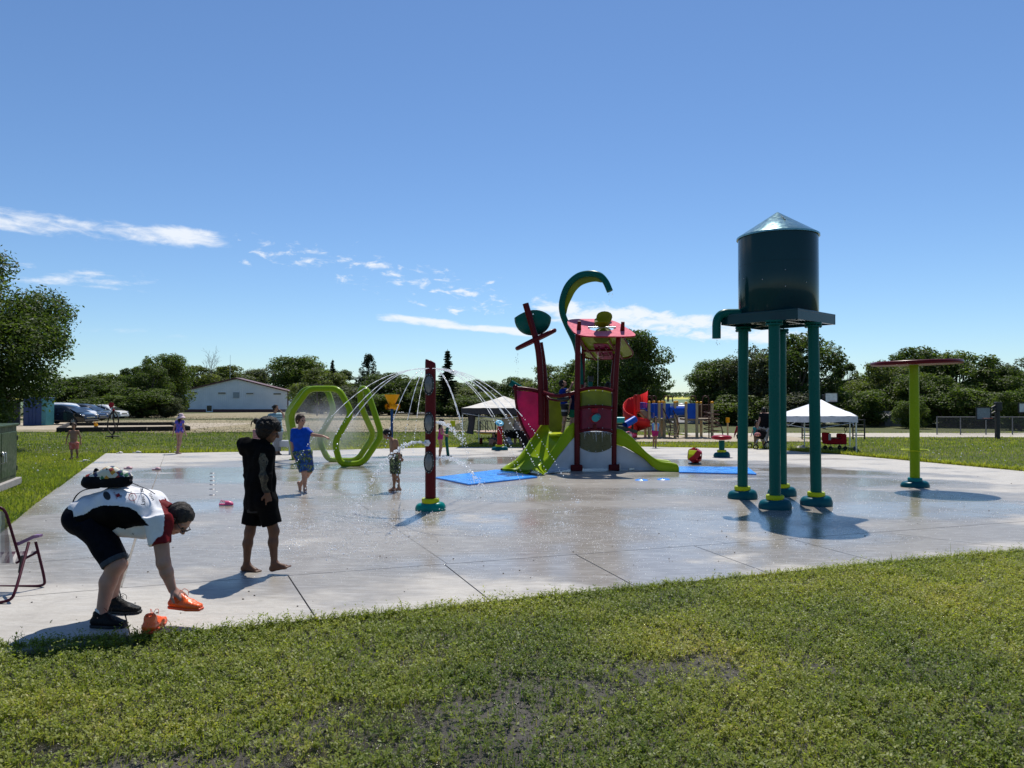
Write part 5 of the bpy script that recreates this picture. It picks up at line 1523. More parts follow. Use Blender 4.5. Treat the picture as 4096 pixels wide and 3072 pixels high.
# ================================================================= FIGURES (distance-field bodies turned into one continuous mesh)
class SDF:
    def __init__(s, vox): s.vox = vox; s.pr = []
    def cap(s, a, b, ra, rb=None, k=.02, flat=False, op='u'):
        """tapered capsule a-b; flat=True squares off both ends (hems, cuffs)"""
        s.pr.append(('c', np.array(a, float), np.array(b, float), ra, ra if rb is None else rb, k, flat, op)); return s
    def ell(s, c, r, ax=None, k=.02, op='u'):
        """ellipsoid with radii r along the columns of ax"""
        R_ = np.array([list(q) for q in ax], float) if ax is not None else np.eye(3)
        s.pr.append(('e', np.array(c, float), np.array(r, float), R_, None, k, None, op)); return s
    def cut(s, p, n):
        """remove everything on the side the normal n points to"""
        n = np.array(n, float); s.pr.append(('h', np.array(p, float), n / np.linalg.norm(n), 0, 0, 0, None, 'x')); return s
    def mesh(s, disp=None):
        lo, hi = np.full(3, 1e9), np.full(3, -1e9)
        for q in s.pr:
            if q[7] != 'u': continue
            if q[0] == 'c':
                R_ = max(q[3], q[4]); lo = np.minimum(lo, np.minimum(q[1], q[2]) - R_); hi = np.maximum(hi, np.maximum(q[1], q[2]) + R_)
            else:
                R_ = q[2].max(); lo = np.minimum(lo, q[1] - R_); hi = np.maximum(hi, q[1] + R_)
        h = s.vox; pad_ = 3 * h + .012; lo -= pad_; hi += pad_
        n = np.ceil((hi - lo) / h).astype(int) + 1
        D = np.full(n, .08, np.float32)
        ax_ = [lo[i] + h * np.arange(n[i]) for i in range(3)]
        for q in s.pr:
            if q[0] == 'h':
                d = (ax_[0][:, None, None] - q[1][0]) * q[2][0] + (ax_[1][None, :, None] - q[1][1]) * q[2][1] + (ax_[2][None, None, :] - q[1][2]) * q[2][2]
                D = np.maximum(D, d.astype(np.float32)); continue
            k = q[5]; m_ = k + 2 * h + .004
            if q[0] == 'c': R_ = max(q[3], q[4]); a0, a1 = np.minimum(q[1], q[2]) - R_ - m_, np.maximum(q[1], q[2]) + R_ + m_
            else: R_ = q[2].max(); a0, a1 = q[1] - R_ - m_, q[1] + R_ + m_
            i0 = np.clip(np.floor((a0 - lo) / h).astype(int), 0, n - 1); i1 = np.clip(np.ceil((a1 - lo) / h).astype(int) + 1, 1, n)
            X = ax_[0][i0[0]:i1[0]][:, None, None]; Y_ = ax_[1][i0[1]:i1[1]][None, :, None]; Z = ax_[2][i0[2]:i1[2]][None, None, :]
            if q[0] == 'c':
                a, b = q[1], q[2]; ba = b - a; L2 = max(ba @ ba, 1e-12)
                t_ = ((X - a[0]) * ba[0] + (Y_ - a[1]) * ba[1] + (Z - a[2]) * ba[2]) / L2
                tc_ = np.clip(t_, 0, 1)
                dx_, dy_, dz_ = X - a[0] - tc_ * ba[0], Y_ - a[1] - tc_ * ba[1], Z - a[2] - tc_ * ba[2]
                d = np.sqrt(dx_ * dx_ + dy_ * dy_ + dz_ * dz_) - (q[3] + (q[4] - q[3]) * tc_)
                if q[6]:
                    L = sqrt(L2); d = np.maximum(d, np.maximum(-t_, t_ - 1) * L)
            else:
                R_ = q[3]; u_ = [(X - q[1][0]) * R_[i][0] + (Y_ - q[1][1]) * R_[i][1] + (Z - q[1][2]) * R_[i][2] for i in range(3)]
                k0 = np.sqrt(sum((u_[i] / q[2][i]) ** 2 for i in range(3))); k1 = np.sqrt(sum((u_[i] / q[2][i] ** 2) ** 2 for i in range(3))) + 1e-9
                d = k0 * (k0 - 1) / k1
            sl_ = (slice(i0[0], i1[0]), slice(i0[1], i1[1]), slice(i0[2], i1[2]))
            o = D[sl_]
            if q[7] == 'u':
                hh = np.clip(.5 + .5 * (o - d) / k, 0, 1) if k > 0 else (o > d)
                D[sl_] = o + (d - o) * hh - k * hh * (1 - hh)
            else: D[sl_] = np.maximum(o, -d)
        if disp is not None: D = D + disp(ax_[0][:, None, None], ax_[1][None, :, None], ax_[2][None, None, :]).astype(np.float32)
        return nets(D, lo, h)
def nets(D, lo, h):
    """surface nets"""
    S = D < 0; n = D.shape
    c8 = [S[i:n[0] - 1 + i, j:n[1] - 1 + j, k:n[2] - 1 + k] for i in (0, 1) for j in (0, 1) for k in (0, 1)]
    cnt = sum(c.astype(np.int8) for c in c8); act = (cnt > 0) & (cnt < 8)
    I = np.argwhere(act); idx = np.full(act.shape, -1, np.int64); idx[tuple(I.T)] = np.arange(len(I))
    off = [(i, j, k) for i in (0, 1) for j in (0, 1) for k in (0, 1)]
    val = np.stack([D[I[:, 0] + o[0], I[:, 1] + o[1], I[:, 2] + o[2]] for o in off], 1)
    acc_, num = np.zeros((len(I), 3)), np.zeros(len(I))
    for a in range(8):
        for b in range(a + 1, 8):
            if sum(abs(off[a][i] - off[b][i]) for i in range(3)) != 1: continue
            m_ = (val[:, a] < 0) != (val[:, b] < 0)
            t_ = np.where(m_, val[:, a] / (val[:, a] - val[:, b] + 1e-12), 0)
            p = np.array(off[a])[None] + t_[:, None] * (np.array(off[b]) - np.array(off[a]))[None]
            acc_ += p * m_[:, None]; num += m_
    vv = lo + h * (I + acc_ / num[:, None])
    F_ = []
    for ax in range(3):
        o1, o2 = [(1, 2), (2, 0), (0, 1)][ax]
        s0 = [slice(None)] * 3; s1 = [slice(None)] * 3; s0[ax] = slice(0, -1); s1[ax] = slice(1, None)
        A, B = S[tuple(s0)], S[tuple(s1)]; E = np.argwhere(A != B)
        ok = (E[:, o1] > 0) & (E[:, o2] > 0) & (E[:, o1] < n[o1] - 1) & (E[:, o2] < n[o2] - 1); E = E[ok]
        fl = A[tuple(E.T)]
        def ci(d1, d2):
            q = E.copy(); q[:, o1] -= d1; q[:, o2] -= d2; return idx[tuple(q.T)]
        quad = np.stack([ci(1, 1), ci(0, 1), ci(0, 0), ci(1, 0)], 1)
        quad[~fl] = quad[~fl][:, ::-1]; F_.append(quad)
    F_ = np.concatenate(F_); F_ = F_[(F_ >= 0).all(1)]
    return vv.astype(np.float32), F_
def skin(name, col):
    m, t, b = nt_new(name)
    c = mixc(t, mrange(t, noise(t, 9, 4), .3, .7), tuple(q * .86 for q in col), tuple(q * 1.1 for q in col))
    t.links.new(c, b.inputs['Base Color']); b.inputs['Roughness'].default_value = .48
    b.inputs['Specular IOR Level'].default_value = .22
    b.inputs['Subsurface Weight'].default_value = 0.0
    bump(t, b, noise(t, 120, 3), .08, .004)
    return m
SK_L = skin('skin_light', (.36, .20, .14)); SK_T = skin('skin_tanned', (.27, .145, .09)); SK_D = skin('skin_brown', (.115, .056, .034)); SK_P = skin('skin_pink', (.38, .215, .165))
def cloth(name, col, var=.12, bs=.35, rough=.85): return pm(name, col, rough, var=var, nscale=14, bumps=bs, bscale=55, spec=.04, rvar=.05)
def pattern(name, cols, scale, kind='leaf'):
    """printed cloth: blotches of several colours"""
    m, t, b = nt_new(name); c = cols[0]
    for i, q in enumerate(cols[1:]):
        c = mixc(t, mrange(t, noise(t, scale * (1 + .3 * i), 3, .6, 'Object', (1, 1, 1.0), .8, (i * 7.3, i * 3.1, 2)), .52 + .01 * i, .58 + .01 * i), c, q)
    t.links.new(c, b.inputs['Base Color']); b.inputs['Roughness'].default_value = .8
    bump(t, b, noise(t, 50, 4), .3, .01); return m
def stripes(name, cols, freq, axis=2):
    m, t, b = nt_new(name); tcn = nn(t, 'ShaderNodeTexCoord'); sp_ = nn(t, 'ShaderNodeSeparateXYZ'); t.links.new(tcn.outputs['Object'], sp_.inputs[0])
    w = tmath(t, 'FRACT', tmath(t, 'MULTIPLY', sp_.outputs[axis], freq)); k = len(cols)
    c = cols[0]
    for i in range(1, k): c = mixc(t, tmath(t, 'GREATER_THAN', w, i / k), c, cols[i])
    t.links.new(c, b.inputs['Base Color']); b.inputs['Roughness'].default_value = .85; return m
H_BLK = pm('hair_black', (.012, .010, .009), .42, var=.4, nscale=60, bumps=.9, bscale=130, spec=.15)
H_BRN = pm('hair_brown', (.045, .026, .015), .45, var=.4, nscale=60, bumps=.9, bscale=130, spec=.15)
m_eye = pm('eye_dark', (.02, .014, .01), .15)
def hand(S, w, d, nrm, r, curl=.5, k=.006, spread=1.0, thumb=1):
    """palm, four unequal fingers with knuckle bends and a thumb off the palm's side. w wrist, d direction, nrm palm normal, r scale (1 adult)"""
    d = Vector(d).normalized(); nrm = Vector(nrm); nrm = (nrm - d * nrm.dot(d)).normalized(); s_ = d.cross(nrm)
    w = Vector(w)
    for q in (-.026, -.009, .009, .026): S.cap(w + s_ * q * .6 * r, w + d * .085 * r + s_ * q * r, .014 * r, .0125 * r, .012)
    for q, L in ((-.030, .062), (-.010, .076), (.011, .072), (.030, .056)):
        a = w + d * .085 * r + s_ * q * r; u_ = (d + s_ * q * 3 * spread).normalized()
        b = a + (u_ + nrm * curl * .5).normalized() * L * .48 * r; c = b + (u_ + nrm * curl * 1.5).normalized() * L * .32 * r; e = c + (u_ + nrm * curl * 2.4).normalized() * L * .24 * r
        S.cap(a, b, .0098 * r, .0090 * r, k).cap(b, c, .0090 * r, .0082 * r, k).cap(c, e, .0082 * r, .0070 * r, k)
    a = w + d * .018 * r + s_ * -.026 * r * thumb; b = a + (d * .7 - s_ * .8 * thumb + nrm * .4).normalized() * .04 * r; c = b + (d + nrm * .5 - s_ * .2 * thumb).normalized() * .034 * r
    S.cap(a, b, .0135 * r, .0115 * r, .010).cap(b, c, .0115 * r, .0085 * r, k)
def footm(S, an, d, r, lift=0.0, toes=True, ground=None):
    """bare foot: heel, instep, ball and five toes"""
    d = Vector(d).normalized(); an = Vector(an); sd = d.cross(V(0, 0, 1)).normalized()
    up_ = sd.cross(d)
    heel = an - d * .035 * r - up_ * .052 * r
    ball = an + d * .115 * r - up_ * .062 * r
    S.cap(an, heel, .034 * r, .030 * r, .02).cap(heel, ball + sd * .012 * r, .027 * r, .022 * r, .02).cap(heel, ball - sd * .014 * r, .027 * r, .021 * r, .02).cap(an, ball, .033 * r, .020 * r, .02)
    if toes:
        for i, (q, L, rr_) in enumerate(((-.030, .050, .0125), (-.012, .052, .010), (.004, .047, .0095), (.018, .041, .009), (.031, .033, .009))):
            a = ball + sd * q * r - up_ * .006 * r; S.cap(a, a + d * L * r, rr_ * r, rr_ * .85 * r, .006)
    else: S.cap(ball - sd * .02 * r, ball - sd * .018 * r + d * .04 * r, .014 * r, .012 * r, .012).cap(ball + sd * .018 * r, ball + sd * .018 * r + d * .03 * r, .013 * r, .011 * r, .012)
def head(S, c, f, u, hs, ears=True, k=.016, mouth=0.0):
    """skull, jaw, brow, nose, lips, chin, ears. hs = head height / 0.23"""
    f = Vector(f).normalized(); u = Vector(u); u = (u - f * u.dot(f)).normalized(); r = f.cross(u); c = Vector(c)
    q = lambda a, b, e: c + (f * a + u * b + r * e) * hs
    S.ell(q(-.012, .022, 0), (.098 * hs, .072 * hs, .092 * hs), (f, r, u), k)
    S.ell(q(.022, -.035, 0), (.068 * hs, .058 * hs, .078 * hs), (f, r, u), k)
    S.cap(q(.035, -.088, .0), q(.062, -.092, 0), .030 * hs, .022 * hs, .02)
    for e in (-1, 1):
        S.cap(q(.082, .020, e * .022), q(.064, .016, e * .048), .011 * hs, .010 * hs, .014)          # brow
        S.ell(q(.062, -.024, e * .034), (.026 * hs, .026 * hs, .026 * hs), None, .014)                 # cheek
        S.ell(q(.093, -.002, e * .030), (.014 * hs, .015 * hs, .010 * hs), (f, r, u), .0, 's')         # eye socket
        if ears: S.ell(q(-.008, -.012, e * .073), (.019 * hs, .009 * hs, .033 * hs), (f, r, u), .006)
    S.cap(q(.090, .006, 0), q(.112, -.034, 0), .009 * hs, .0135 * hs, .009)
    for e in (-1, 1): S.ell(q(.100, -.038, e * .011), (.010 * hs,) * 3, None, .006)
    S.cap(q(.084, -.060, -.018), q(.084, -.060, .018), .0085 * hs, None, .006)
    S.cap(q(.082, -.070, -.014), q(.082, -.070, .014), .0085 * hs, None, .006)
    return f, u, r, q
def eyes(ob, q, hs):
    mb = MB()
    for e in (-1, 1): MB().ball(q(.083, -.002, e * .030), .0125 * hs, 8, 6).build('eye', m_eye, ob)
def hair_cap(q, f, u, r, hs, vox, style='short', seed=0):
    S = SDF(vox); n = f * .92 - u * .39
    g = {'short': .010, 'wet': .010, 'curly': .028, 'long': .014}[style]
    S.ell(q(-.016, .026, 0), ((.098 + g) * hs, (.073 + g) * hs, (.090 + g) * hs), (f, r, u), .01)
    S.ell(q(-.045, -.03, 0), ((.058 + g * .8) * hs, (.066 + g * .5) * hs, (.075) * hs), (f, r, u), .02)
    if style == 'curly':
        R_ = random.Random(seed)
        for _ in range(420):
            a = Vector((R_.gauss(0, 1), R_.gauss(0, 1), R_.gauss(0, 1))).normalized()
            if a.z < -.45: continue
            p = q(-.014 + a.x * (.094 + g), .030 + a.z * (.088 + g), a.y * (.070 + g)); S.ell(p, (R_.uniform(.012, .021) * hs,) * 3, None, .004)
    return S, n
def wrinkle(amp, fr, seed=0):
    r = np.random.default_rng(seed); K = r.normal(0, fr, (5, 3)); ph = r.random(5) * 6.28
    return lambda X, Y_, Z: sum(amp / 2.2 * np.sin(K[i, 0] * X + K[i, 1] * Y_ + K[i, 2] * Z * .6 + ph[i]) for i in range(5))
def mk(name, S, mats, parent, disp=None, fm=None, origin=None):
    v_, f_ = S.mesh(disp)
    mi = None
    if fm is not None: mi = fm(v_[f_].mean(1))
    return mesh_obj(name, v_, f_, mats, parent, origin, mi, True)
def J(px, py, Y): return P(px, py, Y)
def figure(label, cat, Y0, j, face, H, vox, skin_m, hairstyle=None, hair_m=None, shirt=None, shorts=None, group=None, slim=1.0, feetdir=None, base=None, kidhead=1.0, shoes=None, barefoot=True, extra=None, noeyes=False, legs=True, curl=.35, seed=0, face_up=None, palm=None, snap=True):
    """j: joint -> (px, py, dy). face: facing of the head (world vector). H: body height in metres"""
    Q = {n_: P(q[0], q[1], Y0 + (q[2] if len(q) > 2 else 0.0)) for n_, q in j.items()}
    s = H / 1.75; w = s * slim
    if legs and snap:                                   # set the lower foot on what carries it
        zb = base.z if base is not None else gz(Y0)
        d_ = zb + .080 * s - min(Q['anL'].z, Q['anR'].z)
        if abs(d_) < .2:
            for e in ('L', 'R'): Q['an' + e].z += d_; Q['kn' + e].z += d_ * .5
    f = Vector(face).normalized(); up0 = Vector(face_up) if face_up else V(0, 0, 1)
    shL, shR, hpL, hpR = Q['shL'], Q['shR'], Q['hpL'], Q['hpR']
    shc, hpc = (shL + shR) / 2, (hpL + hpR) / 2
    lat = (shR - shL); latu = lat.normalized() if lat.length > 1e-4 else V(0, 1, 0)
    lath = (hpR - hpL).normalized() if (hpR - hpL).length > 1e-4 else latu
    sp_ = (shc - hpc); spu = sp_.normalized()
    fwd = latu.cross(spu).normalized()
    if fwd.dot(f) < -.3: fwd = -fwd
    hs = (H / 7.6 / .23) * kidhead
    S = SDF(vox)
    def torso(S, inf=0.0, k=.05, hips=True, chest=True):
        wst = hpc + sp_ * .42 + fwd * .01 * s
        sw, hw = .115 * w, .085 * w
        if hips: S.cap(hpL - lath * 0 + V(0, 0, 0), hpR, .098 * w + inf, None, k)
        for e in (-1, -.33, .33, 1):
            S.cap(hpc + lath * e * hw + spu * .02 * s, wst + latu * e * .070 * w, .088 * w + inf, .080 * w + inf, k)
            if chest: S.cap(wst + latu * e * .070 * w, shc - spu * .09 * s + latu * e * sw, .080 * w + inf, .088 * w + inf, k)
        if chest: S.cap(shL, shR, .052 * w + inf, None, k)
    torso(S)
    nk = Q.get('neck', shc + spu * .05 * s); hd = Q['head']
    S.cap(shc - spu * .02, hd - (hd - shc).normalized() * .03 * hs, .056 * w, .048 * w, .03)
    f_, u_, r_, q = head(S, hd, f, up0, hs)
    for e in ('L', 'R'):
        a, b, c = Q['sh' + e], Q['el' + e], Q['wr' + e]
        S.cap(a, b, .050 * w, .037 * w, .03).cap(b, c, .038 * w, .026 * w, .02)
        hd_ = Q.get('ha' + e); dd = (hd_ - c) if hd_ is not None else (c - b)
        pn = Vector(palm[e]) if palm and e in palm else (hpc - c)
        if pn.length < 1e-3 or abs(pn.normalized().dot(dd.normalized())) > .96: pn = f
        hand(S, c, dd, pn, s * (1.05 if H > 1.2 else 1.1), curl, thumb=1 if e == 'R' else -1)
        if legs:
            a, b, c = Q['hp' + e], Q['kn' + e], Q['an' + e]
            S.cap(a, b, .085 * w, .056 * w, .04).cap(b, b.lerp(c, .35) - fwd * .012 * s, .054 * w, .052 * w, .03).cap(b.lerp(c, .35) - fwd * .012 * s, c, .052 * w, .034 * w, .03)
            fd = Vector(feetdir[e] if isinstance(feetdir, dict) else (feetdir or f)); fd.z = fd.z if isinstance(feetdir, dict) else 0
            if barefoot: footm(S, c, fd, s * 1.02, toes=vox < .008)
            else: S.cap(c, c - V(0, 0, .05 * s), .034 * s, .03 * s, .02)
    if extra: extra(S, Q, s, q)
    org = base or Vector((hpc.x, hpc.y, gz(hpc.y)))
    body = mk('person', S, skin_m, None, origin=org)
    tag(body, label, cat, group)
    if not noeyes: eyes(body, q, hs)
    if hairstyle:
        HS, n_ = hair_cap(q, f_, u_, r_, hs, min(vox, .009), hairstyle if hairstyle in ('short', 'wet', 'curly', 'long') else 'long', seed)
        cutp = (q(.064, .055, 0) if hairstyle != 'curly' else q(.066, .055, 0))
        HS.cut(cutp, n_).cut(q(0, -.085 if hairstyle in ('short', 'wet') else -.30, 0), -u_)
        if hairstyle == 'curly':
            R2 = random.Random(seed + 5)
            for _ in range(150):
                a = R2.uniform(-1.9, 1.9); b = R2.uniform(.0, 1.25)
                HS.ell(q(-.01 + cos(a) * cos(b) * .112, .032 + sin(b) * .108, sin(a) * cos(b) * .088), (R2.uniform(.012, .022) * hs,) * 3, None, .003)
        if hairstyle == 'tail':
            tb_ = q(-.10, .02, 0); HS.ell(tb_, (.03 * hs,) * 3, None, .02)
            pts = [tb_, tb_ - f_ * .07 * hs - u_ * .03 * hs, tb_ - f_ * .09 * hs - u_ * .13 * hs, tb_ - f_ * .075 * hs - u_ * .24 * hs]
            for i in range(3): HS.cap(pts[i], pts[i + 1], .022 * hs, (.02 if i < 2 else .008) * hs, .01)
        if hairstyle == 'bun': HS.ell(q(-.125, .045, 0), (.042 * hs,) * 3, None, .015)
        if hairstyle == 'flow':
            for e in (-1, -.4, .4, 1):
                a = q(-.045, .0, e * .055); b = a - u_ * .16 * hs - f_ * .03 * hs; c = b - u_ * .16 * hs
                HS.cap(a, b, .040 * hs, .036 * hs, .02).cap(b, c, .036 * hs, .016 * hs, .02)
        mk('hair', HS, hair_m or H_BRN, body, wrinkle(.0018, 160, seed))
    ctx = dict(Q=Q, s=s, w=w, lat=latu, lath=lath, spu=spu, fwd=fwd, hpc=hpc, shc=shc, q=q, f=f_, u=u_, r=r_, torso=torso, body=body, hs=hs, vox=vox)
    if shorts:
        L, m, inf, top = shorts.get('len', .8), shorts['m'], shorts.get('inf', .022), shorts.get('top', .06)
        SS = SDF(vox); torso(SS, inf * .7 + .006, .04, True, False)
        for e in ('L', 'R'):
            a, b = Q['hp' + e], Q['kn' + e]; c = a.lerp(b, L) if L <= 1 else b.lerp(Q['an' + e], L - 1)
            if L > 1: SS.cap(a, b, .088 * w + inf, .062 * w + inf, .03).cap(b, c, .060 * w + inf, .046 * w + inf, .02, True)
            else: SS.cap(a - (b - a).normalized() * .02, c, .088 * w + inf, (.085 + (.058 - .085) * L) * w + inf * 1.35, .03, True)
        SS.cut(hpc + spu * top * s, spu)
        mk('shorts' if L < 1.2 else 'trousers', SS, m, body, wrinkle(.003 * s, 55, seed + 3))
    if shirt:
        m, inf, sl = shirt['m'], shirt.get('inf', .014), shirt.get('sleeve', .6)
        SS = SDF(vox); torso(SS, inf, .04)
        if sl > 0:
            for e in ('L', 'R'):
                a, b, c = Q['sh' + e], Q['el' + e], Q['wr' + e]
                if sl <= 1: SS.cap(a, a.lerp(b, sl), .052 * w + inf, (.052 - .012 * sl) * w + inf * 1.15, .03, True)
                else: SS.cap(a, b, .052 * w + inf, .042 * w + inf, .03).cap(b, b.lerp(c, sl - 1), .042 * w + inf, .032 * w + inf, .02, True)
        SS.cut(hpc + spu * shirt.get('hem', -.02) * s, -spu).cut(shc + spu * shirt.get('neck', .055) * s, spu + fwd * -.25)
        if shirt.get('scoop'):
            SS.ell(shc + spu * .05 * s + fwd * .07 * s, (.085 * w,) * 3, None, 0, 's')
            for e in ('L', 'R'): SS.ell(Q['sh' + e] + spu * .0, (.060 * w, .060 * w, .075 * w), None, 0, 's')
        mk(shirt.get('name', 'shirt'), SS, m, body, wrinkle(shirt.get('wr', .003) * s, 48, seed + 9))
    return ctx
# ================================================================= THE PEOPLE
R_, L_ = V(1, 0, 0), V(-1, 0, 0)
# --- boy in the hoodie, walking right
def c2(x, y, dy=0): return (900 + x / 2.44, 1640 + y / 2.44, dy)
Yb = GY(2290)
hood = figure('boy with curly dark hair in black hoodie and black shorts walking barefoot', 'person', Yb,
    dict(head=c2(428, 205, .02), shL=c2(250, 405, .15), shR=c2(405, 405, -.06), elL=c2(240, 630, .2), wrL=c2(270, 830, .2), elR=c2(398, 630, -.14), wrR=c2(412, 810, -.13), haR=c2(428, 900, -.13),
         hpL=c2(300, 900, .10), hpR=c2(395, 900, -.04), knL=c2(242, 1180, .05), anL=c2(212, 1478, .06), knR=c2(478, 1170, -.03), anR=c2(482, 1470, -.06)),
    (.92, .18, -.30), 1.56, .0075, SK_D, 'curly', H_BLK, shorts=dict(m=cloth('black_shorts', (.004, .004, .0045)), len=.76, inf=.030, top=.12),
    feetdir={'L': (.93, -.25, -.02), 'R': (.90, -.10, .20)}, slim=1.0, kidhead=1.06, seed=4)
# his hoodie: body, sleeves with a camouflage panel, hood lying on the back
hc_, Q = hood, hood['Q']; S = SDF(.0075); w = hood['w']; s = hood['s']
hood['torso'](S, .030, .06)
for e in ('L', 'R'):
    a, b, c = Q['sh' + e], Q['el' + e], Q['wr' + e]
    S.cap(a, b, .078 * w, .066 * w, .04).cap(b, b.lerp(c, .93), .066 * w, .050 * w, .03, True)
S.cap(hood['hpc'] - hood['spu'] * .02, hood['hpc'] + hood['spu'] * .2 * s, .150 * w, .150 * w, .05)
hd_c = P(*c2(262, 350)[:2], Yb + .04)
S.ell(hd_c, (.140, .120, .082), None, .05)
S.cap(hd_c + V(-.09, 0, .03), hd_c + V(.15, -.02, .055), .05, .05, .03).cap(hd_c + V(-.10, .02, .02), hd_c + V(-.085, .0, -.06), .05, .04, .03)
S.ell(hd_c + V(.06, 0, .085), (.085, .07, .04), None, .0, 's')
S.cut(hood['hpc'] - hood['spu'] * .085 * s, -hood['spu'])
m_hoodie = cloth('black_fleece', (.0045, .0045, .005), .3, .5)
m_camo = pattern('camo_print', [(.05, .043, .026), (.085, .075, .052), (.02, .025, .017), (.012, .011, .01)], 14)
aR, bR, cR = (np.array(Q[k]) for k in ('shR', 'elR', 'wrR'))
def camo(cn):
    y = cn[:, 1]; x = cn[:, 0]; z = cn[:, 2]
    ax_x = np.interp(z, [cR[2], bR[2], aR[2]], [cR[0], bR[0], aR[0]]); ay = np.interp(z, [cR[2], bR[2], aR[2]], [cR[1], bR[1], aR[1]])
    return ((y < ay - .012) & (np.abs(x - ax_x + .012) < .040 + .012 * np.sin(z * 40)) & (z < aR[2] - .01) & (z > cR[2] + .01)).astype(np.int32)
mk('hoodie', S, [m_hoodie, m_camo], hood['body'], wrinkle(.0042, 38, 5), camo)
S = SDF(.008); S.cap(hood['hpc'] - hood['spu'] * .105 * s, hood['hpc'] - hood['spu'] * .06 * s, .150 * w, .152 * w, .02, True)
for e in ('L', 'R'):
    S.cap(Q['wr' + e].lerp(Q['el' + e], .02), Q['wr' + e].lerp(Q['el' + e], .14), .040 * w, .044 * w, .01, True)
mk('hoodie_trim', S, cloth('ribbed_grey_knit', (.03, .03, .031)), hood['body'])
# --- boy in the blue rash guard
def c3(x, y, dy=0): return (1100 + x / 3.318, 1500 + y / 3.318, dy)
Yk = GY(1972)
figure('wet-haired boy in blue rash guard and leaf-print swim shorts reaching right', 'person', Yk,
    dict(head=c3(342, 598, -.03), shL=c3(415, 735, -.02), shR=c3(255, 735, .0), elR=c3(228, 900, .02), wrR=c3(236, 1040, -.02), haR=c3(255, 1110, -.04), elL=c3(500, 793, -.10), wrL=c3(640, 812, -.20), haL=c3(720, 838, -.24),
         hpR=c3(312, 1030, .02), hpL=c3(418, 1030, -.02), knR=c3(385, 1290, -.04), anR=c3(398, 1515, .0), knL=c3(462, 1275, .14), anL=c3(345, 1440, .40)),
    (.85, -.50, -.10), 1.50, .010, SK_L, 'wet', H_BRN, shirt=dict(m=cloth('blue_lycra', (.006, .055, .36), .15, .2, .45), sleeve=.88, inf=.012, hem=-.01, name='rash_guard'),
    shorts=dict(m=pattern('leaf_print', [(.006, .03, .17), (.012, .09, .28), (.16, .22, .02), (.01, .05, .02)], 10), len=.96, inf=.026), feetdir={'R': (.35, -.9, -.1), 'L': (.3, -.1, -.95)}, kidhead=1.1, seed=6, palm={'L': (0, 0, -1)})
# --- shirtless boy looking down
figure('shirtless boy with wet black hair looking down beside the red post', 'person', GY(1964),
    dict(head=c3(1488, 785, -.02), shL=c3(1545, 880, .10), shR=c3(1605, 875, -.10), elL=c3(1570, 985, .16), wrL=c3(1640, 1085, .10), elR=c3(1645, 985, -.15), wrR=c3(1652, 1080, -.16), haR=c3(1690, 1130, -.16),
         hpL=c3(1565, 1075, .06), hpR=c3(1625, 1075, -.06), knL=c3(1578, 1330, .04), anL=c3(1580, 1500, .05), knR=c3(1615, 1335, -.07), anR=c3(1645, 1500, -.08)),
    (-.80, -.05, -.55), 1.20, .009, SK_T, 'wet', H_BLK, shorts=dict(m=pattern('jungle_print', [(.012, .016, .012), (.10, .16, .04), (.30, .34, .16), (.02, .03, .03)], 16), len=.92, inf=.024, top=.05),
    feetdir=(-.95, -.2, 0), kidhead=1.18, seed=7, slim=.95)
# --- girl in pink swimsuit behind the red post
def c6(x, y, dy=0): return (1650 + x / 2.44, 1400 + y / 2.44, dy)
figure('dark-haired girl in pink swimsuit at the teal post', 'person', GY(1834),
    dict(head=c6(288, 700, 0), shL=c6(282, 765, .10), shR=c6(280, 765, -.10), elL=c6(300, 815, .14), wrL=c6(328, 832, .1), elR=c6(285, 815, -.14), wrR=c6(322, 832, -.12), haR=c6(338, 830, -.1),
         hpL=c6(272, 862, .07), hpR=c6(270, 862, -.07), knL=c6(280, 950, .06), anL=c6(266, 1040, .06), knR=c6(274, 952, -.06), anR=c6(262, 1044, -.06)),
    (.95, -.1, -.15), 1.22, .011, SK_L, 'flow', H_BLK, shirt=dict(m=cloth('pink_lycra', (.42, .03, .20), .12, .2, .5), sleeve=0, inf=.008, hem=-.07, neck=.01, name='swimsuit', scoop=True), kidhead=1.15, feetdir=(1, -.1, 0), seed=8)
# --- ponytail girl mostly behind the hoodie boy
def c4(x, y, dy=0): return (1000 + x / 4.148, 1580 + y / 4.148, dy)
figure('girl with dark ponytail half hidden behind the boy in the hoodie', 'person', GY(1840),
    dict(head=c4(112, 440), shL=c4(70, 590, .05), shR=c4(170, 590, -.05), elL=c4(55, 720, .05), wrL=c4(60, 830, 0), elR=c4(180, 720, -.05), wrR=c4(185, 830, 0),
         hpL=c4(90, 800, .04), hpR=c4(150, 800, -.04), knL=c4(95, 940, .04), anL=c4(95, 1060, .04), knR=c4(150, 940, -.04), anR=c4(150, 1060, -.04)),
    (.85, .45, -.1), 1.25, .011, SK_L, 'tail', H_BLK, shirt=dict(m=stripes('pink_black_stripes', [(.42, .20, .20), (.03, .02, .02), (.5, .28, .27)], 16), sleeve=0, inf=.012, scoop=True), shorts=dict(m=cloth('dark_shorts', (.02, .02, .03)), len=.6), feetdir=(.8, .4, 0), kidhead=1.15, seed=9)
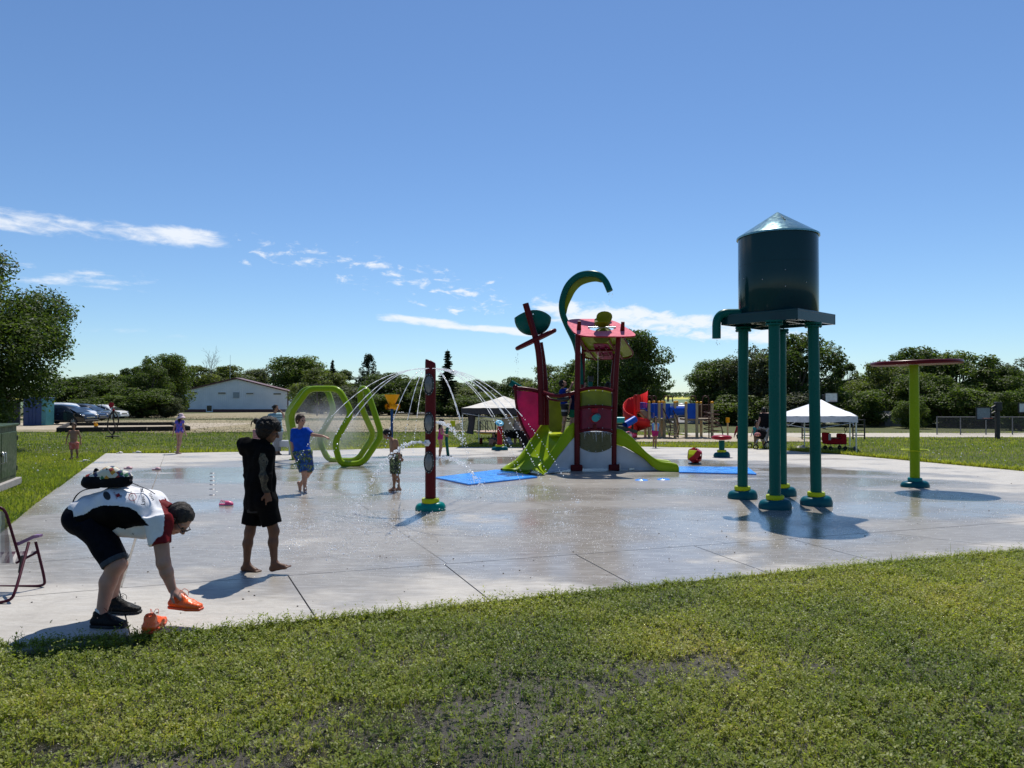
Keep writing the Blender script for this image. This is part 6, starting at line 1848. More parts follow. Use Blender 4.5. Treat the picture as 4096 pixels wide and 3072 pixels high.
# --- woman with bun
figure('woman with black hair bun in teal striped shirt, hand at her mouth', 'person', GY(1819),
    dict(head=c4(428, 215), shL=c4(478, 330, .10), shR=c4(335, 330, -.06), elR=c4(320, 470, -.08), wrR=c4(350, 580, -.12), elL=c4(575, 365, .05), wrL=c4(528, 285, -.06), haL=c4(500, 248, -.10),
         hpL=c4(490, 600, .06), hpR=c4(425, 600, -.06), knL=c4(490, 800, .06), anL=c4(478, 955, .06), knR=c4(440, 800, -.06), anR=c4(440, 960, -.06)),
    (.90, -.30, .08), 1.66, .013, SK_T, 'bun', H_BLK, shirt=dict(m=stripes('teal_stripes', [(.05, .16, .21), (.26, .42, .48)], 11), sleeve=.75, inf=.028, hem=-.06), shorts=dict(m=cloth('grey_trousers', (.20, .21, .23)), len=1.85, inf=.02), feetdir=(.7, -.6, 0), seed=10, slim=1.05)
# --- girl in sun hat
def cs(x, y, dy=0): return (600 + x / 3.4567, 1600 + y / 3.4567, dy)
hat = figure('girl in blue swimsuit and wide pink sun hat standing on the far slab', 'person', GY(1815),
    dict(head=cs(428, 232), shL=cs(368, 292, .04), shR=cs(455, 292, -.04), elL=cs(333, 390, .04), wrL=cs(318, 465, .02), elR=cs(468, 390, -.04), wrR=cs(492, 462, -.06), haR=cs(510, 500, -.08),
         hpL=cs(380, 440, .03), hpR=cs(432, 440, -.03), knL=cs(392, 580, .05), anL=cs(374, 712, .06), knR=cs(418, 580, -.04), anR=cs(388, 715, -.05)),
    (.70, .68, -.05), 1.28, .011, SK_P, 'flow', H_BLK, shirt=dict(m=pattern('blue_floral', [(.02, .06, .42), (.03, .10, .55), (.35, .06, .15)], 18), sleeve=.3, inf=.008, hem=-.06, name='swimsuit'), feetdir=(.9, .2, 0), kidhead=1.1, seed=11)
q, f, u, r = hat['q'], hat['f'], hat['u'], hat['r']; hs = hat['hs']; mb = MB(); rows_ = []
for i, (rad, zz_) in enumerate(((.0, .155), (.06, .152), (.095, .12), (.106, .06), (.110, .035), (.15, .015), (.185, -.03), (.19, -.05), (.183, -.05), (.11, .03))):
    rows_.append([q(cos(2 * pi * j / 24) * rad * (1.06 if cos(2 * pi * j / 24) < 0 else 1), zz_ - (.05 * max(0, -cos(2 * pi * j / 24)) * (rad > .14)), sin(2 * pi * j / 24) * rad) for j in range(24)])
mb.loft(rows_, closed=True); mb.build('sun_hat', cloth('pale_pink_cotton', (.62, .47, .50)), hat['body'])
# --- toddler in coral shorts
def ct(x, y, dy=0): return (0 + x / 4.046, 1550 + y / 4.046, dy)
figure('shirtless little boy in coral swim shorts walking on the grass', 'person', GY(1836),
    dict(head=ct(1196, 618), shR=ct(1128, 712, 0), shL=ct(1262, 712, 0), elR=ct(1088, 800, .03), wrR=ct(1070, 880, -.02), haR=ct(1066, 920, -.04), elL=ct(1300, 800, .03), wrL=ct(1306, 890, -.02), haL=ct(1310, 935, -.04),
         hpR=ct(1160, 905), hpL=ct(1232, 905), knR=ct(1158, 1030, -.05), anR=ct(1160, 1128, -.06), knL=ct(1246, 1020, .03), anL=ct(1252, 1110, .06)),
    (.05, -1, -.12), 1.05, .010, SK_T, 'short', H_BRN, shorts=dict(m=pattern('coral_print', [(.48, .11, .085), (.52, .15, .12), (.60, .24, .18)], 14), len=.75, inf=.020, top=.07), feetdir=(0, -1, 0), kidhead=1.3, seed=12, slim=1.0)
# --- on the ship deck
def cd(x, y, dy=0): return (2200 + x / 3.686, 1450 + y / 3.686, dy)
Yd = YF + .55
figure('boy in blue shirt on the ship looking up and holding the pump', 'person', Yd,
    dict(head=cd(188, 310, 0), shL=cd(190, 412, .09), shR=cd(172, 412, -.09), elL=cd(290, 405, .12), wrL=cd(318, 325, .1), haL=cd(330, 300, .1), elR=cd(268, 425, -.1), wrR=cd(318, 340, -.08), haR=cd(332, 305, -.06),
         hpL=cd(210, 630, .07), hpR=cd(212, 630, -.07), knL=cd(222, 830, .06), anL=cd(200, 985, .06), knR=cd(212, 830, -.06), anR=cd(188, 990, -.06)),
    (.75, -.1, .55), 1.30, .011, SK_L, 'short', H_BLK, shirt=dict(m=cloth('royal_blue_tee', (.008, .03, .20)), sleeve=.6, inf=.016, hem=-.04), shorts=dict(m=stripes('black_white_bar', [(.010, .010, .014), (.010, .010, .014), (.010, .011, .014), (.3, .3, .3)], 5), len=.78, inf=.022),
    feetdir=(.9, -.2, 0), kidhead=1.12, seed=13, base=P(2252, 1730, Yd))
figure('child in navy shirt and green shorts half hidden behind the front ship post', 'person', Yd - .1,
    dict(head=cd(400, 345), shL=cd(345, 455, .05), shR=cd(430, 455, -.05), elL=cd(300, 590, .0), wrL=cd(280, 700, -.02), haL=cd(268, 770, -.02), elR=cd(480, 420, .1), wrR=cd(512, 350, .1), haR=cd(520, 310, .1),
         hpL=cd(330, 720, .04), hpR=cd(385, 720, -.04), knL=cd(315, 860, .03), anL=cd(310, 975, .03), knR=cd(365, 860, -.03), anR=cd(365, 980, -.03)),
    (.3, .9, .3), 1.22, .012, SK_L, 'short', H_BRN, shirt=dict(m=cloth('navy_tee', (.008, .010, .03)), sleeve=.3, inf=.016), shorts=dict(m=cloth('green_swim', (.01, .10, .05)), len=.6, inf=.02), feetdir=(.3, .9, 0), kidhead=1.12, seed=14, base=P(2296, 1730, Yd - .1))
figure('dark curly-haired child whose head shows over the ship front rail', 'person', YB - .35,
    dict(head=(2432, 1546, 0), shL=(2420, 1580, 0), shR=(2446, 1580, 0), elL=(2416, 1610, 0), wrL=(2420, 1640, 0), elR=(2450, 1610, 0), wrR=(2446, 1640, 0), hpL=(2426, 1650, 0), hpR=(2440, 1650, 0), knL=(2426, 1690, 0), anL=(2426, 1718, 0), knR=(2440, 1690, 0), anR=(2440, 1718, 0)),
    (.2, .95, 0), 1.2, .013, SK_D, 'curly', H_BLK, shirt=dict(m=cloth('dark_tee', (.015, .015, .02)), sleeve=.5), shorts=dict(m=cloth('dark_swim', (.02, .02, .03)), len=.6), kidhead=1.15, seed=15, base=P(2433, 1726, YB - .35))
# --- girl in rainbow top
def cg(x, y, dy=0): return (2450 + x / 4.916, 1540 + y / 4.916, dy)
Yg = GY(1791)
figure('long-haired girl in rainbow top and magenta shorts walking toward the pad', 'person', Yg,
    dict(head=cg(850, 668), shR=cg(800, 762), shL=cg(898, 762), elR=cg(758, 860, .03), wrR=cg(735, 950, 0), haR=cg(728, 990, -.02), elL=cg(928, 860, .03), wrL=cg(962, 930, 0), haL=cg(990, 965, -.03),
         hpR=cg(810, 915), hpL=cg(864, 915), knR=cg(812, 1060, .04), anR=cg(802, 1195, .08), knL=cg(856, 1060, -.05), anL=cg(848, 1215, -.08)),
    (.02, -1, -.1), 1.25, .011, SK_T, 'flow', H_BLK, shirt=dict(m=stripes('rainbow_stripes', [(.45, .12, .25), (.5, .25, .06), (.15, .35, .5), (.05, .12, .5), (.25, .5, .5), (.5, .45, .2)], 4.2, 0), sleeve=0, inf=.012, scoop=True, name='top'),
    shorts=dict(m=cloth('magenta_swim', (.32, .02, .11)), len=.62, inf=.016), feetdir=(0, -1, 0), kidhead=1.12, seed=16)
# --- woman in black tank with the pushchair
def cw(x, y, dy=0): return (2840 + x / 3.687, 1550 + y / 3.687, dy)
Yw = GY(1793)
figure('woman in black tank top and pale capri trousers walking away with a pushchair', 'person', Yw,
    dict(head=cw(790, 335), shL=cw(752, 395, 0), shR=cw(860, 392, 0), elL=cw(728, 490, -.03), wrL=cw(710, 580, -.02), haL=cw(700, 610, 0), elR=cw(905, 470, .1), wrR=cw(915, 550, .3), hpL=cw(780, 600), hpR=cw(848, 600), knL=cw(765, 730, .05), anL=cw(792, 868, .15), knR=cw(828, 735, -.05), anR=cw(815, 878, -.12)),
    (.1, 1, -.05), 1.66, .012, SK_P, 'bun', H_BLK, shirt=dict(m=cloth('black_tank', (.010, .010, .012)), sleeve=0, inf=.022, hem=.0, scoop=True, name='tank_top'), shorts=dict(m=cloth('pale_grey_linen', (.34, .32, .31)), len=1.45, inf=.022), feetdir=(.3, .9, 0), seed=17, slim=1.1)
figure('child in teal swimsuit standing at the pushchair', 'person', Yw + 1.2,
    dict(head=cw(688, 520), shL=cw(655, 590), shR=cw(712, 590), elL=cw(632, 640), wrL=cw(612, 695, -.05), elR=cw(720, 640), wrR=cw(715, 690, -.1), hpL=cw(662, 690), hpR=cw(700, 690), knL=cw(662, 770), anL=cw(660, 835), knR=cw(695, 770), anR=cw(692, 835)),
    (.2, -.9, 0), 1.2, .013, SK_L, 'flow', H_BLK, shirt=dict(m=cloth('teal_lycra', (.03, .25, .27)), sleeve=0, inf=.012, scoop=True, name='swimsuit', hem=-.06), kidhead=1.15, seed=18)
figure('child in red long-sleeved top mostly hidden by the left water tower leg', 'person', Yw + 3.0,
    dict(head=cw(450, 500), shL=cw(402, 590), shR=cw(490, 590), elL=cw(380, 650), wrL=cw(362, 705), elR=cw(510, 650), wrR=cw(505, 700), hpL=cw(420, 710), hpR=cw(470, 710), knL=cw(420, 780), anL=cw(420, 835), knR=cw(470, 780), anR=cw(470, 835)),
    (0, -1, 0), 1.3, .014, SK_L, 'short', H_BRN, shirt=dict(m=cloth('red_rash', (.40, .03, .04)), sleeve=1.9, inf=.012), shorts=dict(m=cloth('dark_swim2', (.03, .03, .05)), len=.7), kidhead=1.12, seed=19)
# --- group under the left canopy
def cu(x, y, dy=0): return (1820 + x / 5.927, 1540 + y / 5.927, dy)
Yu = GY(1783)
figure('man in sunglasses and beige tee standing under the dark-edged canopy', 'person', Yu,
    dict(head=cu(1275, 685), shR=cu(1170, 790), shL=cu(1350, 790), elR=cu(1138, 930, .02), wrR=cu(1142, 1060, -.02), elL=cu(1368, 940, .02), wrL=cu(1352, 1075, -.04), hpR=cu(1210, 1090), hpL=cu(1310, 1090), knR=cu(1205, 1270), anR=cu(1205, 1405), knL=cu(1312, 1270), anL=cu(1312, 1405)),
    (-.05, -1, -.02), 1.76, .014, SK_T, 'short', H_BLK, shirt=dict(m=pattern('beige_tee', [(.42, .38, .30), (.44, .40, .31)], 3), sleeve=.8, inf=.03, hem=-.08), shorts=dict(m=cloth('black_shorts2', (.012, .012, .013)), len=.95, inf=.035), seed=20, slim=1.1)
figure('person in grey tank top and black shorts behind the ship prow', 'person', Yu + .2,
    dict(head=cu(1480, 735), shR=cu(1425, 850), shL=cu(1540, 850), elR=cu(1400, 960), wrR=cu(1395, 1060), elL=cu(1560, 960), wrL=cu(1565, 1060), hpR=cu(1440, 1090), hpL=cu(1520, 1090), knR=cu(1430, 1270), anR=cu(1420, 1405), knL=cu(1540, 1270), anL=cu(1555, 1405)),
    (.2, -.95, 0), 1.66, .014, SK_L, 'short', H_BLK, shirt=dict(m=cloth('grey_tank', (.32, .30, .33)), sleeve=0, inf=.022, scoop=True, hem=-.04), shorts=dict(m=cloth('black_long_shorts', (.012, .012, .014)), len=1.0, inf=.04), seed=21, slim=1.15)
figure('person in black trousers standing beside the left slide, partly hidden', 'person', GY(1801),
    dict(head=cu(1640, 740), shR=cu(1580, 870), shL=cu(1700, 870), elR=cu(1550, 970), wrR=cu(1600, 1030, -.1), elL=cu(1720, 980), wrL=cu(1700, 1080), hpR=cu(1620, 1110), hpL=cu(1690, 1110), knR=cu(1630, 1320), anR=cu(1630, 1500), knL=cu(1695, 1320), anL=cu(1700, 1500)),
    (.3, .9, 0), 1.66, .014, SK_L, 'long', H_BLK, shirt=dict(m=cloth('blush_top', (.45, .30, .26)), sleeve=.6, inf=.02), shorts=dict(m=cloth('black_trousers', (.010, .010, .012)), len=1.9, inf=.03), seed=22)
zs = 1781
figure('woman with long dark hair sitting on the grass under the canopy', 'person', Yu - .3,
    dict(head=cu(918, 1185), shR=cu(880, 1270, .05), shL=cu(955, 1270, -.02), elR=cu(800, 1310, -.1), wrR=cu(850, 1340, -.25), elL=cu(960, 1340, -.1), wrL=cu(900, 1350, -.25), hpR=cu(900, 1400, .1), hpL=cu(950, 1400, .1), knR=cu(845, 1300, -.25), anR=cu(815, 1410, -.4), knL=cu(890, 1300, -.25), anL=cu(870, 1412, -.42)),
    (-.2, -.95, .05), 1.60, .014, SK_L, 'flow', H_BLK, shirt=dict(m=cloth('slate_top', (.06, .07, .09)), sleeve=.4), shorts=dict(m=cloth('grey_print_shorts', (.16, .14, .16)), len=.8), seed=23, feetdir=(-.5, -.8, 0))
figure('small girl in pale pink sitting behind the dial post', 'person', Yu - .2,
    dict(head=cu(1000, 1270), shR=cu(975, 1325, .03), shL=cu(1030, 1325, -.03), elR=cu(965, 1370, -.05), wrR=cu(985, 1390, -.15), elL=cu(1040, 1370, -.05), wrL=cu(1010, 1390, -.15), hpR=cu(985, 1415, .05), hpL=cu(1025, 1415, .05), knR=cu(975, 1365, -.18), anR=cu(970, 1425, -.25), knL=cu(1020, 1365, -.18), anL=cu(1015, 1425, -.25)),
    (-.1, -1, 0), 1.05, .014, SK_L, 'long', H_BRN, shirt=dict(m=cloth('pale_pink_top', (.40, .26, .30)), sleeve=.5), shorts=dict(m=cloth('pink_shorts', (.35, .18, .24)), len=.8), kidhead=1.2, seed=24, feetdir=(-.2, -.9, 0))
figure('child wrapped in pale striped top sitting hunched right of the dial post', 'person', Yu - .4,
    dict(head=cu(1190, 1195, -.05), shR=cu(1225, 1275, -.1), shL=cu(1255, 1260, .1), elR=cu(1190, 1340, -.15), wrR=cu(1160, 1370, -.1), elL=cu(1200, 1330, .15), wrL=cu(1170, 1360, .1), hpR=cu(1315, 1405, -.07), hpL=cu(1320, 1405, .07), knR=cu(1170, 1330, -.08), anR=cu(1140, 1420, -.08), knL=cu(1175, 1330, .08), anL=cu(1145, 1420, .08)),
    (-.9, -.2, -.3), 1.45, .014, SK_L, 'short', H_BLK, shirt=dict(m=stripes('pale_blue_stripes', [(.28, .27, .30), (.42, .42, .46), (.2, .24, .34)], 12), sleeve=0, inf=.02, scoop=True), shorts=dict(m=cloth('blue_grey_shorts', (.16, .2, .28)), len=.8), seed=25, feetdir=(-1, 0, 0))
# ================================================================= MAN BENDING OVER, BACKPACK, SHOES, CHAIR
def cm(x, y, dy=0.0): return P(250 + x / 2.2417, 1820 + y / 2.2417, YM + dy)
YM = GY(2512) + .03
vx = .0065
pel, mid_b, chest, nkb = cm(258, 530, .17), cm(500, 468, .17), cm(745, 480, .17), cm(900, 525, .17)
hR, hL = cm(285, 600, .06), cm(290, 600, .28)
kR, kL = cm(478, 985, .0), cm(500, 985, .34)
aR, aL = cm(345, 1440, .0), cm(452, 1290, .36)
sR, sL = cm(865, 600, .0), cm(855, 560, .36)
eR, wR = cm(905, 965, -.02), cm(985, 1205, .02)
eL, wL = cm(650, 430, .44), cm(560, 315, .28)
S = SDF(vx); LAT = V(0, 1, 0)
def mtorso(S, inf):
    for e in (-1, -.33, .33, 1):
        S.cap(pel + LAT * e * .075, mid_b + LAT * e * .085, .122 + inf, .124 + inf, .06).cap(mid_b + LAT * e * .085, chest + LAT * e * .10, .124 + inf, .116 + inf, .06)
    S.cap(sR + V(0, .03, 0), sL - V(0, .03, 0), .075 + inf, None, .06).cap(chest, nkb, .10 + inf, .07 + inf, .05)
mtorso(S, -.03)
for a, b, c, in ((hR, kR, aR), (hL, kL, aL)):
    S.cap(a, b, .092, .068, .05).cap(b, b.lerp(c, .33) + V(-.02, 0, 0), .064, .060, .03).cap(b.lerp(c, .33) + V(-.02, 0, 0), c, .060, .038, .03).cap(c, c - V(.0, 0, .06), .039, .036, .02)
S.cap(sR, eR, .064, .050, .04).cap(eR, eR.lerp(wR, .35), .050, .047, .02).cap(eR.lerp(wR, .35), wR, .047, .031, .02)
S.cap(sL, eL, .060, .047, .04).cap(eL, wL, .046, .031, .02)
fM, uM = V(.56, -.06, -.82).normalized(), V(.82, 0, .56)
hM = cm(1045, 572, .17)
S.cap(nkb, hM - fM * .03 - V(0, 0, 0), .066, .060, .04)
f_, u_, r_, qM = head(S, hM, fM, uM, 1.02)
# gripping hand: palm over the shoe collar, fingers curled round it
hand(S, wR, cm(1065, 1262, .03) - wR, V(-.25, .35, -.9), 1.08, .75)
hand(S, wL, cm(520, 268, .16) - wL, V(0, -.4, -.6), 1.0, .3)
man = mk('person', S, SK_P, None, origin=Vector((pel.x, pel.y, gz(pel.y))))
tag(man, 'man in white, black and maroon polo bending over to pick up an orange shoe', 'person')
eyes(man, qM, 1.02)
HS, n_ = hair_cap(qM, f_, u_, r_, 1.02, .0065, 'short', 3); HS.cut(qM(.062, .055, 0), n_).cut(qM(0, -.075, 0), -u_)
mk('hair', HS, pm('hair_greying', (.035, .028, .024), .5, var=.5, nscale=70, bumps=.9, bscale=140, spec=.2), man, wrinkle(.0035, 190, 2))
mb = MB()
for e in (-1, 1):
    c = qM(.112, -.002, e * .032); mb.tube([c + u_ * .018 * cos(a) + r_ * .026 * sin(a) for a in np.linspace(0, 2 * pi, 17)[:-1]], .0028, 5, closed=True)
    mb.tube([c + r_ * e * .026, qM(.05, .005, e * .078), qM(-.01, .006, e * .080)], .0026, 5)
mb.tube([qM(.115, .004, -.008), qM(.115, .004, .008)], .0026, 5)
mb.build('glasses', m_black, man)
# polo shirt: white with black flank and maroon yoke, hanging belly
S = SDF(vx); mtorso(S, .012)
S.cap(cm(540, 590, .17), cm(760, 620, .17), .10, .085, .06).cap(cm(560, 650, .10), cm(740, 668, .10), .075, .07, .05).cap(cm(560, 650, .24), cm(740, 668, .24), .075, .07, .05)
SLv = (cm(852, 560, .02), cm(878, 800, -.02))
S.cap(SLv[0], SLv[1], .098, .082, .05, True)
S.cap(sL, sL.lerp(eL, .6), .085, .080, .05, True)
hd = (pel - mid_b).normalized()
S.cut(pel + hd * .075 + V(0, 0, .0), (hd + V(-.25, 0, -.42)).normalized())
S.ell(nkb + V(.10, 0, -.01), (.075, .085, .085), None, 0, 's')
m_pw = cloth('white_polyester', (.68, .68, .70), .06, .25, .6); m_pb = cloth('black_polyester', (.004, .004, .005), .2, .25, .6); m_pr = cloth('maroon_polyester', (.135, .012, .016), .15, .25, .6)
def cmi(c):
    """world centre -> the drawing coordinates used above"""
    X, Yc, Z = c[:, 0], c[:, 1], c[:, 2]; cp, sp_ = cos(PITCH), sin(PITCH)
    fw = Yc * cp + (Z - HC) * sp_; up_ = -Yc * sp_ + (Z - HC) * cp
    px, py = CX + F * X / fw, CY - F * up_ / fw
    return (px - 250) * 2.2417, (py - 1820) * 2.2417
blk = [(80, 560), (205, 530), (270, 480), (360, 452), (470, 452), (600, 470), (660, 505), (720, 570), (770, 632), (650, 640), (560, 665), (500, 650), (400, 700), (80, 760)]
red = [(860, 395), (930, 430), (1010, 480), (1010, 700), (960, 900), (800, 815), (806, 795), (850, 740), (890, 725), (905, 690), (912, 600), (915, 545), (880, 440)]
def inpoly(x, y, p):
    ins = np.zeros(x.shape, bool)
    for i in range(len(p)):
        (x0, y0), (x1, y1) = p[i], p[(i + 1) % len(p)]
        if y0 == y1: continue
        ins ^= ((y0 > y) != (y1 > y)) & (x < (x1 - x0) * (y - y0) / (y1 - y0) + x0)
    return ins
def polo(c):
    # panels are sewn alike on both sides, so the depth plays no part
    c2_ = c.copy(); c2_[:, 1] = np.minimum(c[:, 1], 2 * (YM + .17) - c[:, 1])
    x, y = cmi(c2_); m_ = np.zeros(len(c), np.int32)
    m_[inpoly(x, y, blk)] = 1; m_[inpoly(x, y, red)] = 2
    return m_
polo_o = mk('polo_shirt', S, [m_pw, m_pb, m_pr], man, wrinkle(.0045, 30, 8), polo)
S = SDF(vx); S.cap(nkb + V(-.04, 0, .03), nkb + V(.045, 0, .0), .092, .082, .02, True); S.cap(nkb + V(-.05, 0, .03), nkb + V(.06, 0, -.004), .068, .066, .0, True, 's')
mk('collar', S, m_pr, polo_o)
# denim shorts with turned-up hem
S = SDF(vx)
for e in (-1, 0, 1): S.cap(pel + LAT * e * .08 + V(-.03, 0, -.02), pel + LAT * e * .08 + V(.06, 0, -.05), .136, .13, .05)
S.cap(hR + V(-.02, 0, 0), hR.lerp(kR, .95), .128, .090, .05, True).cap(hL + V(-.02, 0, 0), hL.lerp(kL, .95), .128, .090, .05, True)
m_den = cloth('dark_denim', (.005, .006, .010), .25, .5)
sho = mk('shorts', S, m_den, man, wrinkle(.004, 34, 4))
for a, b in ((hR, kR), (hL, kL)):
    S = SDF(vx); S.cap(a.lerp(b, .86), a.lerp(b, .965), .099, .096, .01, True); mk('turn_up', S, cloth('denim_inside', (.05, .06, .075), .2, .5), sho)
# socks and black lace shoes
def shoe(name, heel, toe, ank, m, m_sole, parent, org=None, vox=.006, r=1.0, laces=True, m_l=None):
    """trainer: sole, upper rising to the collar, tongue and laces"""
    d = (toe - heel); L = d.length; d.normalize(); sd = V(0, 0, 1).cross(d).normalized(); up_ = d.cross(sd)
    S = SDF(vox); pt = lambda a, s_, h: heel + d * a * L + sd * s_ * r + up_ * h * r
    for s_ in (-.018, .018): S.cap(pt(.12, s_, .045), pt(.62, s_, .040), .030 * r, .030 * r, .02).cap(pt(.62, s_ * 1.1, .040), pt(.90, s_ * .9, .030), .031 * r, .022 * r, .02)
    S.cap(pt(.14, 0, .05), pt(.20, 0, .105), .036 * r, .038 * r, .02).cap(pt(.24, 0, .10), pt(.60, 0, .055), .036 * r, .026 * r, .02)
    S.ell(pt(.19, 0, .135), (.034 * r, .026 * r, .03 * r), (d, sd, up_), 0, 's').cut(pt(0, 0, .012), -up_)
    u_o = mk(name, S, m, parent, wrinkle(.0012, 140, 3), origin=org)
    S = SDF(vox)
    for s_ in (-.016, .016): S.cap(pt(.10, s_, .012), pt(.62, s_ * 1.3, .010), .030 * r, .034 * r, .015).cap(pt(.62, s_ * 1.3, .010), pt(.93, s_, .014), .034 * r, .022 * r, .015)
    S.cut(pt(0, 0, .022), up_).cut(pt(0, 0, .0), -up_)
    mk('sole', S, m_sole, u_o)
    if laces:
        mb = MB()
        for i in range(5):
            a = .34 + .07 * i; h = .128 - .017 * i
            mb.tube([pt(a, -.030, h - .03), pt(a, 0, h - .004), pt(a, .030, h - .03)], .0028 * r, 5)
        for s_ in (-1, 1): mb.tube(curve_pts([pt(.32, 0, .115), pt(.38, s_ * .02, .15), pt(.50, s_ * .025, .135), pt(.52, s_ * .02, .105)], 4), .0022 * r, 5)
        mb.build('lace', m_l or m, u_o, stuff=True)
    return u_o
m_sblk = pm('black_shoe_mesh', (.005, .005, .0055), .5, bumps=.6, bscale=90, spec=.15); m_sole_b = pm('black_rubber', (.012, .012, .012), .7)
m_sock = cloth('white_sock', (.62, .61, .60), .05)
zg = gz(YM)
for ank, hx, tx, dy in ((aR, 262, 570, 0.0), (aL, 405, 700, .36)):
    h = cm(hx, 1500, dy); t_ = cm(tx, 1500, dy - .02); h.z = t_.z = zg + .002
    so = shoe('shoe', h, t_, ank, m_sblk, m_sole_b, man)
    S = SDF(.006); S.cap(V(ank.x, ank.y, zg + .10), V(ank.x, ank.y, zg + .145), .043, .042, .01, True); mk('sock', S, m_sock, man)
# printed lettering on the back, laid on the cloth
from mathutils.bvhtree import BVHTree
bv = BVHTree.FromPolygons([tuple(v_.co) for v_ in polo_o.data.vertices], [tuple(p.vertices) for p in polo_o.data.polygons])
m_ink = pm('black_print', (.012, .012, .014), .6); m_inkr = pm('red_print', (.30, .015, .02), .6)
PO = WLOC[polo_o.name]
def prnt(txt, c_px, right_px, height, m, name='lettering', shapes=None):
    """project flat artwork onto the shirt: c_px centre, right_px a point to the right of it in reading direction (drawing coordinates)"""
    c = cm(*c_px, -.02); rt = (cm(*right_px, -.02) - c).normalized(); vw = (c - V(0, 0, HC)).normalized()
    upv = rt.cross(vw); upv = -upv if upv.dot(V(1, 0, 0)) < 0 and abs(upv.x) > .5 else upv
    vs_, fs = [], []
    if txt:
        cu_ = bpy.data.curves.new('t', 'FONT'); cu_.body = txt; cu_.size = 1.0; cu_.align_x = 'CENTER'; cu_.align_y = 'CENTER'; cu_.resolution_u = 2
        to = bpy.data.objects.new('t', cu_); COL.objects.link(to)
        dg = bpy.context.evaluated_depsgraph_get(); me = to.evaluated_get(dg).to_mesh()
        vs_ = [(v_.co.x, v_.co.y) for v_ in me.vertices]; fs = [tuple(p.vertices) for p in me.polygons]
        to.evaluated_get(dg).to_mesh_clear(); bpy.data.objects.remove(to); bpy.data.curves.remove(cu_)
    else: vs_, fs = shapes
    out_ = []; eye = V(0, 0, HC)
    for x, y in vs_:
        p = c + rt * x * height + upv * y * height
        d = (p - eye).normalized(); hit = bv.ray_cast(eye - PO, d)
        out_.append((hit[0] + PO + hit[1] * .0012) if hit[0] is not None else p)
    # tiny facets need no volume: this is ink lying on the cloth
    return mesh_obj(name, np.array([tuple(p) for p in out_], np.float32), fs, m, polo_o, None, None, False)
def ring_shape(rx, ry, th, n=24):
    a = [(rx * cos(2 * pi * i / n), ry * sin(2 * pi * i / n)) for i in range(n)]; b = [(x * (1 - th), y * (1 - th)) for x, y in a]
    return a + b, [(i, (i + 1) % n, n + (i + 1) % n, n + i) for i in range(n)]
prnt('archery', (725, 375), (740, 470), .045, m_ink)
prnt('TEAM', (795, 372), (820, 425), .026, m_ink)
prnt('OBSESSION', (628, 378), (650, 440), .020, m_ink)
prnt('BOWS', (603, 366), (615, 395), .011, m_ink)
prnt(None, (628, 378), (650, 440), .030, m_inkr, 'emblem', ring_shape(1.0, .9, .12))
prnt('B', (522, 375), (545, 385), .032, m_ink)
prnt('BOWNING', (475, 365), (490, 400), .012, m_inkr)
prnt(None, (500, 362), (520, 400), .026, m_inkr, 'emblem', ([(-.5, -.55), (.5, -.55), (.5, .45), (-.5, .45)], [(0, 1, 2, 3)]))
prnt(None, (398, 366), (420, 405), .036, m_ink, 'emblem', ([(0, 0)] + [(cos(2 * pi * i / 20) * q_, sin(2 * pi * i / 20) * .62 * q_) for q_ in (.35, .7, 1) for i in range(20)], [(0, 1 + i, 1 + (i + 1) % 20) for i in range(20)] + [(1 + 20 * k + i, 21 + 20 * k + i, 21 + 20 * k + (i + 1) % 20, 1 + 20 * k + (i + 1) % 20) for k in (0, 1) for i in range(20)]))
prnt('N', (632, 708), (655, 712), .022, m_ink)
# backpack lying on his back: black body, harlequin-print flap
bp = thing('backpack', 'black backpack with multicoloured harlequin flap lying on the bending man', 'backpack', cm(400, 290, .17))
S = SDF(.007)
for e in (-.10, 0, .10): S.cap(cm(225, 245, .17 + e), cm(555, 225, .17 + e), .045, .052, .025).cap(cm(215, 205, .17 + e), cm(430, 160, .17 + e), .020, .045, .03).cap(cm(430, 160, .17 + e), cm(570, 195, .17 + e), .050, .040, .03)
S.cut(cm(400, 300, .17), (0, 0, -1))
m_har, t, b = nt_new('harlequin_print')
tcn = nn(t, 'ShaderNodeTexCoord'); mpn = nn(t, 'ShaderNodeMapping'); mpn.inputs['Rotation'].default_value = (.2, .78, .35); mpn.inputs['Scale'].default_value = (1, 1, 1)
t.links.new(tcn.outputs['Object'], mpn.inputs[0]); sc3 = nn(t, 'ShaderNodeVectorMath', operation='SCALE'); sc3.inputs['Scale'].default_value = 36; t.links.new(mpn.outputs[0], sc3.inputs[0])
fl = nn(t, 'ShaderNodeVectorMath', operation='FLOOR'); t.links.new(sc3.outputs[0], fl.inputs[0])
wn_ = nn(t, 'ShaderNodeTexWhiteNoise', noise_dimensions='3D'); t.links.new(fl.outputs[0], wn_.inputs[0])
cr_ = nn(t, 'ShaderNodeValToRGB'); t.links.new(wn_.outputs['Value'], cr_.inputs[0]); cr_.color_ramp.interpolation = 'CONSTANT'
e = cr_.color_ramp.elements; e[0].position = 0; e[0].color = (.62, .60, .50, 1); e[1].position = .45; e[1].color = (.02, .03, .10, 1)
for p_, c_ in ((.58, (.28, .03, .02, 1)), (.70, (.03, .16, .07, 1)), (.82, (.55, .27, .03, 1)), (.9, (.02, .02, .02, 1))): q_ = e.new(p_); q_.color = c_
t.links.new(cr_.outputs[0], b.inputs['Base Color']); b.inputs['Roughness'].default_value = .8
m_nyl = cloth('black_nylon', (.010, .010, .012), .2, .4, .6)
def bpm(c):
    x, y = cmi(c); return ((y < 232 - .10 * (x - 190)) & ((x > 335) | (y < 195))).astype(np.int32)
mk('pack_body', S, [m_nyl, m_har], bp, wrinkle(.0035, 45, 6), bpm)
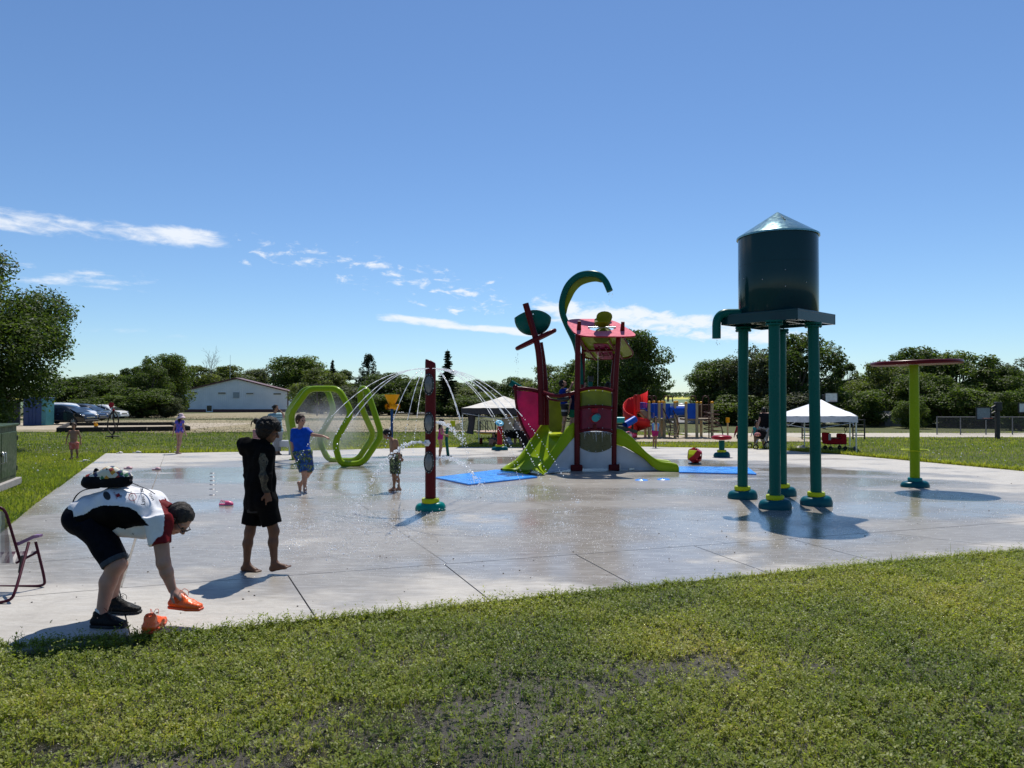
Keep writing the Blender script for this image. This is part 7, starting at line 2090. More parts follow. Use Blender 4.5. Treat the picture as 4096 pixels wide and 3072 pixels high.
MB().tube(curve_pts([cm(330, 165, .06), cm(420, 120, .06), cm(560, 175, .06), cm(600, 230, .06)], 5), .006, 6).build('zip', m_nyl, bp)
MB().tube(curve_pts([cm(335, 185, .05), cm(450, 165, .05), cm(590, 200, .06)], 5), .006, 6).build('zip', m_nyl, bp)
MB().tube(curve_pts([cm(285, 160, .17), cm(300, 130, .17), cm(325, 150, .17)], 5), .012, 8, flat=(.5, 1)).build('handle', m_nyl, bp)
def strap(pts, w_): MB().tube(curve_pts(pts, 6), w_, 8, flat=(.18, 1), up=(0, 0, 1)).build('strap', m_nyl, bp)
strap([cm(330, 295, .12), cm(200, 312, .10), cm(120, 370, .08), cm(78, 468, .06)], .022)
strap([cm(600, 240, .10), cm(680, 275, .09), cm(770, 312, .08), cm(830, 350, .07)], .008)
strap([cm(605, 215, .05), cm(612, 250, .04), cm(560, 275, .05)], .014)
# orange shoes
m_or = pm('orange_shoe', (.80, .105, .012), .35, var=.12, bumps=.25, bscale=50); m_or2 = pm('orange_sole', (.62, .07, .012), .4)
h, t_ = cm(962, 1368, .06), cm(1250, 1395, -.01); h.z += .0
so = shoe('orange_shoe', h, t_, None, m_or, m_or2, None, h, r=1.0, m_l=m_or2)
tag(so, 'wet bright orange shoe gripped in the bending man\'s hand', 'shoe', 'pair of orange shoes')
q0 = G(250 + 800 / 2.2417, 1820 + 1560 / 2.2417)
h, t_ = q0 + V(-.01, .10, .002), q0 + V(.035, -.13, .002)
so = shoe('orange_shoe', t_ + V(.0, -.02, 0), h + V(.02, .06, 0), None, m_or, m_or2, None, q0, r=1.05, m_l=m_or2)
tag(so, 'bright orange shoe left standing alone on the concrete', 'shoe', 'pair of orange shoes')
# ---------------------------------------------------------------- folding chair at the left edge
def cc_(x, y, Y): return P(x / 3.688, 1980 + y / 3.688, Y)
Yn, Yf_ = GY(2415), GY(2348)
Yn += .0
ch = thing('folding_chair', 'folding lawn chair with maroon tube frame and striped mesh seat', 'chair', G(-60, 2390))
m_cf = gloss('maroon_tube', (.060, .012, .022), .35); m_arm = pm('mauve_plastic', (.19, .10, .20), .35)
m_mesh, t, b = nt_new('striped_mesh')
tcn = nn(t, 'ShaderNodeTexCoord'); sp_ = nn(t, 'ShaderNodeSeparateXYZ'); t.links.new(tcn.outputs['Object'], sp_.inputs[0])
wv = tmath(t, 'FRACT', tmath(t, 'MULTIPLY', tmath(t, 'ADD', sp_.outputs[0], tmath(t, 'MULTIPLY', sp_.outputs[1], .35)), 9))
c = mixc(t, tmath(t, 'GREATER_THAN', wv, .38), (.09, .035, .06), (.58, .55, .52)); c = mixc(t, tmath(t, 'GREATER_THAN', wv, .70), c, (.22, .20, .21))
t.links.new(c, b.inputs['Base Color']); b.inputs['Roughness'].default_value = .8; b.inputs['Alpha'].default_value = .72
r0 = .0125
def ctube(name, pts, m, r=r0, n=10, rad=.12): return MB().tube(round_path(pts, rad, 7, False), r, n).build(name, m, ch)
# near side frame pair and the floor runners that join them
nr_, fr = Yn, Yf_
ctube('front_leg', [cc_(525, 690, fr + .0), cc_(660, 1240, fr), cc_(655, 1345, fr), cc_(-330, 1352, fr + .05)], m_cf)
ctube('rear_leg', [cc_(425, 700, fr - .08), cc_(235, 1400, nr_ + .05), cc_(150, 1585, nr_), cc_(-400, 1600, nr_)], m_cf, rad=.16)
ctube('back_frame', [cc_(300, 975, fr - .12), cc_(140, 430, fr - .16), cc_(75, 215, fr - .18), cc_(-60, 160, fr - .2), cc_(-420, 170, fr - .2), cc_(-520, 430, fr - .2), cc_(-420, 985, fr - .15)], m_cf, rad=.14)
mb = MB(); a = [cc_(245, 712, fr - .1), cc_(300, 700, fr - .08), cc_(520, 600, fr), cc_(605, 598, fr + .04)]
rows_ = []
for i, p in enumerate(a):
    w_ = (.018, .026, .030, .026)[i]
    rows_.append([p + V(0, -w_, .010), p + V(0, w_, .010), p + V(0, w_, -.012), p + V(0, -w_, -.012 - (.012 if 0 < i < 3 else 0))])
mb.loft(rows_, closed=True, smooth=False); mb.add(rows_[0], [(0, 1, 2, 3)]); mb.add(rows_[-1], [(3, 2, 1, 0)]); mb.build('armrest', m_arm, ch)
mb = MB(); seat = [[cc_(235, 1000, fr - .14), cc_(-430, 1015, fr - .14)], [cc_(390, 910, fr - .08), cc_(-300, 930, fr - .08)], [cc_(545, 820, fr), cc_(-150, 845, fr)]]
mb.loft(seat, smooth=True); mb.build('seat', m_mesh, ch)
ctube('seat_rail', [cc_(235, 1005, fr - .15), cc_(550, 845, fr - .01)], m_cf, .011, rad=.02)
ctube('seat_rail', [cc_(555, 840, fr + .0), cc_(-150, 862, fr + .0)], m_cf, .011, rad=.02)
mb = MB(); mb.loft([[cc_(205, 1010, fr - .17), cc_(-460, 1015, fr - .17)], [cc_(105, 470, fr - .19), cc_(-500, 480, fr - .2)], [cc_(140, 430, fr - .17), cc_(-500, 440, fr - .2)], [cc_(72, 240, fr - .19), cc_(-430, 240, fr - .2)]]); mb.build('backrest', m_mesh, ch)
MB().box(cc_(310, 1020, fr - .13), (.02, .03, .16), Matrix.Rotation(.15, 3, 'Y'), b=.005).build('hinge', m_black, ch)
# ================================================================= BUILDINGS, CARS, TENTS AND PARK THINGS BEHIND
def lin(a, b, t_): return a + (b - a) * t_
m_wsteel, t, b = nt_new('white_ribbed_steel')
tcn = nn(t, 'ShaderNodeTexCoord'); spx = nn(t, 'ShaderNodeSeparateXYZ'); t.links.new(tcn.outputs['Object'], spx.inputs[0])
t.links.new(mixc(t, mrange(t, noise(t, .3, 4), .3, .7), (.60, .63, .66), (.70, .72, .74)), b.inputs['Base Color']); b.inputs['Roughness'].default_value = .5
m_maroon = pm('maroon_trim', (.075, .014, .016), .5); m_glass = pm('dark_window_glass', (.02, .025, .03), .08, spec=.6); m_roofg = pm('grey_shingle', (.20, .20, .21), .9, bumps=.4)
# ---------- white metal building
YW = 215.0
bz = gz(YW)
bw = thing('metal_building', 'long white metal building with low gable and maroon trim', 'building', (P(940, 1600, YW).x, YW, bz))
xl, xr = P(726, 1600, YW).x, P(1152, 1600, YW).x; ze = P(940, 1566, YW).z; za = P(945, 1516, YW).z; xm = P(945, 1516, YW).x
dp = 4.0
mb = MB(); mb.prism([V(xl, YW, bz + .9), V(xr, YW, bz + .9), V(xr, YW, ze), V(xm, YW, za), V(xl, YW, ze)], (0, dp, 0)); mb.build('wall', m_wsteel, bw)
mb = MB()
for i in range(56):
    x = lin(xl, xr, (i + .5) / 56); zt = lin(ze, za, 1 - abs(x - xm) / (xm - xl)) - .1
    mb.box((x, YW - .03, (bz + .9 + zt) / 2), (.09, .06, zt - bz - .9))
mb.build('wall_rib', m_wsteel, bw, stuff=True)
MB().box(((xl + xr) / 2, YW + dp / 2, bz + .45), (xr - xl + .1, dp + .1, .9)).build('plinth', m_maroon, bw)
for s_, x in ((-1, xl), (1, xr)):
    mb = MB(); mb.prism([V(x + s_ * .7, YW - .7, ze - .25), V(xm, YW - .7, za + .05), V(xm, YW - .7, za + .40), V(x + s_ * .7, YW - .7, ze + .10)], (0, dp + 1.4, 0)); mb.build('roof', m_maroon, bw)
    MB().box((x, YW - .06, (bz + ze) / 2), (.35, .1, ze - bz)).build('corner_trim', m_maroon, bw)
def pane(parent, px0, px1, py0, py1, Y, name='window', fr=.12, mf=None, mg=None):
    a, c = P(px0, py0, Y), P(px1, py1, Y); w_, h = c.x - a.x, a.z - c.z; ctr = (a + c) / 2
    o = MB().box(ctr + V(0, -.08, 0), (w_, .16, h), b=.01).build(name, mf or m_white, parent)
    MB().box(ctr + V(0, -.17, 0), (w_ - 2 * fr, .03, h - 2 * fr)).build('pane', mg or m_glass, o)
    return o
for a in ((757, 791, 1566, 1575), (872, 905, 1568, 1577), (984, 1016, 1570, 1578), (1093, 1126, 1571, 1580)): pane(bw, *a, YW - .05)
pane(bw, 933, 957, 1569, 1592, YW - .05, 'window', .1, pm('grey_frame', (.3, .33, .35), .5), pm('grey_pane', (.22, .26, .29), .3))
dr = pane(bw, 825, 851, 1619, 1648, YW - .05, 'door', .25, pm('door_white', (.62, .66, .70), .5), m_glass)
ga = thing('grey_annex', 'small pale grey annex left of the white building', 'building', G(708, 1640))
q = V(P(708, 1600, 230).x, 230, gz(230)); WLOC[ga.name] = q; ga.location = q
MB().box(q + V(0, 0, 3.3), (3.4, 6, 6.6), b=.05).build('wall', pm('annex_grey', (.40, .40, .39), .8), ga); MB().box(q + V(0, 0, 6.7), (3.7, 6.3, .25), b=.03).build('roof', m_roofg, ga)
# ---------- flagpole, antenna, poles, sign
fp = thing('flagpole', 'white flagpole with a drooping striped flag left of the white building', 'flagpole', G(593, 1650)); q = WLOC[fp.name]
zt = P(593, 1494, q.y).z
MB().tube([q, V(q.x, q.y, zt)], [.09, .05], 10).build('pole', m_white, fp); MB().ball((q.x, q.y, zt + .06), .11, 10, 8).build('finial', m_yel, fp)
mb = MB(); kf = mpp(q.y)
rows_ = [[V(q.x + .06 + (1.0 - .25 * j) * .55 * i / 5 + .05 * sin(i * 2 + j), q.y - .12 * sin(i * 1.9 + j * .6), zt - .3 - .42 * j - .13 * i) for i in range(6)] for j in range(5)]
mb.loft(rows_); mb.build('flag', stripes('flag_stripes', [(.30, .03, .04), (.6, .58, .58)], 5), fp)
for k, (px, y0, y1, Y, lab) in enumerate(((2842, 1490, 1660, 75, 'grey utility pole with crossarm above the playground'), (1268, 1530, 1650, 120, 'slim utility pole behind the green tube loops'))):
    up = thing('utility_pole', lab, 'utility pole', (P(px, y1, Y).x, Y, gz(Y))); q = WLOC[up.name]; zt = P(px, y0, Y).z
    MB().tube([q, V(q.x, q.y, zt)], [.13, .09], 8).build('pole', m_bark, up); MB().box((q.x, q.y, zt - .35), (2.2, .1, .12), b=.01).build('crossarm', m_bark, up)
an = thing('antenna', 'thin radio mast rising behind the white roof', 'antenna', (P(920, 1600, 262).x, 262, gz(262))); q = WLOC[an.name]
MB().tube([q, V(q.x, q.y, P(920, 1420, 262).z)], [.14, .05], 6).build('mast', m_steel, an)
ss = thing('stop_sign', 'red octagonal stop sign behind the parked cars', 'road sign', (P(446, 1640, 78).x, 78, gz(78))); q = WLOC[ss.name]; zc = P(446, 1620, 78).z
MB().tube([q, V(q.x, q.y, zc)], .04, 8).build('post', m_steel, ss)
MB().lathe([(0, -.02), (.3, -.02), (.3, .02), (0, .02)], (q.x, q.y - .06, zc), 8, rot=Matrix.Rotation(radians(90), 3, 'X') @ Matrix.Rotation(pi / 8, 3, 'Z'), smooth=False).build('plate', m_redb, ss)
# ---------- cars
m_tyre = pm('tyre_rubber', (.012, .012, .012), .8); m_rim = pm('alloy_rim', (.45, .45, .46), .3, metal=.8); m_lamp = pm('headlamp', (.75, .76, .78), .08, coat=.5); m_chrome = pm('chrome_trim', (.6, .6, .6), .15, metal=1)
def car(label, front_px, base_py, m_body, L=5.0, W=1.95, H=1.75, kind='van', yaw=0.0, grp='cars parked in a row on the left'):
    f = G(*((front_px, base_py))); o = V(f.x - L / 2, f.y + W / 2, f.z); o.z = gz(o.y)
    c = thing('parked_car', label, 'car', o, grp)
    # side outline: (x forward from the rear bumper 0..1, z up 0..1), roof line by kind
    if kind == 'van': top = [(0, .42), (.01, .62), (.05, .92), (.14, 1.0), (.52, .99), (.62, .93), (.79, .62), (.93, .52), (.985, .42), (1, .28)]
    elif kind == 'suv': top = [(0, .42), (.01, .62), (.04, .93), (.12, 1.0), (.50, .99), (.58, .94), (.70, .64), (.92, .58), (.985, .5), (1, .30)]
    elif kind == 'jeep': top = [(0, .5), (.01, .62), (.02, .97), (.06, 1.0), (.55, 1.0), (.60, .95), (.66, .62), (.95, .58), (.99, .5), (1, .34)]
    else: top = [(0, .40), (.02, .62), (.12, .66), (.28, .96), (.40, 1.0), (.52, .97), (.70, .66), (.92, .56), (.985, .45), (1, .28)]
    rz = Matrix.Rotation(yaw, 3, 'Z'); pt = lambda x, y, z: o + rz @ V((x - .5) * L, y * W, z * H)
    xs_ = np.linspace(0, 1, 40); zt = np.interp(xs_, [p[0] for p in top], [p[1] for p in top])
    belt = .60; rows_ = []
    for x, z in zip(xs_, zt):
        e = .5 - .06 * (max(0, abs(x - .5) - .38) / .12) ** 2; z0 = .14
        wb = e; zb = min(belt, z - .02); tw = e - max(0, (z - belt)) * .28
        rows_.append([pt(x, -wb * .93, z0), pt(x, -wb, .30), pt(x, -wb, zb), pt(x, -tw, max(zb, z - .05)), pt(x, -tw * .82, z), pt(x, 0, z + .012), pt(x, tw * .82, z), pt(x, tw, max(zb, z - .05)), pt(x, wb, zb), pt(x, wb, .30), pt(x, wb * .93, z0)])
    mb = MB(); mb.loft(rows_); mb.add(rows_[0], [tuple(range(11))]); mb.add(rows_[-1], [tuple(range(10, -1, -1))]); mb.build('body', m_body, c)
    # glass: side windows and windscreen just proud of the shell
    gx = [x for x, z in zip(xs_, zt) if z > .72]; x0, x1 = min(gx), max(gx)
    cuts = [x0 + .05, lin(x0, x1, .36), lin(x0, x1, .66), x1 - .0]
    for s_ in (-1, 1):
        for a, b_ in zip(cuts[:-1], cuts[1:]):
            ring = []
            for x in (a + .008, b_ - .008):
                z = float(np.interp(x, xs_, zt)); tw = .5 - max(0, z - belt) * .28
                ring.append((x, z, tw))
            (xa, za_, ta), (xb, zb_, tb) = ring
            pts = [pt(xa, s_ * .502, belt + .02), pt(xb + (.05 if b_ == cuts[-1] else 0), s_ * .502, belt + .02), pt(xb, s_ * (tb + .004), zb_ - .07), pt(xa, s_ * (ta + .004), za_ - .07)]
            MB().prism(pts, rz @ V(0, s_ * .01, 0)).build('window', m_glass, c)
    xa = x1 + .0; xb = x1 + .14 if kind in ('van', 'sedan') else x1 + .07
    za_, zb_ = float(np.interp(xa - .02, xs_, zt)), float(np.interp(xb, xs_, zt))
    MB().prism([pt(xa - .02, -.36, za_ + .01), pt(xa - .02, .36, za_ + .01), pt(xb, .44, zb_ + .03), pt(xb, -.44, zb_ + .03)], rz @ V(.012, 0, .012)).build('windscreen', m_glass, c)
    for x in (.19, .81):
        for s_ in (-1, 1):
            R_ = .34 if kind in ('van', 'sedan') else .38
            q_ = pt(x, s_ * .47, 0) + V(0, 0, R_); ax = rz @ V(0, s_, 0)
            rm = Matrix.Rotation(radians(-90 * s_), 3, 'X') if yaw == 0 else rz @ Matrix.Rotation(radians(-90 * s_), 3, 'X')
            tyre = MB().lathe([(R_ * .62, -.09), (R_ * .93, -.10), (R_, -.07), (R_, .07), (R_ * .93, .10), (R_ * .62, .09)], q_, 24, rot=rm).build('wheel', m_tyre, c)
            mb = MB()
            for k in range(5):
                a = 2 * pi * k / 5; mb.box(q_ + rm @ V(cos(a) * R_ * .32, sin(a) * R_ * .32, .07), (R_ * .58, R_ * .16, .03), rm @ Matrix.Rotation(a, 3, 'Z'))
            mb.lathe([(R_ * .56, .05), (R_ * .64, .085), (R_ * .66, .06)], q_, 20, rot=rm); mb.ball(q_ + rm @ V(0, 0, .07), R_ * .12, 8, 6); mb.build('rim', m_rim, tyre)
    for s_ in (-1, 1):
        MB().ball(pt(.955, s_ * .39, .46), (.16, .12, .07), 12, 8, rot=rz).build('headlight', m_lamp, c)
        MB().ball(pt(.66 if kind != 'jeep' else .60, s_ * .56, .66), (.06, .11, .07), 10, 8, rot=rz).build('mirror', m_body, c)
    MB().box(pt(.992, 0, .36), (.05, W * .5, .14), rz, b=.02).build('grille', m_chrome, c); MB().box(pt(1.0, 0, .20), (.08, W * .86, .16), rz, b=.03).build('bumper', m_black if m_body.name != 'car_white' else m_body, c)
    for z_, x_ in ((.47, .52),): MB().box(pt(x_, -.506, .52), (.16, .02, .03), rz, b=.005).build('door_handle', m_chrome, c)
    return c
cw = gloss('car_white', (.72, .72, .72), .2, coat=.8); cb = gloss('car_black', (.012, .015, .018), .15, coat=.8); cn = gloss('car_navy', (.012, .018, .035), .15, coat=.8); cg_ = gloss('car_grey', (.05, .055, .06), .2, coat=.8)
car('nearest dark minivan beside the blue container', 348, 1699, cb, 5.1, 2.0, 1.78, 'van', -.12)
car('white pickup-style vehicle behind the nearest dark minivan', 352, 1688, cw, 5.2, 2.0, 1.9, 'suv', -.12)
car('dark sedan low behind the white truck nose', 402, 1684, cn, 4.7, 1.85, 1.42, 'sedan', -.12)
car('dark grey minivan between the white vehicles', 412, 1680, cg_, 5.1, 2.0, 1.76, 'van', -.12)
car('white minivan at the right end of the row', 486, 1674, cw, 5.1, 2.0, 1.74, 'van', -.10)
car('boxy dark off-roader behind the white minivan', 466, 1667, cg_, 4.2, 1.85, 1.85, 'jeep', -.1)
car('small dark car parked right of the white building', 1240, 1652, cb, 4.6, 1.8, 1.45, 'sedan', 0, 'cars in the far background')
# ---------- blue container box and screened fence on the left
bx_ = thing('portable_toilet', 'blue plastic portable cabin with teal corner beside the cars', 'cabin', G(135, 1702)); q = WLOC[bx_.name]; k = mpp(q.y)
w_, h = 98 * k, 108 * k
MB().box(q + V(-.1, .55, h / 2), (w_ * .8, 1.1, h), b=.03).build('wall', pm('cabin_blue', (.004, .028, .12), .5, bumps=.1), bx_)
MB().box(q + V(w_ * .40, .55, h / 2), (w_ * .18, 1.15, h * .99), b=.03).build('door', pm('cabin_teal', (.05, .20, .22), .5), bx_); MB().box(q + V(0, .55, h + .05), (w_ * 1.02, 1.2, .1), b=.03).build('roof', pm('cabin_roof', (.02, .07, .26), .5), bx_)
for k2, dx_ in enumerate((-.45, -.15, .15)): MB().box(q + V(dx_, -.012, h * .5), (.03, .02, h * .9)).build('panel_rib', pm('cabin_blue', (0, 0, 0)), bx_)
m_link, t, b = nt_new('chain_link')
tcn = nn(t, 'ShaderNodeTexCoord'); spx = nn(t, 'ShaderNodeSeparateXYZ'); t.links.new(tcn.outputs['Object'], spx.inputs[0])
def diag(sgn): return tmath(t, 'LESS_THAN', tmath(t, 'FRACT', tmath(t, 'MULTIPLY', tmath(t, 'ADD', spx.outputs[0], tmath(t, 'MULTIPLY', spx.outputs[2], sgn)), 11.0)), .14)
t.links.new(tmath(t, 'MAXIMUM', diag(1.0), diag(-1.0)), b.inputs['Alpha']); b.inputs['Base Color'].default_value = (.10, .105, .11, 1); b.inputs['Metallic'].default_value = .6; b.inputs['Roughness'].default_value = .5
m_fg = pm('dull_galvanised', (.16, .165, .17), .6, metal=.3)
def fence(label, pxs, base_py, top_py, mesh_m, grp=None, post_r=.035):
    fn_ = thing('chain_link_fence', label, 'fence', G(pxs[0], base_py)); q = WLOC[fn_.name]; Y = q.y; z0 = gz(Y) - DROP; z1 = P(pxs[0], top_py, Y).z
    X = [P(p, base_py, Y).x for p in pxs]
    for x in X: MB().tube([V(x, Y, z0), V(x, Y, z1 + .04)], post_r, 8).build('fence_post', m_fg, fn_)
    for a, c in zip(X[:-1], X[1:]):
        MB().tube([V(a, Y, z1), V(c, Y, z1)], .024, 8).build('top_rail', m_fg, fn_)
        MB().add([V(a, Y + .04, z0 + .05), V(c, Y + .04, z0 + .05), V(c, Y + .04, z1 - .02), V(a, Y + .04, z1 - .02)], [(0, 1, 2, 3)]).build('wire_mesh', mesh_m, fn_)
fence('chain link fence behind the basketball hoop on the right', (3748, 3842, 3944, 4050, 4160), 1738, 1668, m_link)
m_screen = pm('dark_screen_cloth', (.02, .023, .028), .8, var=.4, nscale=1.2, bumps=.3, bscale=6)
fence('fence hung with dark screening cloth at the far left', (-60, 0, 44, 80), 1700, 1602, m_screen)
# ---------- sand frame, toy, leaf spinner, flower bed strip
m_tie = pm('black_timber', (.014, .012, .011), .85, var=.3, bumps=.6, bscale=18)
sf = thing('sand_frame', 'low rectangular frame of black timbers round pale sand', 'sandpit', G(490, 1727))
c4_ = [G(230, 1729), G(757, 1722), G(690, 1703), G(275, 1706)]
for a, c in zip(c4_, c4_[1:] + c4_[:1]):
    d = (c - a); L = d.length; ang = atan2(d.y, d.x); n_t = 3
    for k in range(2):
        for i in range(n_t):
            p = a + d * ((i + .5) / n_t); MB().box((p.x, p.y, gz(p.y) + .09 + .15 * k), (L / n_t - .02, .15, .145), ang, b=.012).build('timber', m_tie, sf)
mb = MB(); mb.add([p + V(0, 0, .06) for p in c4_], [(0, 1, 2, 3)]); mb.build('sand', m_sand, sf)
q = G(384, 1716); ty = thing('toy_digger', 'small yellow toy digger standing on the sand frame', 'toy', q); k = mpp(q.y)
MB().box(q + V(0, 0, .28), (.22, .16, .16), b=.02).build('cab', m_yel, ty); MB().tube([q + V(.05, 0, .32), q + V(-.10, 0, .52), q + V(-.16, 0, .36)], [.03, .028, .02], 8).build('arm', m_yel, ty); MB().box(q + V(0, 0, .16), (.26, .2, .09), b=.03).build('track', m_black, ty); MB().tube([q + V(.06, 0, .35), q + V(.09, 0, .55)], .03, 8).build('mast', m_yel, ty)
q = G(448, 1752); sp_o = thing('leaf_spinner', 'dark steel leaf-shaped spinner on a round foot plate', 'spinner', q); Ys = q.y
def cl_(x, y): return P(x / 4.046, 1550 + y / 4.046, Ys)
MB().lathe([(0, 0), (.34, 0), (.36, .02), (.33, .05), (0, .06)], cl_(1822, 795), 24).build('foot_plate', m_tie, sp_o); MB().tube([q, cl_(1822, 790)], .05, 8).build('spindle', m_tie, sp_o)
for pts in (((1822, 770), (1760, 700), (1742, 620), (1760, 500), (1838, 365)), ((1822, 770), (1870, 690), (1915, 560), (1905, 470), (1838, 365)), ((1822, 770), (1862, 640), (1835, 520), (1838, 365))):
    MB().tube(curve_pts([cl_(*p) for p in pts], 6), .035, 8).build('bar', pm('rusty_bar', (.05, .025, .02), .6), sp_o)
MB().ball(cl_(1838, 365), .07, 8, 6).build('cap', m_redb, sp_o)
# ---------- green utility cabinet
m_cab = pm('olive_cabinet_paint', (.036, .060, .022), .45, var=.15, nscale=4, bumps=.1, spec=.2)
a, c = G(-75, 1990), G(64, 1942); a.z = c.z = 0
d = (c - a); d.z = 0; L = d.length; u_ = d.normalized(); ang = atan2(d.y, d.x); nb = V(-u_.y, u_.x, 0)
cab = thing('utility_cabinet', 'olive green two-door utility cabinet on a concrete plinth', 'cabinet', (a + c) / 2)
hz = P(64, 1700, c.y).z; dpth = .9; mid = (a + c) / 2 + nb * dpth / 2
MB().box(mid + V(0, 0, .04), (L + .16, dpth + .16, .14), ang, b=.01).build('plinth', m_edge, cab)
MB().box(mid + V(0, 0, (hz + .11) / 2), (L, dpth, hz - .11), ang, b=.012).build('body', m_cab, cab)
MB().box(mid + V(0, 0, hz + .015), (L + .08, dpth + .08, .05), ang, b=.012).build('lid', m_cab, cab)
for s_ in (-1, 1):
    dc = (a + c) / 2 + u_ * s_ * L * .245 - nb * .006 + V(0, 0, hz * .53)
    dr = MB().box(dc, (L * .475, .022, hz * .74), ang, b=.006).build('door', m_cab, cab)
    hp_ = (a + c) / 2 + u_ * s_ * .06 - nb * .03 + V(0, 0, hz * .5)
    MB().tube(round_path([hp_ + V(0, 0, .10), hp_ - nb * .05 + V(0, 0, .10), hp_ - nb * .05 - V(0, 0, .10), hp_ - V(0, 0, .10)], .03, 4, False), .008, 8).build('handle', m_steel, dr)
    for z in (.26, .78): MB().box((a + c) / 2 + u_ * s_ * (L * .49) - nb * .015 + V(0, 0, hz * z), (.03, .03, .10), ang, b=.006).build('hinge', m_black, dr)
lk = (a + c) / 2 - nb * .03 + V(0, 0, hz * .56); MB().lathe([(0, 0), (.045, 0), (.045, .02), (.02, .03), (0, .03)], lk, 16, rot=Matrix.Rotation(ang, 3, 'Z') @ Matrix.Rotation(radians(90), 3, 'X')).build('lock', m_steel, cab)
# ---------- grey bench behind the hoodie boy
q = G(1135, 1818); be = thing('bench', 'plain grey backless bench board behind the blue-shirted boy', 'bench', q); k = mpp(q.y)
zb = P(1135, 1774, q.y).z
MB().box((q.x, q.y, zb), (80 * k, .34, .22), b=.02).build('seat', m_grey, be)
for s_ in (-1, 1): MB().box((q.x + s_ * 30 * k, q.y, gz(q.y) + (zb - gz(q.y)) / 2 - .05), (.10, .30, zb - gz(q.y) - .1), b=.01).build('leg', m_grey, be)
# ---------- merry-go-round
q = G(1982, 1752); mg = thing('merry_go_round', 'low round merry-go-round with dark hoop rails behind the canopy', 'roundabout', q); R_ = 76 * mpp(q.y); z0 = gz(q.y)
MB().lathe([(0, .30), (R_ * .97, .30), (R_, .33), (R_, .38), (R_ * .96, .40), (0, .40)], (q.x, q.y, z0), 40, sharp=(1, 2, 4)).build('deck', pm('worn_deck', (.42, .28, .20), .7), mg)
MB().lathe([(R_ * 1.0, .27), (R_ * 1.02, .29), (R_ * 1.0, .33)], (q.x, q.y, z0), 40).build('rim', m_yel, mg); MB().tube([q, q + V(0, 0, .32)], .14, 12).build('hub', m_black, mg)
for i in range(6):
    a = 2 * pi * i / 6 + .25; d = V(cos(a), sin(a), 0); t2 = V(-sin(a), cos(a), 0)
    MB().tube(round_path([q + d * R_ * .9 - t2 * .28 + V(0, 0, .38), q + d * R_ * .9 - t2 * .28 + V(0, 0, 1.0), q + d * R_ * .9 + t2 * .28 + V(0, 0, 1.0), q + d * R_ * .9 + t2 * .28 + V(0, 0, .38)], .15, 5, False), .022, 8).build('rail', m_black, mg)
    MB().tube([q + d * R_ * .9 + V(0, 0, 1.0), q + d * R_ * .35 + V(0, 0, .40)], .02, 8).build('rail', m_black, mg)
# ---------- canopy tents
def tent(label, legs_px, apex, eave_py, val, m_top, m_val, Yc_=None, walls=()):
    lg = [G(*p) for p in legs_px]; ctr = sum(lg, Vector()) / 4; ctr.z = gz(ctr.y)
    tn = thing('canopy_tent', label, 'tent', ctr, 'pop-up canopy tents'); ez = P(*apex[:1], eave_py, ctr.y).z; az_ = P(*apex, ctr.y).z
    top = [V(l.x, l.y, ez) + (V(l.x, l.y, 0) - V(ctr.x, ctr.y, 0)).normalized() * .12 for l in lg]; A_ = V(ctr.x, ctr.y, az_)
    for i in range(4):
        a, c = top[i], top[(i + 1) % 4]; rows_ = []
        for k in range(9):
            w = k / 8; row = []
            for j in range(11):
                s_ = j / 10; e = a.lerp(c, s_); p = A_.lerp(e, w); p.z -= .10 * sin(pi * w) * (1 - .7 * abs(2 * s_ - 1)) + .012 * sin(s_ * 30 + w * 9 + i) * w; row.append(p)
            rows_.append(row)
        pn = MB().loft(rows_).build('canopy', m_top, tn)
        MB().loft([[a.lerp(c, j / 10) for j in range(11)], [a.lerp(c, j / 10) - V(0, 0, val * (1 + .06 * sin(j * 2.1))) for j in range(11)]]).build('valance', m_val, pn)
    for l in lg:
        l2 = V(l.x, l.y, gz(l.y) - DROP)
        MB().box((l.x, l.y, (ez + l2.z) / 2 - .02), (.045, .045, ez - l2.z - .06), b=.006).build('leg', m_steel, tn); MB().box(l2 + V(0, 0, .01), (.10, .10, .02)).build('foot', m_steel, tn)
    for i in range(4):
        a, c = top[i] - V(0, 0, .22), top[(i + 1) % 4] - V(0, 0, .22); MB().tube([a.lerp(c, .02), a.lerp(c, .5) + V(0, 0, -.25), a.lerp(c, .98)], .014, 6).build('truss', m_steel, tn)
    for wx in walls:
        p = P(wx, 1675, lg[0].y + .2); mb = MB(); mb.tube(curve_pts([V(p.x, p.y, ez - .08), V(p.x + .03, p.y, ez - .6), V(p.x - .05, p.y, ez - 1.1)], 5), [.16] * 5 + [.14] * 5 + [.17], 12); mb.build('rolled_wall', m_val, tn)
    return tn
m_tc = pm('cream_canopy', (.50, .47, .42), .7, nscale=1.5, bumps=.1, bscale=8); m_tw = pm('white_canopy', (.74, .75, .77), .6, nscale=1.5, bumps=.1, bscale=8)
tent('cream canopy tent with dark valance behind the ship prow', [(1850, 1788), (2150, 1788), (2140, 1766), (1915, 1766)], (2004, 1584), 1627, .27, m_tc, pm('charcoal_valance', (.025, .026, .03), .8), walls=(1884,))
tent('bright white canopy tent behind the water tower legs', [(3090, 1812), (3425, 1812), (3400, 1786), (3218, 1786)], (3245, 1598), 1657, .22, m_tw, pm('white_valance', (.55, .56, .60), .7))
tent('small distant white canopy beyond the playground', [(2690, 1690), (2760, 1690), (2752, 1682), (2700, 1682)], (2722, 1611), 1622, .25, m_tw, pm('white_valance', (.5, .5, .5)))
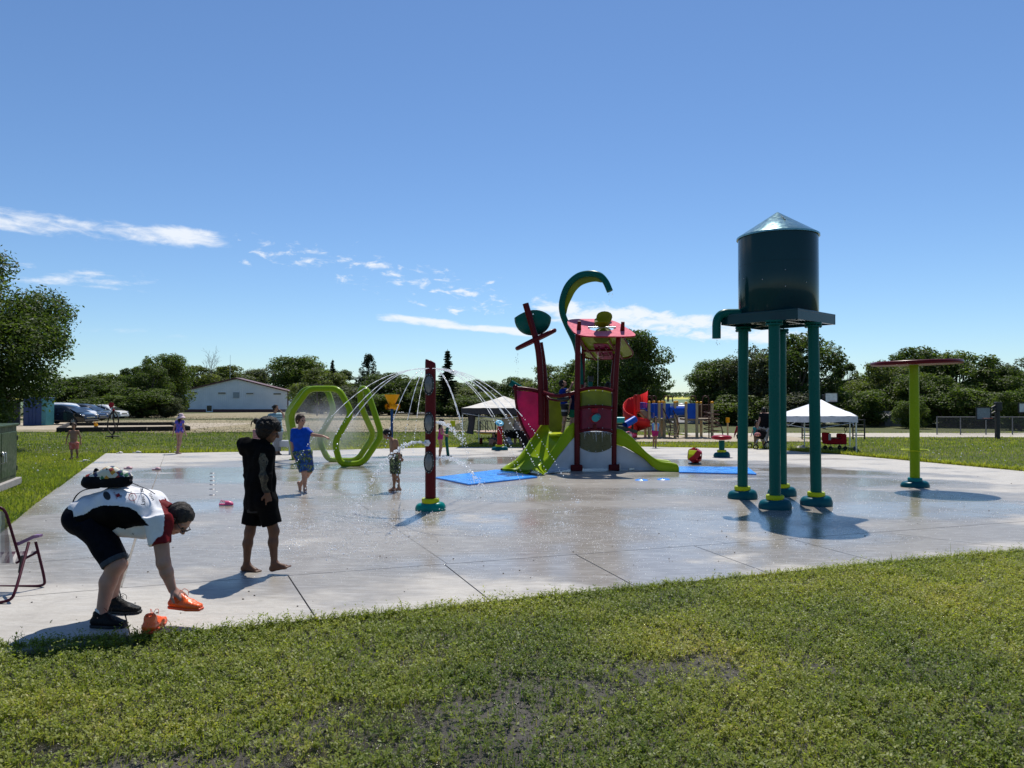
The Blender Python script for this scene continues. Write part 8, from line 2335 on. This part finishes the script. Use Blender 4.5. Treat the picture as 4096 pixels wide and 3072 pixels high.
# ---------- red wagon
q = G(3338, 1800); wg = thing('wagon', 'red fabric folding wagon with raised black handle under the white canopy', 'wagon', q); m_wr = cloth('red_canvas', (.30, .012, .02)); k = mpp(q.y); z0 = q.z
MB().box(q + V(0, 0, .34), (78 * k, .50, .22), b=.03).build('tub', m_wr, wg); MB().box(q + V(-34 * k, 0, .50), (16 * k, .48, .36), b=.04).build('back_panel', m_wr, wg); MB().box(q + V(28 * k, 0, .48), (22 * k, .48, .32), b=.04).build('front_panel', m_wr, wg); MB().box(q + V(-30 * k, -.25, .52), (10 * k, .02, .25), b=.005).build('pocket', m_grey, wg)
MB().tube(curve_pts([q + V(34 * k, 0, .30), q + V(40 * k, -.02, .6), q + V(44 * k, -.02, .75)], 4), .014, 8).build('handle', m_black, wg)
MB().tube([q + V(44 * k + .05 * cos(a), -.02, .80 + .07 * sin(a)) for a in np.linspace(0, 2 * pi, 17)[:-1]], .013, 6, closed=True).build('grip', m_black, wg)
for sx_ in (-26, 32):
    for sy_ in (-.24, .24):
        wq = q + V(sx_ * k, sy_, .085); w_o = MB().lathe([(.02, -.02), (.075, -.025), (.085, 0), (.075, .025), (.02, .02)], wq, 16, rot=Matrix.Rotation(radians(90), 3, 'X')).build('wheel', m_tyre, wg); MB().tube([wq, wq + V(0, 0, .18)], .012, 6).build('strut', m_black, w_o)
mb = MB(); mb.loft([[q + V(-22 * k + .07 * i, -.22 + .09 * j, .46 + .035 * sin(i * 1.7 + j * 2.3)) for i in range(8)] for j in range(6)]); mb.build('towel', pattern('faded_towel', [(.30, .26, .22), (.22, .28, .20), (.35, .15, .14)], 9), wg)
# ---------- pushchair
q = G(3058, 1796); pc_ = thing('pushchair', 'dark jogging pushchair beside the woman in black', 'pushchair', q); k = mpp(q.y)
for px, py, r_, dy in ((3023, 1778, 9, -.1), (3070, 1776, 14, -.25), (3072, 1774, 14, .35), (2998, 1770, 10, .5)):
    c = P(px, py, q.y + dy); R_ = r_ * k; c.z = gz(q.y) + R_
    w_o = MB().tube([c + V(cos(a) * R_, 0, sin(a) * R_) for a in np.linspace(0, 2 * pi, 25)[:-1]], .026, 8, closed=True).build('wheel', m_tyre, pc_)
    mb = MB()
    for j in range(8): mb.tube([c, c + V(cos(j * pi / 4) * R_ * .95, 0, sin(j * pi / 4) * R_ * .95)], .005, 4, caps=False)
    mb.build('spoke', m_steel, w_o, stuff=True)
MB().box(P(3042, 1735, q.y) , (.36, .42, .40), Matrix.Rotation(.35, 3, 'Y'), b=.08).build('seat', m_nyl if 'm_nyl' in globals() else m_black, pc_)
MB().tube(curve_pts([P(3024, 1770, q.y), P(3045, 1745, q.y), P(3075, 1715, q.y), P(3085, 1700, q.y)], 4), .018, 8).build('frame', m_steel, pc_); MB().tube(curve_pts([P(3070, 1775, q.y - .2), P(3050, 1735, q.y - .1), P(3035, 1715, q.y)], 4), .018, 8).build('frame', m_steel, pc_)
MB().ball(P(3030, 1738, q.y - .2), (.14, .10, .08), 10, 8).build('toy_bag', pattern('bright_bag', [(.5, .1, .03), (.6, .4, .3), (.1, .1, .3)], 20), pc_)
# ---------- grey garage
Yg_ = 60.0; q = V(P(3540, 1725, Yg_).x, Yg_, gz(Yg_)); gg = thing('garage', 'grey garage with pale door under the trees on the right', 'building', q)
xa, xb, xc = (P(p, 1700, Yg_).x for p in (3465, 3540, 3620)); zE = P(3540, 1674, Yg_).z; zA = P(3580, 1652, Yg_).z; z0 = gz(Yg_) - DROP
m_gw = pm('taupe_siding', (.17, .155, .145), .8, bumps=.2, bscale=12)
MB().prism([V(xb, Yg_, z0), V(xc, Yg_, z0), V(xc, Yg_, zE), V((xb + xc) / 2, Yg_, zA), V(xb, Yg_, zE)], (-(xb - xa), 6.0, 0)).build('wall', m_gw, gg)
for s_, x in ((-1, xb), (1, xc)):
    MB().prism([V(x + s_ * .25, Yg_ - .25, zE - .12), V((xb + xc) / 2, Yg_ - .25, zA + .02), V((xb + xc) / 2, Yg_ - .25, zA + .14), V(x + s_ * .25, Yg_ - .25, zE)], (-(xb - xa), 6.4, 0)).build('roof', m_roofg, gg)
xd0, xd1 = P(3567, 1700, Yg_).x, P(3611, 1700, Yg_).x; zD = P(3590, 1682, Yg_).z
for i in range(4): MB().box(((xd0 + xd1) / 2, Yg_ - .04, lin(z0, zD, (i + .5) / 4)), (xd1 - xd0, .06, (zD - z0) / 4 - .02), b=.01).build('door_panel', pm('door_beige', (.30, .25, .21), .7), gg)
# ---------- houses far behind the red post
def house(label, px0, px1, eave, ridge, base, Y, m_w, m_r):
    x0, x1 = P(px0, base, Y).x, P(px1, base, Y).x; z0 = gz(Y); h = thing('house', label, 'building', V((x0 + x1) / 2, Y, z0), 'houses in the far background'); ze_, zr = P(px0, eave, Y).z, P(px0, ridge, Y).z
    MB().box(((x0 + x1) / 2, Y + 4, (z0 + ze_) / 2), (x1 - x0, 8, ze_ - z0)).build('wall', m_w, h)
    for s_ in (-1, 1):
        ym = Y + 4; MB().prism([V(x0 - .3, ym + s_ * 4.4, ze_ - .1), V(x1 + .3, ym + s_ * 4.4, ze_ - .1), V(x1 + .3 - (x1 - x0) * .06, ym, zr), V(x0 - .3 + (x1 - x0) * .1, ym, zr)], (0, 0, .12)).build('roof', m_r, h)
    for fx in (.25, .7): pane(h, lin(px0, px1, fx) - 6, lin(px0, px1, fx) + 6, lin(eave, base, .3), lin(eave, base, .7), Y - .02, 'window', .06)
house('house with large grey roof behind the red spray post', 1636, 1766, 1654, 1606, 1664, 140, pm('house_white', (.6, .6, .6), .7), m_roofg)
house('low pale house left of the grey roof', 1520, 1630, 1650, 1637, 1662, 150, pm('house_white', (.6, .6, .6)), pm('pale_roof', (.42, .42, .42), .8))
house('pale house hidden behind the white canopy trees', 3330, 3420, 1600, 1575, 1660, 95, pm('house_cream', (.5, .48, .44), .7), m_roofg)
house('low grey house behind the playground tube', 2700, 2800, 1690, 1668, 1700, 66, pm('house_grey', (.30, .31, .32), .7), m_roofg)
# ---------- basketball hoops
def hoop(label, pole_px, base, top, board, arms=True, white=False, fan=False):
    q = G(pole_px, base); hp_ = thing('basketball_hoop', label, 'basketball hoop', q, 'basketball hoops'); Y = q.y
    MB().box((q.x, Y, (q.z + P(pole_px, top, Y).z) / 2), (.20, .20, P(pole_px, top, Y).z - q.z), b=.02).build('pole', m_black, hp_)
    a, c = P(board[0], board[1], Y - .3), P(board[2], board[3], Y - .3); ctr = (a + c) / 2; w_, h = abs(c.x - a.x), abs(a.z - c.z)
    bd = MB().box(ctr, (w_, .03, h), b=.004).build('backboard', pm('frosted_board', (.22, .25, .28), .3) if not white else m_white, hp_)
    for s_ in (-1, 1): MB().box(ctr + V(s_ * w_ / 2, -.01, 0), (.05, .06, h + .05)).build('board_frame', m_black, bd); MB().box(ctr + V(0, -.01, s_ * h / 2), (w_, .06, .05)).build('board_frame', m_black, bd)
    for dx_ in (-.18, .22): MB().box(ctr + V(dx_ * w_, .03, 0), (.05, .03, h)).build('brace', m_black, bd)
    MB().box(ctr + V(0, .035, h * .1), (w_ * .6, .03, .05)).build('brace', m_black, bd)
    rc_ = ctr + V(0, -.32, -h * .38); MB().tube([rc_ + V(cos(a_) * .23, sin(a_) * .23, 0) for a_ in np.linspace(0, 2 * pi, 21)[:-1]], .012, 6, closed=True).build('rim', pm('rim_orange', (.35, .06, .02), .5), bd)
    if arms:
        for z1, z2 in ((top + 6, board[1] + 12), (top + 30, board[1] + 36), (top + 4, board[3] - 10)):
            MB().tube([P(pole_px, z1, Y), P(lin(board[0], board[2], .7), z2, Y - .2)], .045, 6).build('arm', m_black, hp_)
    MB().box(P(pole_px + 2, top + 14, Y), (.34, .25, .5), b=.03).build('counterweight', m_black, hp_)
hoop('black basketball hoop with clear backboard on the gravel court', 3990, 1755, 1612, (3905, 1630, 3962, 1678))
hoop('white-backed basketball hoop at the right edge of the photo', 4130, 1752, 1600, (4074, 1612, 4128, 1650), True, True)
hoop('distant basketball hoop above the white canopy', 3296, 1715, 1578, (3300, 1572, 3350, 1608), True, True)
# ================================================================= PLAYGROUND
def pg(x, y, Y): return P(2450 + x / 4.916, 1540 + y / 4.916, Y)
Yp0 = G(2700, 1751).y; pgo = G(2700, 1751)
play = thing('playground', 'wooden-post playground with red spiral slide and blue crawl tube', 'playground', pgo)
m_wood = pm('tan_post', (.40, .31, .17), .75, bumps=.3, bscale=15); m_brn = gloss('brown_rail', (.075, .030, .022), .4); m_pblue = gloss('playground_blue', (.010, .075, .42), .35); m_pred = gloss('playground_red', (.62, .025, .022), .35); m_deckw = pm('worn_deck_tan', (.26, .20, .13), .8)
zg0 = gz(Yp0)
for x, top, dy in ((645, 700, 1.6), (720, 345, 0), (815, 338, 1.6), (920, 345, 0), (978, 340, 1.6), (1018, 345, 0), (1230, 345, 0), (1268, 340, 1.6), (1448, 360, 0), (1660, 350, 0), (1745, 355, 1.6), (1960, 352, 0)):
    p = pg(x, 1030, Yp0 + dy); z1 = pg(x, top, Yp0 + dy).z
    po = MB().tube([V(p.x, p.y, gz(p.y)), V(p.x, p.y, z1)], .085, 10).build('post', m_wood, play)
    MB().ball(V(p.x, p.y, z1 + .02), (.10, .10, .08), 10, 6).build('post_cap', m_yel, po)
def pdeck(x0, x1, y, Y0, Y1, m=None): a, c = pg(x0, y, Yp0), pg(x1, y, Yp0); MB().box(((a.x + c.x) / 2, (Y0 + Y1) / 2, a.z), (c.x - a.x, Y1 - Y0, .12), b=.01).build('deck', m or m_deckw, play)
pdeck(700, 1020, 680, Yp0, Yp0 + 1.6); pdeck(1020, 1250, 672, Yp0, Yp0 + 1.6); pdeck(1448, 1960, 680, Yp0, Yp0 + 1.6); pdeck(500, 640, 520, Yp0 + .2, Yp0 + 1.6)
mb = MB(); MB().prism([pg(520, 500, Yp0), pg(640, 490, Yp0), pg(820, 660, Yp0), pg(700, 680, Yp0)], (0, 1.3, 0)).build('ramp', m_deckw, play)
def bars(x0, x1, y0, y1, n, Y, sl=0, m=None, name='baluster'):
    for i in range(n):
        x = lin(x0, x1, i / max(1, n - 1)); dyy = sl * (x - x0); MB().tube([pg(x, y0 + dyy, Y), pg(x, y1 + dyy, Y)], .022, 6).build(name, m or m_pblue, play)
    for y in (y0, y1): MB().tube([pg(x0, y, Y), pg(x1, y + sl * (x1 - x0), Y)], .024, 6).build('handrail', m or m_pblue, play)
bars(545, 640, 350, 470, 6, Yp0, 0, m_pblue); bars(650, 830, 355, 500, 8, Yp0 - .02, .62 * 0 + .75 * .3, m_pblue); bars(770, 900, 370, 640, 7, Yp0); bars(945, 1010, 370, 640, 4, Yp0); bars(1130, 1210, 370, 640, 5, Yp0)
bars(650, 860, 200, 340, 2, Yp0 + 1.6, .6, m_brn); bars(545, 660, 205, 320, 6, Yp0 + 1.3, 0, m_brn); bars(1685, 1735, 395, 640, 4, Yp0, 0, m_brn); bars(1770, 1945, 390, 640, 7, Yp0, 0, m_brn); bars(1255, 1430, 380, 420, 2, Yp0 + 1.6, 0, m_brn)
MB().prism([pg(800, 360, Yp0 + 1.6), pg(1010, 360, Yp0 + 1.6), pg(1010, 660, Yp0 + 1.6), pg(800, 660, Yp0 + 1.6)], (0, .05, 0)).build('back_panel', m_pblue, play)
for x0, x1 in ((1040, 1125), (1470, 1640)):
    MB().prism([pg(x0, 362, Yp0 - .03), pg(x1, 362, Yp0 - .03), pg(x1, 662, Yp0 - .03), pg(x0, 662, Yp0 - .03)], (0, .06, 0)).build('tube_panel', m_pblue, play)
tY = Yp0 + .3; rt_ = 90 / 4.916 * mpp(tY)
tb = MB().tube([pg(1100, 512, tY - .25), pg(1450, 512, tY), pg(1570, 520, tY + .1)], rt_, 24, caps=False).build('crawl_tube', m_pblue, play)
for x in (1105, 1455, 1590): MB().tube([pg(x - 8, 512, tY - .1), pg(x + 8, 512, tY - .1)], rt_ * 1.07, 24).build('tube_ring', m_pblue, tb)
mb = MB()
for x in (1285, 1355, 1425): MB().ball(pg(x, 508, tY - rt_ * .98), (.05, .02, .09), 10, 6).build('tube_window', pm('pale_blue_window', (.10, .30, .60), .2), tb)
for x, w_ in ((735, 40), (815, 42), (1060, 45), (1130, 50), (1590, 50), (1830, 62)):
    c = [pg(x - w_, 640 if x > 1500 else 330, Yp0 + (1.6 if x in (735, 1060, 1590) else 0)), pg(x - w_, 215, Yp0), pg(x + w_, 215, Yp0), pg(x + w_, 640 if x > 1500 else 330, Yp0)]
    MB().tube(round_path(c, .25, 6, False), .032, 8).build('hoop_rail', m_brn, play)
# steps
for i in range(7):
    w = i / 6; a, c = pg(lin(1060, 1140, w), lin(700, 990, w), Yp0 - .2 - .15 * i), pg(lin(1200, 1290, w), lin(700, 990, w), Yp0 - .2 - .15 * i)
    MB().box((a + c) / 2, (c.x - a.x, .22, .05), b=.008).build('step', m_deckw, play)
for s_, xs_2 in ((0, (1025, 1125)), (1, (1215, 1300))):
    MB().tube([pg(xs_2[0], 680, Yp0 - .1), pg(xs_2[1], 1030, Yp0 - 1.2)], .06, 6, flat=(1, .4)).build('stringer', m_deckw, play)
    MB().tube(curve_pts([pg((990, 1165)[s_], 455, Yp0 - .05), pg((1040, 1220)[s_], 560, Yp0 - .3), pg((1140, 1310)[s_], 800, Yp0 - .9), pg((1120, 1285)[s_], 1000, Yp0 - 1.2)], 6), .028, 8).build('handrail', m_brn, play)
# spiral climber, arched ladder
cx_, Yc_ = 1948, Yp0 - .4; pts = []
for i in range(90):
    a = i / 90 * 2 * pi * 5.5; pts.append(pg(cx_, lin(500, 940, i / 89), Yc_) + V(cos(a) * .42, sin(a) * .42, 0))
MB().tube(pts, .026, 6).build('spiral_climber', m_brn, play); MB().tube([pg(1895, 480, Yc_), V(pg(1895, 480, Yc_).x, Yc_, gz(Yc_))], .035, 8).build('climber_pole', m_brn, play)
for dx_ in (0, 1):
    MB().tube(curve_pts([pg(1960, 660, Yp0 + .5 * dx_), pg(2060, 720, Yp0 - .1 + .5 * dx_), pg(2140, 830, Yp0 - .2 + .5 * dx_), pg(2170, 985, Yp0 - .3 + .5 * dx_)], 6), .03, 8).build('arch_rail', m_brn, play)
for i in range(5): p = curve_pts([pg(1960, 660, Yp0), pg(2060, 720, Yp0 - .1), pg(2140, 830, Yp0 - .2), pg(2170, 985, Yp0 - .3)], 6)[3 + 3 * i]; MB().tube([p, p + V(0, .5, 0)], .022, 6).build('rung', m_brn, play)
# spiral slide: helical trough with outer wall
def helix(i, n):
    w = i / (n - 1); a = radians(lin(5, 520, w)); return w, a
n = 48; rows_ = []; hc0 = pg(450, 500, Yp0 + .2); R0 = .70
for i in range(n):
    w, a = helix(i, n); ctr = V(hc0.x + .15 * w, hc0.y, lin(pg(0, 470, Yp0).z, pg(0, 960, Yp0).z, w ** .9)); d = V(cos(a), sin(a), 0)
    hi = float(np.interp(w, [0, .22, .40, .5, 1], [1.05, .95, .45, .33, .30]))
    rows_.append([ctr + d * .10 + V(0, 0, .25), ctr + d * .13, ctr + d * .35 - V(0, 0, .05), ctr + d * .55, ctr + d * R0 + V(0, 0, .12), ctr + d * R0 * 1.04 + V(0, 0, hi), ctr + d * R0 * 1.08 + V(0, 0, hi), ctr + d * R0 * 1.08 - V(0, 0, .06), ctr + d * .12 - V(0, 0, .12)])
sl_o = MB().loft(rows_).build('spiral_slide', m_pred, play)
MB().tube([V(hc0.x, hc0.y, gz(Yp0)), V(hc0.x, hc0.y, pg(0, 200, Yp0).z)], .10, 12).build('slide_column', m_pred, sl_o)
MB().prism([pg(490, 185, Yp0 - .2), pg(545, 195, Yp0 - .2), pg(540, 520, Yp0 - .2), pg(475, 530, Yp0 - .2)], (0, .9, 0)).build('slide_hood', m_pred, sl_o)
# climbers left of the slide: teal tub, blue tube, dark ramp, speckled mat
q = G(2505, 1758); cl = thing('climbing_unit', 'teal tub and blue tube climber beside the red spiral slide', 'playground', q); Yc_ = q.y
MB().tube([P(2440, 1680, Yc_), P(2497, 1680, Yc_)], 12 * mpp(Yc_), 16, flat=(1, 1)).build('tub', gloss('tub_teal', (.02, .30, .30), .3), cl)
MB().tube([P(2540, 1676, Yc_ + .4), P(2500, 1700, Yc_)], 14 * mpp(Yc_), 18, caps=False).build('tube', m_pblue, cl)
MB().prism([P(2462, 1702, Yc_), P(2500, 1706, Yc_), P(2550, 1722, Yc_), P(2550, 1733, Yc_), P(2462, 1728, Yc_)], (0, 1.0, 0)).build('ramp', pm('dark_green_ramp', (.010, .035, .022), .5), cl)
MB().prism([P(2470, 1735, Yc_ - .6), P(2520, 1726, Yc_ - .6), P(2549, 1740, Yc_ - .6), P(2528, 1752, Yc_ - .6)], (0, .9, .02)).build('climbing_mat', pattern('speckled_mat', [(.50, .03, .14), (.6, .6, .6), (.03, .03, .03)], 6), cl)
for x in (2470, 2530): MB().tube([P(x, 1700, Yc_ + .3), V(P(x, 1700, Yc_ + .3).x, Yc_ + .3, gz(Yc_))], .06, 8).build('leg', m_brn, cl)
# ---------- yellow marker post, ladder frame
q = G(2911, 1748); ym = thing('marker_post', 'short yellow bollard post right of the spiral climber', 'bollard', q); zt = P(2911, 1690, q.y).z
MB().tube([q, V(q.x, q.y, zt)], .05, 10).build('post', m_wood, ym); MB().tube([V(q.x, q.y, zt), V(q.x, q.y, zt + .28)], .11, 12).build('head', m_yel, ym)
for k, (px, py) in enumerate(((3232, 1757), (3435, 1757))):
    q = G(px, py); lf = thing('ladder_frame', ('dark steel ladder frame seen under the left half of the white canopy', 'dark steel ladder frame by the right leg of the white canopy')[k], 'climbing frame', q, 'ladder frames'); w_ = .32; h = P(px, 1676, q.y).z - q.z
    for s_ in (-1, 1): MB().tube([q + V(s_ * w_, 0, 0), q + V(s_ * w_, 0, h)], .04, 8).build('upright', m_black, lf)
    for i in range(4): MB().tube([q + V(-w_, 0, h * (.2 + .25 * i)), q + V(w_, 0, h * (.2 + .25 * i))], .025, 6).build('rung', m_black, lf)
# ---------- lost footwear and towels
def slipper(name, px, py, m, label, ang, L=.24, cat='shoe', wing=True):
    q = G(px, py); S = SDF(.012) if False else None; d = V(cos(ang), sin(ang), 0); sd = V(-sin(ang), cos(ang), 0); mb = MB(); rows_ = []
    for i in range(9):
        w = i / 8; wd = .045 * (sin(pi * min(1, w * .9 + .08)) ** .5); rows_.append([q + d * (w - .5) * L + sd * (wd * cos(a)) + V(0, 0, .018 + .016 * sin(a)) for a in np.linspace(0, 2 * pi, 9)[:-1]])
    mb.loft(rows_, closed=True); mb.add(rows_[0], [tuple(range(8))]); mb.add(rows_[-1], [tuple(range(7, -1, -1))]); o = mb.build(name, m, None, q); tag(o, label, cat, 'shoes left about the pad')
    if wing:
        mb = MB(); mb.loft([[q + d * (w - .5) * L + sd * (.048 * cos(a)) + V(0, 0, .02 + h * sin(a)) for a in np.linspace(0, pi, 7)] for w, h in ((.45, .055), (.65, .06), (.85, .045), (.97, .02))]); mb.build('upper', m, o)
    return o
m_clog = pm('pale_clog', (.52, .50, .47), .7); m_pk = pm('pink_sandal', (.55, .05, .16), .5); m_pk2 = pm('faded_pink', (.50, .30, .32), .6); m_tan = pm('tan_sandal', (.26, .20, .15), .7)
slipper('clog', 478, 1814, m_clog, 'pale clog standing on the far left slab corner', 1.2); slipper('clog', 548, 1812, m_clog, 'long pale clog on the far slab edge', .1, .30); slipper('sandal', 660, 1806, m_tan, 'tan sandal on the grass behind the far slab joint', .2, .30)
slipper('trainer', 335, 1848, m_clog, 'pale shoe lying in the grass left of the walkway', .4, .34); slipper('sandal', 512, 1876, m_pk2, 'faded pink sandal alone on the left walkway', -.3, .26); slipper('sandal', 626, 1880, m_pk2, 'small pink sandal next to the long joint', .0, .22)
sd_ = slipper('pink_sandal', 905, 2022, m_pk, 'bright pink strappy sandals near the hoodie boy', .15, .22)
mb = MB(); q = G(905, 2018)
for i in range(6): mb.tube(curve_pts([q + V(-.09 + .03 * i, -.05, .02), q + V(-.08 + .035 * i, 0, .075 - .006 * i), q + V(-.09 + .03 * i, .06, .02)], 4), .006, 5)
mb.build('strap', m_pk, sd_, stuff=True)
q = G(3208, 1793); mb = MB(); r_ = random.Random(4)
mb.loft([[q + V(-.22 + .06 * i, -.12 + .06 * j, .02 + .10 * max(0, sin(i * .9) * sin(j * 1.2)) + r_.uniform(0, .03)) for i in range(8)] for j in range(6)]); tag(mb.build('towel', m_clog, None, q), 'crumpled pale towel on the grass by the tower legs', 'towel')
mb = MB(); q = G(3425, 1806); mb.lathe([(0, 0), (.05, 0), (.05, .16), (.03, .2), (0, .2)], q + V(-.1, -.1, 0), 12); tag(mb.build('water_bottle', pm('navy_bottle', (.02, .03, .08), .3), None, q), 'small dark bottle at the foot of the white canopy leg', 'bottle')
q = G(1924, 1783); mb = MB(); mb.lathe([(0, 0), (.07, 0), (.075, .3), (.05, .34), (0, .35)], q, 12); tag(mb.build('bollard', m_red, None, q), 'short dark red stub post left of the sitting woman', 'bollard')
# ================================================================= WATER
r_ = random.Random(21)
def arc(mb, p0, p1, rise, solid=.35, drop=.012, n=60, wob=.01):
    """thrown jet: a thin rope of water that breaks into drops"""
    pts = [p0.lerp(p1, i / n) + V(0, 0, 4 * rise * (i / n) * (1 - i / n)) for i in range(n + 1)]
    k = int(n * solid)
    mb.tube(pts[:k + 1], [.0048 + .0018 * sin(i * 1.3) for i in range(k + 1)], 6, caps=False)
    for i in range(k, n + 1):
        for _ in range(1):
            if r_.random() < .12: continue
            s_ = drop * r_.uniform(.45, 1.15); p = pts[i] + V(r_.gauss(0, wob), r_.gauss(0, wob), r_.gauss(0, wob))
            mb.ball(p, (s_, s_, s_ * r_.uniform(.9, 1.5)), 6, 4)
top = P(1722, 1475, pb.y)
ends = [(1105, 1985), (1190, 2105), (1460, 2130), (1560, 2135), (1180, 2040), (1640, 1960), (1890, 1960), (1935, 2138), (2090, 1955), (2180, 1960), (2265, 2048), (2310, 2010), (2250, 2100), (2120, 1985)]
for i, e in enumerate(ends):
    mb = MB(); q = G(*e); d = (q - top); d.z = 0
    st_ = top + d.normalized() * pr * .95
    L = d.length; arc(mb, st_, q, (top.z - q.z) * .262, .60, .0085, int(44 + 16 * L), .005)
    tag(mb.build('water_jet', m_drop, None, top), ['%s arching water jet thrown from the red spray post' % w for w in ('leftmost low', 'far left', 'near left', 'nearest left', 'second left', 'short back left', 'short back right', 'near right', 'long back right', 'second long right', 'farthest right', 'upper right', 'near far right', 'middle right')][i], 'water jet', 'water jets from the red post'); bpy.context.scene.collection.objects[-1]['kind'] = 'stuff'
# three thick side jets
def gush(p0, p1, rise, label, n=90):
    mb = MB()
    for i in range(n):
        w = i / n; c = p0.lerp(p1, w) + V(0, 0, 4 * rise * w * (1 - w)); sp = .006 + .030 * w
        for _ in range(3):
            s_ = r_.uniform(.005, .014) * (1.25 - .5 * w)
            mb.ball(c + V(r_.gauss(0, sp), r_.gauss(0, sp), r_.gauss(0, sp)), (s_ * r_.uniform(.8, 1.6), s_, s_), 6, 4)
    tag(mb.build('water_gush', m_drop, None, p0), label, 'water jet', 'water jets from the red post', 'stuff')
gush(P(1700, 1772, pb.y - .15), G(1420, 2055), .33, 'thick white jet gushing left from the post nozzle')
gush(P(1738, 1690, pb.y + .1), P(1850, 1770, pb.y + 1.2) , .10, 'upper white jet gushing right behind the post', 50)
gush(P(1740, 1836, pb.y + .05), G(1936, 1962), .22, 'lower white jet gushing right onto the blue mat', 70)
# splash crowns where the jets land, and spray round the feet
bd_ = mesh_obj('glint_beads', BEADS[0], BEADS[1], m_drop, None, (0, 9, 0), None, True); tag(bd_, 'tiny white water beads added as glints on the wet concrete', None, kind='stuff')
mb = MB()
def splash(px, py, n, R_, h):
    c = G(px, py)
    for _ in range(n):
        a = r_.uniform(0, 2 * pi); d = abs(r_.gauss(0, R_)); s_ = r_.uniform(.003, .009)
        mb.ball(c + V(cos(a) * d, sin(a) * d, s_ * .5 + abs(r_.gauss(0, h)) * (1 if r_.random() < .4 else .08)), s_, 5, 4)
for e in ends: splash(*e, 34, .14, .06)
for e in ((1420, 2055), (1936, 1962)): splash(*e, 130, .32, .08)
for e in ((1590, 1968), (1225, 1975), (1722, 2045), (1960, 1968), (2100, 1985), (2030, 1975)): splash(*e, 60, .30, .03)
for e in ((1250, 2110), (1420, 2120), (1550, 2090), (1330, 2200), (1600, 2150), (1180, 2180)): splash(*e, 120, .75, .004)
for py_ in (1893, 1907, 1922, 1939, 1957, 1980): splash(850, py_, 3, .03, .02)
tag(mb.build('splash_drops', m_drop, None, G(1700, 2000)), 'bright drops of water splashing over the pad', None, kind='stuff')
# drips from bucket tray, spout
mb = MB()
for px, py, Y, n, L in ((2068, 1400, YF + .7, 26, 120), (2441, 1172, YB - .7, 10, 40), (2866, 1362, cen.y, 4, 20)):
    for i in range(n): p = P(px + r_.gauss(0, 5), py + L * r_.random() ** 1.4, Y); mb.ball(p, (.006, .006, .014), 5, 4)
tag(mb.build('falling_drips', m_drop, None, P(2068, 1400, YF + .7)), 'loose drips falling from the splash tray and spout', None, kind='stuff')
# fine mist hanging round the loops
m_mist = bpy.data.materials.new('water_mist'); m_mist.use_nodes = True; t = m_mist.node_tree; t.nodes.clear()
o_ = t.nodes.new('ShaderNodeOutputMaterial'); pv = t.nodes.new('ShaderNodeVolumePrincipled'); pv.inputs['Color'].default_value = (.93, .95, .97, 1); pv.inputs['Anisotropy'].default_value = .55
tc2 = t.nodes.new('ShaderNodeTexCoord'); ln = t.nodes.new('ShaderNodeVectorMath'); ln.operation = 'LENGTH'
mpn = t.nodes.new('ShaderNodeMapping'); mpn.inputs['Scale'].default_value = (1 / 1.75, 1 / 1.1, 1 / 1.25); t.links.new(tc2.outputs['Object'], mpn.inputs[0]); t.links.new(mpn.outputs[0], ln.inputs[0])
fall = mrange(t, ln.outputs['Value'], .98, .15); nz_ = mrange(t, noise(t, 1.6, 3, .6), .32, .68, .15, 1.0)
t.links.new(tmath(t, 'MULTIPLY', tmath(t, 'MULTIPLY', fall, nz_), .75), pv.inputs['Density']); t.links.new(pv.outputs[0], o_.inputs['Volume'])
mc = lp(640, 720, (ya + yb) / 2 + .3); mb = MB(); mb.ball(mc, (1.75, 1.1, 1.25), 24, 16)
mist = mb.build('mist', m_mist, None, mc); tag(mist, 'pale drifting water mist around the lime tube loops', None, kind='stuff')
